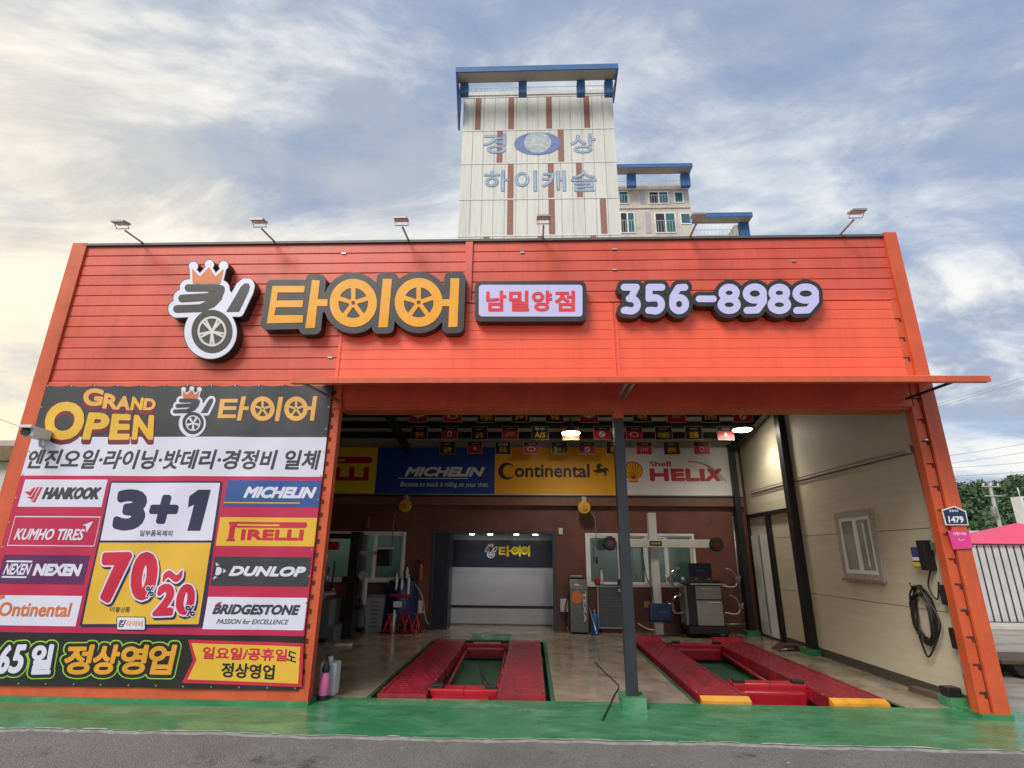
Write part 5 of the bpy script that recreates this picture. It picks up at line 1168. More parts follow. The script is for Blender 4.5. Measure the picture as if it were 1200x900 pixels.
p = at(477, 671, YB - 0.05); t = thing('spray_bottle', 'small white spray can on a wall holder right of window', 'bottle', (p.x, YB - 0.05, p.z - 0.14)); MB().lathe((p.x, YB - 0.05, p.z - 0.11), [(0.035, 0), (0.038, 0.15), (0.02, 0.19), (0.02, 0.23)], 12).build('can', WPL, t); box('holder', GALV, t, p.x - 0.045, p.x + 0.045, YB - 0.095, yw, p.z - 0.125, p.z - 0.111)
p = at(431.5, 611, YB - 0.05); tag(bbox('gun_holder', BEAMM, None, p.x - 0.05, p.x + 0.05, YB - 0.09, yw, p.z - 0.15, p.z + 0.12, r=0.03), 'small tan bracket on rear wall above the left window', 'bracket')
# hose reels under the beam
REELY = mat('yellow_reel_plastic', (0.62, 0.30, 0.02), 0.4)
def reel(px, py, label, side):
    Y = YB - 0.30; p = at(px, py, Y); t = thing('hose_reel', label, 'hose reel', p, 'yellow hose reels under the wall beam')
    MB().lathe((p.x, Y, p.z), [(0.12, -0.06), (0.14, -0.045), (0.14, 0.045), (0.12, 0.06)], 22, 'y').build('drum_case', REELY, t)
    MB().lathe((p.x, Y - 0.09, p.z), [(0.05, 0.025), (0.06, 0.0)], 14, 'y').build('hub_cap', mat('dull_orange_plastic', (0.45, 0.2, 0.03), 0.5), t)
    bbox('bracket', GALV, t, p.x - 0.05, p.x + 0.05, Y - 0.03, YB - 0.142, p.z + 0.10, p.z + 0.24, r=0.01)
    pts = spline([(p.x + side * 0.15, Y, p.z - 0.10), (p.x + side * 0.24, Y, p.z - 0.3), (p.x + side * 0.24, Y, p.z - 0.9), (p.x + side * 0.24, Y, p.z - 1.05)], 6)
    tube('hose', mat('dull_hose', (0.22, 0.18, 0.14), 0.6), t, pts, 0.010, 6); e = pts[-1]; MB().cyl(e, e + Vector((0, 0, -0.14)), 0.02, 8).build('air_gun', BLACKR, t)
reel(475, 593, 'yellow hose reel below the blue brand panel', -1); reel(684.5, 595, 'yellow hose reel below the amber brand panel', 1)

# ------------------------------------------------------------------ along the rear wall, right
p = at(661, 709, YB); wbx = thing('wall_box', 'white electric box on rear wall right of the doorway', 'electric box', (p.x, YB, p.z - 0.15)); bbox('case', WPL, wbx, p.x - 0.085, p.x + 0.085, YB - 0.09, yw, p.z - 0.13, p.z + 0.13, r=0.01); tube('cable', LGM, wbx, spline([(p.x, YB - .04, p.z - .13), (p.x + .04, YB - .05, p.z - .35), (p.x + .07, YB - .06, p.z - .5)], 4), 0.012, 6)
p = at(657, 622.5, YB); tag(bbox('thermostat', WPL, None, p.x - 0.045, p.x + 0.045, YB - 0.04, yw, p.z - 0.07, p.z + 0.07, r=0.01), 'small white thermostat on rear wall near the doorway', 'thermostat')
p = at(758, 708, YB); tag(bbox('wall_socket', mat('yellow_socket', (0.55, 0.34, 0.12), 0.4), None, p.x - 0.06, p.x + 0.06, YB - 0.03, yw, p.z - 0.07, p.z + 0.07, r=0.008), 'tan socket plate on rear wall right of the post', 'socket')
p = gnd(678, 743); x0 = p.x; x1 = gnd(690, 743).x; yf = p.y; t = thing('refrigerant_machine', 'tall grey service machine with round orange logo', 'machine', ((x0 + x1) / 2, yf + 0.3, 0))
x0, x1 = at(668.5, 715, yf).x, at(689.5, 715, yf).x
bbox('cabinet', GRM, t, x0, x1, yf, yf + 0.5, 0.03, 0.88); mb = MB(); mb.prism([(x0, yf, 0.881), (x0, yf + 0.5, 0.881), (x0, yf + 0.5, 1.12), (x0, yf + 0.12, 1.08)], (x1 - x0, 0, 0)); mb.build('control_head', DKM, t)
bbox('top_handle', LGM, t, x0 + 0.02, x1 - 0.1, yf + 0.1, yf + 0.2, 1.121, 1.16, r=0.01); bbox('display', pW2, t, x0 + 0.1, x0 + 0.2, yf + 0.035, yf + 0.05, 0.95, 0.985, r=0.003)
MB().lathe((x0 + 0.15, yf - 0.002, 0.72), [(0.125, -0.003), (0.125, 0.003)], 24, 'y').build('logo_disc', SIGNO, t); vv = text_tris('TEXA', 0.02); 
v_, f_ = fit(vv, (0.22, 0.84, 0, 0.055)); flat('side_text', ([(x1 - 0.10 + b_, 0.84 - a_ + 0.0) for a_, b_ in [(a__ - 0.22, b__) for a__, b__ in v_]], f_), planeY(yf - 0.003), pW2, t)
for dx in (0.05, x1 - x0 - 0.05): MB().lathe((x0 + dx, yf + 0.1, 0.035), [(0.035, -0.02), (0.035, 0.02)], 10, 'x').build('castor', BLACKR, t)
tube('hose', BLACKR, t, spline([(x0 - 0.0, yf + .2, 0.8), (x0 - 0.10, yf + .15, 0.5), (x0 - .09, yf + .15, 0.2), (x0 - .02, yf + .2, 0.1)], 5), 0.014, 6)
p = gnd(698, 745); t = thing('gas_cylinder', 'small blue gas cylinder between grey machine and drawer cabinet', 'cylinder', (p.x, p.y + 0.1, 0)); MB().lathe((p.x, p.y + 0.08, 0), [(0.07, 0), (0.082, 0.03), (0.082, 0.34), (0.05, 0.4), (0.03, 0.42)], 16).build('bottle', mat('bright_blue_cylinder', (0.01, 0.10, 0.38), 0.35), t); MB().cyl((p.x, p.y + 0.08, 0.42), (p.x, p.y + 0.08, 0.49), 0.015, 8).build('valve', CHROME, t)
tag(tube('leaning_rod', GALV, None, [gnd(699, 742, 0.42), at(691, 713, YB - 0.35)], 0.012, 6), 'thin grey rod leaning beside the blue cylinder', 'rod')
p = gnd(719, 742); yf = p.y; x0, x1 = at(700.5, 718, yf).x, at(736, 718, yf).x; t = thing('tool_cabinet', 'grey rolling drawer cabinet with pale frame behind the post', 'cabinet', ((x0 + x1) / 2, yf + 0.25, 0))
TCG = mat('slate_drawer_paint', (0.075, 0.085, 0.10), 0.4); bbox('carcass', TCG, t, x0 + 0.02, x1 - 0.02, yf + 0.012, yf + 0.45, 0.10, 0.94)
MB().box(x0, x0 + 0.025, yf - 0.01, yf + 0.011, 0.09, 0.95).box(x1 - 0.025, x1, yf - 0.01, yf + 0.011, 0.09, 0.95).box(x0 + 0.025, x1 - 0.025, yf - 0.01, yf + 0.011, 0.09, 0.115).box(x0 + 0.025, x1 - 0.025, yf - 0.01, yf + 0.011, 0.925, 0.95).build('frame', LGM, t)
zz = [0.125, 0.40, 0.54, 0.67, 0.79, 0.915]
for k in range(5):
    d_ = box('drawer', TCG, t, x0 + 0.035, x1 - 0.035, yf - 0.006, yf + 0.0115, zz[k] + 0.004, zz[k + 1] - 0.004); box('handle', GRM, d_, x0 + 0.05, x1 - 0.05, yf - 0.016, yf - 0.0065, zz[k + 1] - 0.02, zz[k + 1] - 0.008)
box('label_plate', pW2, t, x1 - 0.19, x1 - 0.06, yf - 0.02, yf - 0.0165, 0.83, 0.885)
bbox('top_mat', DKM, t, x0 + 0.01, x1 - 0.01, yf, yf + 0.44, 0.951, 0.97, r=0.006)
for dx in (0.05, x1 - x0 - 0.05):
    for dy in (0.06, 0.40): MB().lathe((x0 + dx, yf + dy, 0.05), [(0.05, -0.02), (0.05, 0.02)], 12, 'x').build('castor', BLACKR, t)
sp_ = (x0 + 0.12, yf + 0.1); tag(MB().lathe((sp_[0], sp_[1], 0.9705), [(0.04, 0), (0.042, 0.2), (0.02, 0.25), (0.022, 0.3)], 12).build('spray_can', WPL), 'white spray can on top of drawer cabinet', 'can'); tag(MB().lathe((x0 + 0.03, yf + 0.12, 0.9705), [(0.06, 0), (0.075, 0.05), (0.06, 0.11), (0.03, 0.13)], 14).build('red_tin', REDM), 'small red tin on the drawer cabinet corner', 'tin'); t = thing('oil_can', 'small black funnel shaped oil can on drawer cabinet', 'can', (x1 - 0.12, yf + 0.15, 0.97)); MB().lathe((x1 - 0.12, yf + 0.15, 0.9705), [(0.06, 0), (0.06, 0.06), (0.02, 0.12), (0.006, 0.24)], 12).build('body', DKM, t)
# wheel alignment tower
AY = 5.55
tx0 = at(773, 740, AY).x; zb_ = at(774, 637, AY).z; t = thing('alignment_tower', 'white wheel alignment column with horizontal camera beam', 'machine', (tx0, AY, 0))
ALW = mat('off_white_machine_paint', (0.55, 0.55, 0.52), 0.45, var=0.15)
tz = at(768, 601, AY).z
bbox('column', ALW, t, tx0 - 0.085, tx0 + 0.085, AY - 0.02, AY + 0.14, 0.03, tz, r=0.01); bbox('foot_plate', GRM, t, tx0 - 0.14, tx0 + 0.14, AY - 0.08, AY + 0.2, 0.0, 0.029, r=0.005)
bx_0, bx_1 = at(714, 638, AY - 0.1).x, at(838, 637, AY - 0.1).x
bm_ = bbox('camera_beam', ALW, t, bx_0, bx_1, AY - 0.16, AY - 0.022, zb_ - 0.085, zb_ + 0.085, r=0.012); box('logo_plate', DKM, bm_, tx0 - 0.12, tx0 + 0.14, AY - 0.166, AY - 0.161, zb_ - 0.05, zb_ + 0.05); text('logo_text', 'HUNTER', (tx0 - 0.09, tx0 + 0.11, zb_ - 0.02, zb_ + 0.02), planeY(AY - 0.168), pY2, bm_, off=0.03, shear=0.2)
for xx in (bx_0, bx_1):
    pd_ = MB().lathe((xx, AY - 0.13, zb_ - 0.01), [(0.08, 0.10), (0.14, 0.06), (0.15, -0.06), (0.12, -0.12)][::-1], 18, 'y').build('camera_pod', DKM, t); MB().lathe((xx, AY - 0.255, zb_ - 0.01), [(0.05, 0.02), (0.07, 0.0), (0.075, -0.0)][::-1], 14, 'y').build('lens', mat('dark_red_lens', (0.10, 0.012, 0.012), 0.1), pd_)
zl = at(778, 717, AY).z; bbox('lower_pod', BLUM, t, tx0 - 0.22, tx0 + 0.26, AY - 0.2, AY - 0.022, zl - 0.19, zl + 0.17, r=0.06); box('pod_label', mat('blue_lit_label', (0.03, 0.05, 0.3), 0.3), t, tx0 - 0.04, tx0 + 0.16, AY - 0.206, AY - 0.2005, zl + 0.0, zl + 0.03)
tube('cable', BLACKR, t, spline([(tx0 - 0.26, AY - .05, zb_ - .09), (tx0 - .22, AY - .05, 1.2), (tx0 - .12, AY - .06, 0.95), (tx0 - .1, AY - .03, 0.7)], 6), 0.01, 6)
tag(tube('white_cable', WPL, None, spline([at(747, 730, YB - 0.03), at(757, 736, YB - .03), at(768, 738.5, YB - .05), gnd(790, 737), gnd(801, 741), gnd(805, 741.5)], 5), 0.012, 6), 'white power cable trailing along base of rear wall', 'cable')
# console
p = gnd(828, 748); yf = p.y; xa, xb = at(806, 715, yf).x, at(849, 715, yf).x; t = thing('alignment_console', 'grey console cabinet with monitor and wheel clamps on hooks', 'machine', ((xa + xb) / 2, yf + 0.3, 0))
xd = (xb - xa); fx0 = at(818, 715, yf).x; fx1 = at(847, 715, yf).x
bbox('base', DKM, t, xa - 0.02, xb + 0.06, yf - 0.06, yf + 0.6, 0.08, 0.22); bbox('cabinet', DKM, t, xa + 0.03, fx1 + 0.02, yf, yf + 0.52, 0.221, 1.02)
bbox('side_panel', GRM, t, xa - 0.03, xa + 0.028, yf + 0.02, yf + 0.5, 0.23, 1.0); ALU = mat('brushed_panel_grey', (0.33, 0.33, 0.32), 0.35, metal=0.3, var=0.1)
d_ = bbox('door', ALU, t, fx0 - 0.02, fx1, yf - 0.02, yf - 0.001, 0.235, 0.715, r=0.008); box('handle', pW2, d_, fx0 + 0.22, fx1 - 0.03, yf - 0.03, yf - 0.021, 0.67, 0.69); d_ = bbox('drawer', ALU, t, fx0 - 0.02, fx1, yf - 0.02, yf - 0.001, 0.735, 1.0, r=0.008); box('handle', pW2, d_, fx0 + 0.1, fx0 + 0.3, yf - 0.03, yf - 0.021, 0.93, 0.945)
bbox('keyboard_shelf', DKM, t, xa - 0.02, xb + 0.06, yf - 0.14, yf + 0.5, 1.021, 1.06); box('shelf_edge', CHROME, t, xa + 0.05, xb + 0.05, yf - 0.148, yf - 0.141, 1.025, 1.045); bbox('keyboard', DKM, t, xa + 0.05, xb - 0.05, yf - 0.1, yf + 0.12, 1.061, 1.12, r=0.01)
mx0, mx1 = at(807, 670, yf + 0.2).x, at(834, 670, yf + 0.2).x; mz0, mz1 = at(820, 679, yf + 0.2).z, at(820, 660, yf + 0.2).z
bbox('monitor_stand', DKM, t, (mx0 + mx1) / 2 - 0.06, (mx0 + mx1) / 2 + 0.06, yf + 0.24, yf + 0.3, 1.06, mz0 + 0.05); mo_ = bbox('monitor', DKM, t, mx0, mx1, yf + 0.19, yf + 0.24, mz0, mz1); box('screen', mat('dim_screen', (0.008, 0.01, 0.03), 0.15), mo_, mx0 + 0.02, mx1 - 0.02, yf + 0.184, yf + 0.1895, mz0 + 0.05, mz1 - 0.02); text('screen_text', 'HUNTER', ((mx0 + mx1) / 2 - 0.09, (mx0 + mx1) / 2 + 0.09, (mz0 + mz1) / 2 + 0.01, (mz0 + mz1) / 2 + 0.03), planeY(yf + 0.1825), mat('screen_blue_ink', (0.05, 0.08, 0.35), 0.3), mo_, off=0.02)
for dx in (0.15, 0.42): MB().lathe((mx0 + dx, yf + 0.17, mz0 - 0.02), [(0.022, 0.01), (0.022, -0.01)], 10, 'y').build('indicator', glow('indicator_glow', (0.9, 0.95, 1), 3.0), t)
for dx in (0.03, xd + 0.0):
    for dy in (0.0, 0.52): MB().lathe((xa + dx, yf + dy, 0.04), [(0.04, -0.02), (0.04, 0.02)], 12, 'x').build('castor', BLACKR, t)
for sx, ex in ((xa - 0.02, -1), (xb + 0.04, 1)):
    for z in (1.0, 0.48):
        c_ = MB().tube(spline([(sx, yf + 0.1, z), (sx + ex * 0.22, yf + 0.06, z - 0.02), (sx + ex * 0.30, yf + 0.04, z + 0.10), (sx + ex * 0.22, yf + 0.02, z + 0.28), (sx + ex * 0.08, yf + 0.02, z + 0.34)], 5), 0.016, 6).build('wheel_clamp', CHROME, t)
        MB().lathe((sx + ex * 0.30, yf + 0.02, z + 0.12), [(0.03, 0.05), (0.06, 0.0), (0.05, -0.04)], 10, 'y').build('target_head', GRM, c_); MB().cyl((sx + ex * 0.22, yf + .02, z), (sx + ex * 0.38, yf + .02, z + 0.2), 0.012, 6).build('clamp_rod', CHROME, c_)
tag(tube('wall_pipe', GALV, None, [at(858.5, 605, YB - 0.03), at(871, 731, YB - 0.03)], 0.02, 6), 'thin vertical pipe on rear wall beside black column', 'pipe'); tag(tube('floor_pipe', GALV, None, [at(848, 731.5, YB - 0.05), at(876, 731.5, YB - 0.05)], 0.018, 6), 'low horizontal pipe on rear wall behind the console', 'pipe')
p = at(887, 592, YB - 0.25); t = thing('security_camera', 'white security camera on rear wall corner inside bay', 'security camera', (p.x, p.y, p.z)); bbox('body', WPL, t, p.x - 0.06, p.x + 0.06, p.y - 0.13, p.y + 0.07, p.z - 0.05, p.z + 0.05, r=0.015); MB().lathe((p.x, p.y - 0.135, p.z), [(0.035, 0.005), (0.035, -0.01)], 12, 'y').build('lens', BLACKR, t); bbox('bracket', WPL, t, p.x - 0.02, p.x + 0.02, p.y + 0.071, YB - 0.02, p.z - 0.02, p.z + 0.02, r=0.004)
# floor items right
p = gnd(925, 762); t = thing('wedge_ramp', 'dark red steel wedge on floor by black column', 'ramp', (p.x, p.y, 0)); MB().prism([(p.x - 0.25, p.y - 0.12, 0), (p.x + 0.22, p.y - 0.12, 0), (p.x + 0.22, p.y - 0.12, 0.09), (p.x - 0.1, p.y - 0.12, 0.10)], (0, 0.3, 0)).build('wedge', mat('dull_maroon_steel', (0.10, 0.03, 0.025), 0.6), t); MB().tube([(p.x - 0.2, p.y - 0.15, 0.03), (p.x + 0.02, p.y - 0.15, 0.05)], 0.015, 6).build('bar', GALV, t)
WOOD = mat('weathered_brown_board', (0.10, 0.065, 0.045), 0.7, var=0.3)
a_, b_ = gnd(1070, 810), gnd(1113, 823); d_ = Vector((b_.x - a_.x, b_.y - a_.y, 0)).normalized(); n_ = Vector((-d_.y, d_.x, 0)) * 0.06
tag(MB().prism([a_ + n_, a_ - n_, b_ - n_, b_ + n_], (0, 0, 0.06)).build('timber_board', WOOD), 'brown timber board on floor at foot of right wall', 'board')
tag(MB().box(OX1 - 0.06, OX1 + 0.13, 0.318, 0.52, 0.0, 0.10).build('green_block', GREENP), 'green painted footing block inside right jamb', 'block')
p = (OX1 + 0.03, 0.42); tag(bbox('battery', DKM, None, p[0] - 0.08, p[0] + 0.08, p[1] - 0.07, p[1] + 0.07, 0.101, 0.20, r=0.02), 'small black battery on the green footing block', 'battery')
# pressure sprayer behind the left jamb
p = Vector((-2.375, 0.20, 0)); t = thing('pressure_sprayer', 'pink pressure sprayer bottle with black pump by banner edge', 'sprayer', p)
MB().lathe(p, [(0.055, 0), (0.062, 0.02), (0.062, 0.19), (0.045, 0.25), (0.03, 0.28)], 18).build('bottle', mat('pink_liquid_bottle', (0.72, 0.16, 0.36), 0.3), t); MB().lathe(p, [(0.064, 0.001), (0.066, 0.045), (0.062, 0.05)], 18).build('base_ring', DKM, t); MB().lathe(p + Vector((0, 0, 0.28)), [(0.04, 0), (0.045, 0.03), (0.03, 0.09), (0.016, 0.12)], 14).build('pump_head', DKM, t); MB().cyl(p + Vector((0, 0, 0.40)), p + Vector((0, 0, 0.52)), 0.008, 8).build('plunger', DKM, t); bbox('handle', DKM, t, p.x - 0.035, p.x + 0.035, p.y - 0.012, p.y + 0.012, 0.52, 0.545, r=0.006)
p = Vector((-2.40, 0.40, 0)); t = thing('water_jug', 'translucent white jug behind the pink sprayer', 'jug', p); MB().bevbox(p.x - 0.09, p.x + 0.11, p.y - 0.09, p.y + 0.09, 0, 0.36, r=0.03).build('body', mat('milky_plastic', (0.55, 0.57, 0.58), 0.35), t); MB().cyl(p + Vector((0, 0, 0.36)), p + Vector((0, 0, 0.41)), 0.03, 10).build('cap', WPL, t)
# ------------------------------------------------------------------ right wall fittings
XF = XW - 0.004
def wp(px, py, d=0.03): return onx(px, py, XW - d)
t = thing('wall_conduit', 'grey conduit pipe running along beige wall and down beside orange column', 'pipe', wp(1068, 527)); tube('pipe', GALV, t, [wp(880, 576), wp(925, 563), wp(990, 545), wp(1040, 533), wp(1068, 527)], 0.011, 6); tube('pipe', GALV, t, [wp(1069, 527), wp(1090, 610), wp(1108, 690), wp(1129, 790)], 0.014, 6); tube('pipe', STEELB, t, [wp(880, 579), wp(925, 566.5), wp(1066, 531)], 0.008, 6)
for px, py in ((925, 563), (1067, 527), (1096, 640)): a_ = wp(px, py, 0.035); bbox('junction_box', GALV, t, a_.x - 0.03, XF, a_.y - 0.045, a_.y + 0.045, a_.z - 0.05, a_.z + 0.05, r=0.008)
for px, py in ((1107, 697), (1119, 748)): a_ = wp(px, py, 0.05); bbox('socket_box', DKM, t, a_.x - 0.03, XF, a_.y - 0.04, a_.y + 0.04, a_.z - 0.11, a_.z + 0.11, r=0.01)
a_ = wp(1084, 651, 0.05); t = thing('control_box', 'black wall control box with blue and yellow label', 'control box', a_); bbox('case', DKM, t, XW - 0.12, XF, a_.y - 0.10, a_.y + 0.02, a_.z - 0.17, a_.z + 0.18, r=0.012); q_ = bbox('meter', mat('blue_purple_label', (0.05, 0.06, 0.22), 0.35), t, XW - 0.10, XF, a_.y + 0.022, a_.y + 0.17, a_.z - 0.14, a_.z + 0.10, r=0.012); box('yellow_label', pY2, q_, XW - 0.104, XW - 0.1005, a_.y + 0.035, a_.y + 0.16, a_.z - 0.13, a_.z - 0.08); box('white_label', pW2, q_, XW - 0.104, XW - 0.1005, a_.y + 0.035, a_.y + 0.16, a_.z - 0.06, a_.z - 0.02); tube('cable', BLACKR, t, spline([(XW - .05, a_.y - .04, a_.z - .17), (XW - .06, a_.y + .04, a_.z - .36), (XW - .05, a_.y - .05, a_.z - .5), (XW - .04, a_.y - .12, a_.z - .3)], 5), 0.009, 6)
c_ = wp(1081, 716, 0.05); pts = []
rr = random.Random(5)
for i in range(90):
    th = i * 0.42; k = i / 90; pts.append((XW - 0.05 - 0.03 * math.sin(i * 0.7), c_.y + (0.17 + 0.03 * math.sin(i * .31)) * math.cos(th), c_.z - 0.05 + (0.30 + 0.05 * math.sin(i * .23)) * math.sin(th)))
t = thing('cable_coil', 'coil of black cable hanging on a hook on beige wall', 'cable', c_); tube('coil', BLACKR, t, pts, 0.012, 5); tube('hook', STEELB, t, [(XF, c_.y + 0.02, c_.z + 0.30), (XW - 0.12, c_.y + 0.02, c_.z + 0.28), (XW - 0.12, c_.y + 0.02, c_.z + 0.33)], 0.008, 5); tube('loop', BLACKR, t, spline([(XW - .05, c_.y - .1, c_.z + .2), (XW - .06, c_.y - .28, c_.z - .1), (XW - .06, c_.y - .1, c_.z - .38), (XW - .06, c_.y + .06, c_.z - .52), (XW - .06, c_.y + .14, c_.z - .3)], 6), 0.011, 5)
# plates on the right column
PYc = -0.052
t = thing('number_plate', 'navy street number plate reading 1479 on orange column', 'sign', at(1119, 614, PYc))
pl5 = lambda g: polygon([(1104 - g + 0.5, 598 - g), (1118.5, 593.6 - g * 1.2), (1131.5 + g, 599.5 - g), (1134.5 + g, 614.8 + g), (1109 - g, 614.8 + g)])
nb = (1098, 1142, 588, 622); NVP = mat('navy_plate_enamel', (0.012, 0.025, 0.09), 0.3)
sdf('plate', pl5(0.6), nb, 0.35, pixY(PYc - 0.012), WHITE, t, 0.012); sdf('plate_field', pl5(-0.5), nb, 0.35, pixY(PYc - 0.014), NVP, t, 0.0015)
def quadtext(nm, s_, quad, m, off, Y, par, bb_): sdf(nm, (word_px(s_, quad, off=off)), bb_, 0.16, pixY(Y), m, par)
quadtext('number_text', '1479', ((1111, 604.8), (1128.5, 604.8), (1130, 612.6), (1112, 612.6)), pW2, 0.05, PYc - 0.016, t, nb); quadtext('street_text', '점필재로', ((1112, 597.2), (1123, 597.2), (1123.5, 600), (1112.5, 600)), pW2, 0.02, PYc - 0.016, t, nb)
t = thing('pink_notice', 'bright pink plastic notice sign with smile on orange column', 'sign', at(1124, 643, PYc)); pk = polygon([(1111, 622), (1135.5, 621.5), (1140, 642.5), (1117.5, 643.8)]); PKB = (1106, 1145, 616, 648)
sdf('board', pk, PKB, 0.4, pixY(PYc - 0.012), mat('hot_pink_plastic', (0.72, 0.05, 0.26), 0.3), t, 0.012); PKW = mat('pale_pink_ink', (0.85, 0.5, 0.65), 0.3); quadtext('notice_text', '사랑나눔', ((1116, 623.5), (1132, 623.3), (1132.6, 627), (1117, 627.4)), PKW, 0.04, PYc - 0.014, t, PKB); sdf('smile_print', sweep([(1123, 631), (1126, 633.6), (1130, 632)], 0.35), PKB, 0.2, pixY(PYc - 0.014), PKW, t)
# camera on the left corner
p = at(36.5, 507, -0.25); t = thing('security_camera', 'white boxy security camera on left corner of facade', 'security camera', p); bbox('body', WPL, t, p.x - 0.02, p.x + 0.13, p.y - 0.10, p.y + 0.16, p.z - 0.07, p.z + 0.06, r=0.02); bbox('visor', WPL, t, p.x - 0.035, p.x + 0.135, p.y - 0.16, p.y - 0.101, p.z + 0.03, p.z + 0.066, r=0.006); MB().lathe((p.x + 0.035, p.y - 0.105, p.z - 0.01), [(0.05, 0.004), (0.055, -0.02)], 16, 'y').build('lens', BLACKR, t); tube('bracket', WPL, t, [(p.x + 0.05, p.y + 0.1, p.z - 0.07), (p.x + 0.03, p.y + 0.14, p.z - 0.14), (p.x + 0.03, BY + 0.0, p.z - 0.14)], 0.02, 8)
# flood lamps on the roof edge
def flood(px, py, bx_, by_, label):
    Yh = -0.45; h = at(px, py, Yh); W_ = 0.088; f = Vector((at(bx_, by_, 0.1).x, 0.10, ZT + 0.02)); t = thing('flood_lamp', label, 'lamp', f, 'flood lamps along the roof edge')
    box('foot', GALV, t, f.x - 0.04, f.x + 0.04, f.y - 0.04, f.y + 0.04, f.z, f.z + 0.02); tube('arm', GALV, t, [f + Vector((0, 0, 0.01)), h + Vector((0, 0.10, -0.03))], 0.014, 6)
    def q4(w, d, zo, th):
        k = MB(); k.prism([h + Vector((-w, -d, zo)), h + Vector((w, -d, zo)), h + Vector((w, d, zo + 0.03)), h + Vector((-w, d, zo + 0.03))], (0, 0, th)); return k
    ho = q4(W_, 0.07, 0.0, 0.03).build('head', mat('flood_head_grey', (0.30, 0.30, 0.31), 0.4, metal=0.3), t); q4(W_ * 0.88, 0.055, 0.0, -0.008).build('glass', mat('flood_glass', (0.55, 0.56, 0.56), 0.15), ho)
    MB().tube([h + Vector((-W_, 0, 0.02)), h + Vector((-W_, 0.06, -0.03)), h + Vector((W_, 0.06, -0.03)), h + Vector((W_, 0, 0.02))], 0.007, 5).build('yoke', GALV, t)
for (px, py, bx_, by_, nm) in ((141, 263, 175, 288, 'flood lamp on roof edge at far left, above plain siding'), (303, 261, 327, 286, 'flood lamp on roof edge above the first yellow letter'), (470, 259, 481, 284, 'flood lamp on roof edge left of the white tower'), (637, 257, 636, 282, 'flood lamp on roof edge in front of the white tower'), (818, 255, 806, 280, 'flood lamp on roof edge in front of the low blue roof'), (1005, 250, 979, 278, 'flood lamp on roof edge at far right')): flood(px, py, bx_, by_, nm)
# grit and paper scraps on the road
r7 = random.Random(21); mb = MB()
for i in range(46):
    x = r7.uniform(-6, 6); y = r7.uniform(-3.6, -1.15); a = r7.uniform(0, 3.14); w = r7.uniform(0.006, 0.026); h = r7.uniform(0.004, 0.010); c, s_ = math.cos(a), math.sin(a)
    mb.prism([(x + c * w, y + s_ * w, -0.0215), (x - s_ * h, y + c * h, -0.0215), (x - c * w, y - s_ * w, -0.0215), (x + s_ * h, y - c * h, -0.0215)], (0, 0, 0.004))
tag(mb.build('road_grit', mat('pale_grit', (0.45, 0.44, 0.42), 0.8)), 'pale grit and paper scraps scattered on the asphalt', 'grit', None, 'stuff')
# ------------------------------------------------------------------ apartment blocks behind
APW = mat('off_white_apartment_concrete', (0.68, 0.69, 0.655), 0.8, var=0.08, scale=0.5, stain=(0.52, 0.53, 0.50), stain_amt=0.4, stain_scale=0.35, stretch=(1, 1, 0.35), streak=0.16, objvar=0.05)
APB = mat('apartment_blue_paint', (0.035, 0.13, 0.34), 0.6, var=0.25, scale=1.5, stain=(0.07, 0.12, 0.2), stain_amt=0.6, stain_scale=0.9)
APR = mat('apartment_brown_brick_stripe', (0.29, 0.15, 0.12), 0.8, var=0.25, scale=6)
SOF = mat('soffit_beige', (0.36, 0.33, 0.28), 0.8, var=0.1); INK = mat('faded_blue_wall_ink', (0.22, 0.34, 0.56), 0.8, var=0.25, scale=3); INKG = mat('faded_green_wall_ink', (0.42, 0.50, 0.52), 0.8, var=0.3, scale=3); INKD = mat('faded_violet_wall_ink', (0.17, 0.23, 0.46), 0.8, var=0.2, scale=3)
APC = mat('weathered_cream_concrete', (0.60, 0.55, 0.49), 0.8, var=0.15, scale=0.6, stain=(0.34, 0.24, 0.18), stain_amt=0.5, stain_scale=0.5, streak=0.25); APG = mat('apartment_window_glass', (0.03, 0.12, 0.13), 0.08, spec=0.8); APD = mat('apartment_dark_glass', (0.03, 0.03, 0.035), 0.1); RAIL = mat('thin_rail_paint', (0.5, 0.52, 0.54), 0.5); GRV = mat('grey_shutter_door', (0.38, 0.38, 0.42), 0.6)
def back_y(px, py, z):
    d = ray(px, py); return EYE.y + d.y * (z - EYE.z) / d.z
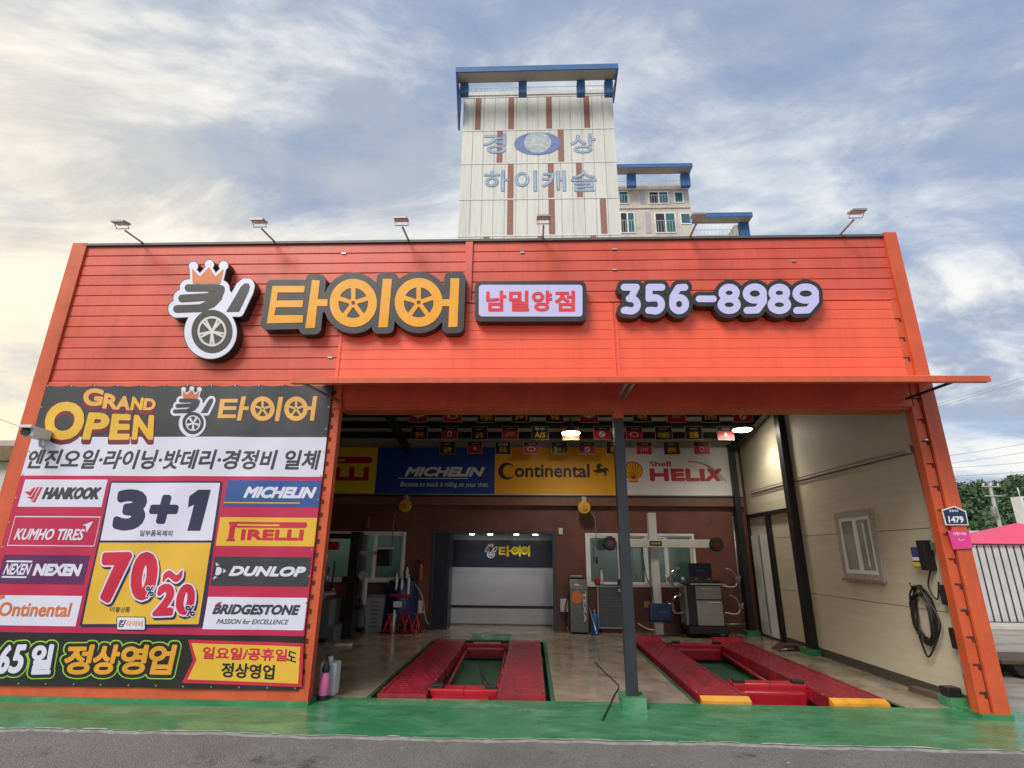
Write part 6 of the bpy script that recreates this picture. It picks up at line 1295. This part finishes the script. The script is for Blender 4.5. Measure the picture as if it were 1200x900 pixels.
def roof_frame(t, x0, x1, Yw, ptop, zf_top, zf_bot, ysof, over, cols, cw, c_py, fins=(), open_w=None):
    """pergola style roof slab on blue columns above a parapet"""
    Yf = Yw - over; zt_, zb_ = at(*zf_top, Yf).z, at(*zf_bot, Yf).z; yb = back_y(zf_bot[0], ysof, zb_)
    sl_ = box('roof_slab', SOF, t, x0, x1, Yf + 0.05, yb, zb_, zt_ - 0.05)
    MB().box(x0 - 0.05, x1 + 0.05, Yf - 0.05, Yf + 0.049, zb_ - 0.02, zt_).box(x0 - 0.05, x0 - 0.001, Yf + 0.05, yb, zb_ - 0.01, zt_ - 0.02).box(x1 + 0.001, x1 + 0.05, Yf + 0.05, yb, zb_ - 0.01, zt_ - 0.02).box(x0, x1, Yf + 0.05, yb, zt_ - 0.049, zt_ - 0.01).build('fascia', APB, sl_)
    for c in cols:
        cx_ = at(c, c_py[0], Yw - 0.5 * over).x; z0 = at(c, c_py[1], Yw - 0.5 * over).z
        box('roof_column', APB, t, cx_ - cw, cx_ + cw, Yw - 0.5 * over - 0.2, Yw - 0.5 * over + 0.35, z0, zb_ - 0.022)
    zr = ptop; mb = MB(); n = int((x1 - x0 - 1) / 0.45)
    for i in range(n + 1):
        x = x0 + 0.6 + i * 0.45
        if x < x1 - 0.4: mb.box(x - 0.02, x + 0.02, Yw + 0.6, Yw + 0.64, zr, zr + 1.1)
    mb.box(x0 + 0.5, x1 - 0.5, Yw + 0.59, Yw + 0.65, zr + 1.1, zr + 1.15); mb.build('railing', RAIL, t)
    return sl_, zb_, Yf, yb
YT = 29.4
tx0, tx1 = at(537, 260, YT).x, at(727, 260, YT).x; ptop = at(630, 107, YT).z
tw = thing('apartment_tower', 'tall white apartment tower with blue roof and faded Korean lettering', 'building', ((tx0 + tx1) / 2, YT + 6, -0.4))
wl = MB().box(tx0 + 0.05, tx1 - 0.05, YT + 0.06, YT + 13, -0.4, ptop - 0.02).build('end_wall', APW, tw)
zr_ = [at(630, y, YT).z for y in (290, 276, 233, 191, 152, 113)]
ncol = 14; cw_ = (tx1 - tx0) / ncol
for i in range(5):
    for k in range(ncol):
        box('wall_panel', APW, wl, tx0 + k * cw_ + 0.02, tx0 + (k + 1) * cw_ - 0.02, YT, YT + 0.059, zr_[i] + 0.06, zr_[i + 1] - 0.06)
    box('floor_band', APW, wl, tx0, tx1, YT - 0.03, YT + 0.059, zr_[i + 1] - 0.058, zr_[i + 1] + 0.058)
box('parapet_band', APW, wl, tx0 - 0.02, tx1 + 0.02, YT - 0.06, YT + 0.4, ptop - 0.35, ptop)
for row, xs5 in ((4, (181, 297, 430, 563)), (3, (257, 472)), (2, (295, 437, 537)), (1, (294, 440, 622)), (0, (210, 400, 586))):
    for x5 in xs5:
        x = at(500 + x5 / 3, (152 + 113) / 2 if row == 4 else 232, YT).x; 
        yy = {4: 133, 3: 171, 2: 212, 1: 254, 0: 283}[row]; x = at(500 + x5 / 3, yy, YT).x
        box('brick_stripe', APR, wl, x - 0.24, x + 0.24, YT - 0.012, YT - 0.001, zr_[row] + 0.07, zr_[row + 1] - 0.07)
def twt(s_, x0, x1, y0, y1):
    b_ = fb(x0, x1, y0, y1, YT - 0.03); f_ = text_segs(s_, (b_[0] + 0.1, b_[1] - 0.1, b_[2] + 0.1, b_[3] - 0.1)); g_ = segs_sdf(f_, 0.6); h_ = 0.035; bb_ = (b_[0] - 0.3, b_[1] + 0.3, b_[2] - 0.3, b_[3] + 0.3)
    sdf('painted_letter', grow(g_, 0.045), bb_, h_, planeY(YT - 0.03), INK, wl); sdf('painted_letter', grow(g_, -0.035), bb_, h_, planeY(YT - 0.035), INKG, wl)
twt('경', 565, 594, 156, 180.5); twt('상', 667, 699, 156, 180)
for s_, a_, b_ in (('하', 566, 597), ('이', 602, 630), ('캐', 634, 664), ('슬', 668, 700)): twt(s_, a_, b_, 199, 225)
oc = at(630, 168, YT - 0.03); ow = (at(657, 168, YT).x - at(602, 168, YT).x) / 2; oh = (at(630, 154.5, YT).z - at(630, 181, YT).z) / 2; ob = (oc.x - ow - 1, oc.x + ow + 1, oc.z - oh - 1, oc.z + oh + 1)
sdf('painted_emblem', circ(oc.x, oc.z, ow, oh), ob, 0.06, planeY(YT - 0.03), INKD, wl); sdf('painted_emblem', circ(oc.x, oc.z + 0.1, ow * 0.58, oh * 0.92), ob, 0.05, planeY(YT - 0.035), INKG, wl)
sdf('painted_emblem', union(*[sweep([(oc.x - 0.75 + 0.12 * k, oc.z - 0.35 + 0.22 * k), (oc.x - 0.1, oc.z - 0.1 + 0.2 * k), (oc.x + 0.75 - 0.1 * k, oc.z - 0.45 + 0.24 * k)], 0.05) for k in range(5)]), ob, 0.04, planeY(YT - 0.04), mat('faded_white_wall_ink', (0.55, 0.58, 0.58), 0.8), wl)
OV = 2.4
sx0, sx1 = at(535, 78, YT - OV).x, at(724, 80, YT - OV).x
sl_, zb_, Yf, yb = roof_frame(tw, sx0, sx1, YT, ptop, (630, 77), (630, 82.5), 95.7, OV, (544.5, 612.5, 680.5, 713), 0.33, (98, 110.5))
for x, yy in ((sx0 + 0.02, 150), (sx1 - 0.02, 118)):
    zlow = at(541 if x < 3 else 717, yy, YT).z
    MB().prism([(x - 0.06, Yf + 0.06, zb_ - 0.03), (x - 0.06, YT + 0.3, zb_ - 0.03), (x - 0.06, YT + 0.3, zlow), (x - 0.06, YT - 0.05, zlow)], (0.12, 0, 0)).build('corner_fin', APB, sl_)
# second, lower block
Y2 = 52.0
bx0_, bx1_ = at(700, 250, Y2).x, at(809.5, 250, Y2).x; p2 = at(760, 217, Y2).z
b2 = thing('apartment_block', 'cream apartment block with windows and blue roof right of the tower', 'building', ((bx0_ + bx1_) / 2, Y2 + 5, -0.4))
w2_ = MB().box(bx0_, bx1_, Y2, Y2 + 11, -0.4, p2).build('front_wall', APC, b2)
for y in (221, 242.5, 279): z = at(760, y, Y2).z; box('floor_band', APC, w2_, bx0_ - 0.02, bx1_ + 0.05, Y2 - 0.15, Y2 - 0.001, z - 0.25, z + 0.2)
def zz7(x, y): return (700 + x / 6, 160 + y / 6)
def win2(xa, xb, ya, yb, m1=APG, m2=APD):
    (u0, v0), (u1, v1) = zz7(xa, ya), zz7(xb, yb); b_ = fb(u0, u1, v0, v1, Y2); x0, x1, z0, z1 = b_; wf = 0.12
    f_ = MB().box(x0, x1, Y2 - 0.1, Y2 + 0.02, z0, z0 + wf).box(x0, x1, Y2 - 0.1, Y2 + 0.02, z1 - wf, z1).box(x0, x0 + wf, Y2 - 0.1, Y2 + 0.02, z0 + wf, z1 - wf).box(x1 - wf, x1, Y2 - 0.1, Y2 + 0.02, z0 + wf, z1 - wf)
    wide = xb - xa > 80; xm_ = (x0 + x1) / 2
    if wide: f_.box(xm_ - 0.08, xm_ + 0.08, Y2 - 0.1, Y2 + 0.02, z0 + wf, z1 - wf)
    fo = f_.build('window', WHITEF, w2_)
    if wide: box('pane', m2, fo, x0 + wf, xm_ - 0.08, Y2 - 0.05, Y2 - 0.03, z0 + wf, z1 - wf); box('pane', m1, fo, xm_ + 0.08, x1 - wf, Y2 - 0.05, Y2 - 0.03, z0 + wf, z1 - wf)
    else: box('pane', m1, fo, x0 + wf, x1 - wf, Y2 - 0.05, Y2 - 0.03, z0 + wf, z1 - wf)
    if yb - ya > 80:
        mb = MB(); n = max(3, int((x1 - x0) / 0.3))
        for i in range(n + 1): x = x0 - 0.1 + (x1 - x0 + 0.2) * i / n; mb.box(x - 0.018, x + 0.018, Y2 - 0.55, Y2 - 0.515, z0 - 0.05, z0 + (z1 - z0) * 0.5)
        mb.box(x0 - 0.15, x1 + 0.15, Y2 - 0.56, Y2 - 0.51, z0 + (z1 - z0) * 0.5, z0 + (z1 - z0) * 0.5 + 0.05); mb.build('railing', RAIL, fo)
for a_ in ((150, 220, 386, 475), (360, 500, 388, 475), (538, 604, 390, 468), (160, 265, 535, 680), (405, 552, 538, 680), (583, 657, 540, 618)): win2(*a_)
for (xa, xb, ya, yb_) in ((302, 335, 386, 475), (338, 376, 532, 680)): (u0, v0), (u1, v1) = zz7(xa, ya), zz7(xb, yb_); c_ = fb(u0, u1, v0, v1, Y2); box('service_door', GRV, w2_, c_[0], c_[1], Y2 - 0.04, Y2 - 0.001, c_[2], c_[3])
roof_frame(b2, at(712, 195, Y2 - 2.6).x, at(811, 194, Y2 - 2.6).x, Y2, p2, (765, 192), (765, 196), 204.2, 2.6, (739.5, 802.5), 0.55, (205, 218.5))
# third, lowest block
Y3 = 50.0; cx0_, cx1_ = at(790, 276, Y3).x, at(873, 276, Y3).x; p3 = at(840, 275.3, Y3).z
b3 = thing('apartment_block', 'lowest apartment block showing only its blue roof slab', 'building', ((cx0_ + cx1_) / 2, Y3 + 1, -0.4))
MB().box(at(811.5, 276, Y3).x, cx1_, Y3, Y3 + 11, -0.4, p3).build('front_wall', APW, b3)
roof_frame(b3, at(815, 250, Y3 - 2.6).x, at(881, 250, Y3 - 2.6).x, Y3, p3, (850, 249.2), (850, 254), 262, 2.6, (871,), 0.55, (262, 277))
xk = at(860, 270, Y3).x; MB().prism([(xk + 0.7, Y3 + 1.4, p3), (xk + 1.3, Y3 + 1.4, p3), (xk + 1.3, Y3 + 7.0, p3), (xk + 0.7, Y3 + 7.0, p3)], (0, 0, 2.3)).build('side_fin', SOF, b3)

# ------------------------------------------------------------------ hill, trees, pole, wires on the right
LEAF = []
for i, c in enumerate(((0.05, 0.10, 0.038), (0.07, 0.13, 0.05), (0.038, 0.08, 0.034), (0.09, 0.15, 0.055))): LEAF.append(mat('foliage_%s' % ('dark', 'mid', 'deep', 'light')[i], c, 0.7, var=0.4, scale=0.8))
mb = MB(); HX, HY_ = 118.0, 160.0
def hill_z(x, y):
    u = (x - 88) / 95; v = (y - HY_) / 60
    return 17.5 * math.exp(-((x - 142) / 62) ** 2 - v * v) + 12 * math.exp(-((x - 260) / 90) ** 2 - v * v) - 0.35
n = 30; vs_ = [(50 + 400 * i / n, 60 + 200 * j / n, hill_z(50 + 400 * i / n, 60 + 200 * j / n)) for j in range(n + 1) for i in range(n + 1)]
mb.add(vs_, [(j * (n + 1) + i, j * (n + 1) + i + 1, (j + 1) * (n + 1) + i + 1, (j + 1) * (n + 1) + i) for j in range(n) for i in range(n)], True); tag(mb.build('hill', mat('hill_undergrowth', (0.03, 0.06, 0.02), 0.9, var=0.4)), kind='structure')
def leaf_cloud(centres, seed, per, size):
    r = np.random.default_rng(seed); V = []; 
    for (cx, cy, cz_, rx, rz) in centres:
        d = r.normal(size=(per, 3)); d /= np.linalg.norm(d, axis=1)[:, None]; lump = 0.75 + 0.35 * np.sin(d[:, 0] * 5 + cx) * np.sin(d[:, 1] * 4 + cy) * np.sin(d[:, 2] * 5)
        p = d * (lump * r.uniform(0.75, 1.05, per))[:, None] * np.array([rx, rx, rz]) + np.array([cx, cy, cz_]); a = r.normal(size=(per, 3)); a /= np.linalg.norm(a, axis=1)[:, None]; b = np.cross(a, r.normal(size=(per, 3))); b /= np.linalg.norm(b, axis=1)[:, None]
        s = (size * r.uniform(0.6, 1.4, per))[:, None]; V.append(np.stack([p - a * s, p + b * s * 0.6, p + a * s, p - b * s * 0.6], 1).reshape(-1, 3))
    V = np.concatenate(V); k = len(V) // 4; me = bpy.data.meshes.new('leaves'); me.from_pydata(V.tolist(), [], [(4 * i, 4 * i + 1, 4 * i + 2, 4 * i + 3) for i in range(k)]); return me
r5 = random.Random(11); groups = [[], [], [], []]
for i in range(640):
    y = r5.uniform(90, 180); x = r5.uniform(0.62, 1.55) * (y + 6.6) ; 
    if x > 330: continue
    z = hill_z(x, y)
    if z < 0.6 and r5.random() < 0.5: continue
    s = r5.uniform(2.0, 4.2); groups[r5.choice((0, 0, 1, 2, 2, 3))].append((x, y, z + s * 0.8, s, s * 1.05))
for gi, g_ in enumerate(groups):
    o = link('hillside_wood', leaf_cloud(g_, 20 + gi, 200, 0.5), LEAF[gi]); tag(o, ('dark', 'mid green', 'deep green', 'light green')[gi] + ' tree crowns of the wooded hill on the right', 'trees', None, 'stuff')
CONCP = mat('pole_concrete', (0.40, 0.39, 0.37), 0.8)
pA = at(1172, 617, 48.0); t = thing('utility_pole', 'grey concrete utility pole in front of wooded hill', 'utility pole', (pA.x, 48, -0.3)); zt_ = at(1155, 566, 48).z
MB().tube([(pA.x, 48, -0.4), (pA.x, 48, zt_)], [0.22, 0.14], 10).build('shaft', CONCP, t)
for dz, w in ((0.4, 0.9), (1.3, 0.8)): MB().box(pA.x - w, pA.x + w, 47.82, 47.9, zt_ - dz, zt_ - dz + 0.1).build('cross_arm', CONCP, t)
for dx in (-0.7, 0, 0.7): MB().lathe((pA.x + dx, 47.85, zt_ - 0.3), [(0.06, 0), (0.09, 0.1), (0.04, 0.25)], 8).build('insulator', WPL, t)
MB().lathe((pA.x - 0.35, 47.8, zt_ - 3.2), [(0.2, 0), (0.24, 0.05), (0.24, 0.8), (0.15, 0.9)], 12).build('transformer', GALV, t)
WIRE = mat('grey_wire', (0.16, 0.16, 0.17), 0.6)
def wire(a_, b_, Y, label, ext=1.6):
    A, B = at(*a_, Y), at(*b_, Y); d_ = B - A; A = A - d_ * 0.6; B = B + d_ * ext; pts = [A + (B - A) * (i / 14) - Vector((0, 0, 0.25 * math.sin(math.pi * i / 14))) for i in range(15)]
    tag(tube('overhead_wire', WIRE, None, pts, 0.011, 5), label, 'wire', 'overhead wires on the right')
for a_, b_, lb in (((1096, 472), (1200, 438), 'overhead wire right of canopy, highest of all'), ((1098, 475), (1200, 442), 'overhead wire right of canopy, second highest'), ((1112, 532), (1200, 516), 'overhead wire above hill, third from top'), ((1113, 541), (1200, 526), 'overhead wire above hill, fourth from top'), ((1115, 546), (1200, 538), 'overhead wire above hill, fifth from top'), ((1117, 556), (1200, 548.5), 'overhead wire above hill, second lowest'), ((1118, 566), (1200, 556), 'overhead wire just over the hill, lowest')): wire(a_, b_, 34.0, lb)
A, B = at(-60, 466, 20), at(60, 514, 20); tag(tube('overhead_wire', WIRE, None, [A, (A + B) / 2 - Vector((0, 0, 0.05)), B], 0.014, 5), 'single overhead wire left of the orange corner trim', 'wire')
# fence gate, tent, low house, cart
Yg = gnd(1178, 731).y; g0 = at(1141, 690, Yg).x; gz = at(1165, 639, Yg).z; gx1 = g0 + 4.2
t = thing('sliding_gate', 'white sheet gate with dark vertical bars right of the shop', 'gate', (g0 + 2, Yg, -0.045)); SHW = mat('white_gate_sheet', (0.52, 0.53, 0.54), 0.55, var=0.1, stain=(0.4, 0.36, 0.32), stain_amt=0.4); BARM = mat('dark_brown_gate_bar', (0.045, 0.02, 0.025), 0.5)
box('sheet', SHW, t, g0, gx1, Yg + 0.03, Yg + 0.06, 0.0, gz - 0.02)
for i in range(22): x = g0 + 0.16 + i * 0.19; box('bar', BARM, t, x - 0.016, x + 0.016, Yg + 0.016, Yg + 0.029, 0.05, gz)
box('top_rail', BARM, t, g0 + 0.12, gx1, Yg - 0.03, Yg + 0.03, gz + 0.001, gz + 0.04); box('bottom_rail', BARM, t, g0 + 0.12, gx1, Yg - 0.03, Yg + 0.029, 0.0, 0.049)
for i in range(3): x = g0 + 0.5 + i * 1.6; box('ground_foot', BARM, t, x - 0.04, x + 0.04, Yg - 0.03, Yg + 0.03, -0.045, -0.001)
t = thing('kerb_slab', 'pale concrete kerb slab at foot of the white gate', 'kerb', (g0 + 1.5, Yg - 0.6, -0.045)); MB().bevbox(g0 - 1.2, gx1, Yg - 0.9, Yg - 0.3, -0.045, 0.06, r=0.02).build('slab', mat('pale_kerb_concrete', (0.48, 0.46, 0.42), 0.85, var=0.2), t)
Yt = Yg + 4.0; a_ = at(1143, 638, Yt); tcx = a_.x + 2.9; ez = a_.z; az_ = at(1200, 611, Yt + 1.5); PINK = mat('pink_tent_fabric', (0.72, 0.075, 0.15), 0.6, var=0.1)
t = thing('pink_tent', 'pink pyramid tent roof behind the white gate', 'tent', (tcx, Yt + 1.5, 0)); hw = 2.9; hd2 = 1.6; ap = (tcx, Yt + hd2, ez + (az_.z - ez) * 2.9 / max(0.5, at(1200, 611, Yt + 1.5).x - a_.x))
C4 = [(tcx - hw, Yt, ez), (tcx + hw, Yt, ez), (tcx + hw, Yt + 2 * hd2, ez), (tcx - hw, Yt + 2 * hd2, ez)]
mb = MB(); mb.add(C4 + [ap], [(0, 1, 4), (1, 2, 4), (2, 3, 4), (3, 0, 4)]); mb.add(C4 + [(c[0], c[1], c[2] - 0.18) for c in C4], [(0, 1, 5, 4), (1, 2, 6, 5), (2, 3, 7, 6), (3, 0, 4, 7)]); mb.build('canopy', PINK, t)
for c in C4: MB().cyl((c[0], c[1], -0.05), c, 0.03, 8).build('pole', WPL, t)
hp = at(1140, 622, 27.0); t = thing('low_house', 'low house with pale flat roof in front of wooded hill', 'house', (hp.x + 3, 29, -0.1)); box('wall', mat('dull_house_wall', (0.22, 0.22, 0.2), 0.8), t, hp.x - 2.5, hp.x + 8, 27.2, 33, -0.4, hp.z - 0.35); box('roof', mat('pale_roof_sheet', (0.52, 0.53, 0.52), 0.7), t, hp.x - 3, hp.x + 8.5, 26.8, 33.4, hp.z - 0.35, hp.z)
sp2 = at(1198, 586, 27.5); t = thing('roof_vent', 'white boxy roof vent with spike above the pink tent', 'vent', sp2); box('case', WPL, t, sp2.x - 0.25, sp2.x + 0.5, 27.3, 28.0, hp.z, sp2.z + 0.2); box('grille', mat('maroon_grille', (0.12, 0.02, 0.06), 0.6), t, sp2.x - 0.1, sp2.x + 0.4, 27.28, 27.298, sp2.z - 0.3, sp2.z + 0.1); MB().tube([(sp2.x, 27.6, sp2.z + 0.2), (sp2.x, 27.6, sp2.z + 0.75)], 0.03, 6).build('spike', WPL, t)
c_ = gnd(1190, 795); t = thing('low_cart', 'low dark wooden cart standing in yard beside orange column', 'cart', (c_.x + 0.5, c_.y + 0.4, 0)); za = at(1170, 771, c_.y + 0.3).z
x0 = at(1167, 772, c_.y + 0.2).x
MB().bevbox(x0, x0 + 1.9, c_.y + 0.1, c_.y + 0.85, za - 0.05, za, r=0.008).build('deck', WOOD, t); mb = MB(); mb.prism([(x0 + 0.16, c_.y + 0.15, za - 0.051), (x0 + 1.6, c_.y + 0.15, za - 0.051), (x0 + 1.5, c_.y + 0.15, za - 0.2), (x0 + 0.26, c_.y + 0.15, za - 0.2)], (0, 0.6, 0)); mb.build('underbody', DKM, t)
for xx in (x0 + 0.4, x0 + 1.3):
    for yy in (c_.y + 0.2, c_.y + 0.7): MB().lathe((xx, yy, 0.07), [(0.115, -0.03), (0.115, 0.03)], 14, 'y').build('wheel', BLACKR, t)
# neighbour on the left
n0 = at(14, 530, 9.0); zt_ = at(8, 516, 9.0).z; zm = at(8, 523, 9.0).z; zl_ = at(8, 540, 9.0).z
t = thing('neighbour_house', 'pale house with brown roof band left of the shop', 'house', (n0.x - 4, 11, 0)); box('wall', mat('pale_green_render', (0.50, 0.52, 0.47), 0.8), t, n0.x - 9, n0.x + 0.6, 9.2, 15, -0.4, zl_); box('roof_band', mat('mossy_brown_band', (0.16, 0.13, 0.06), 0.85, var=0.4), t, n0.x - 9.2, n0.x + 0.8, 8.9, 15.2, zl_, zm); box('parapet', mat('pinkish_concrete', (0.45, 0.38, 0.35), 0.85), t, n0.x - 9.1, n0.x + 0.7, 9.0, 15.1, zm, zt_)
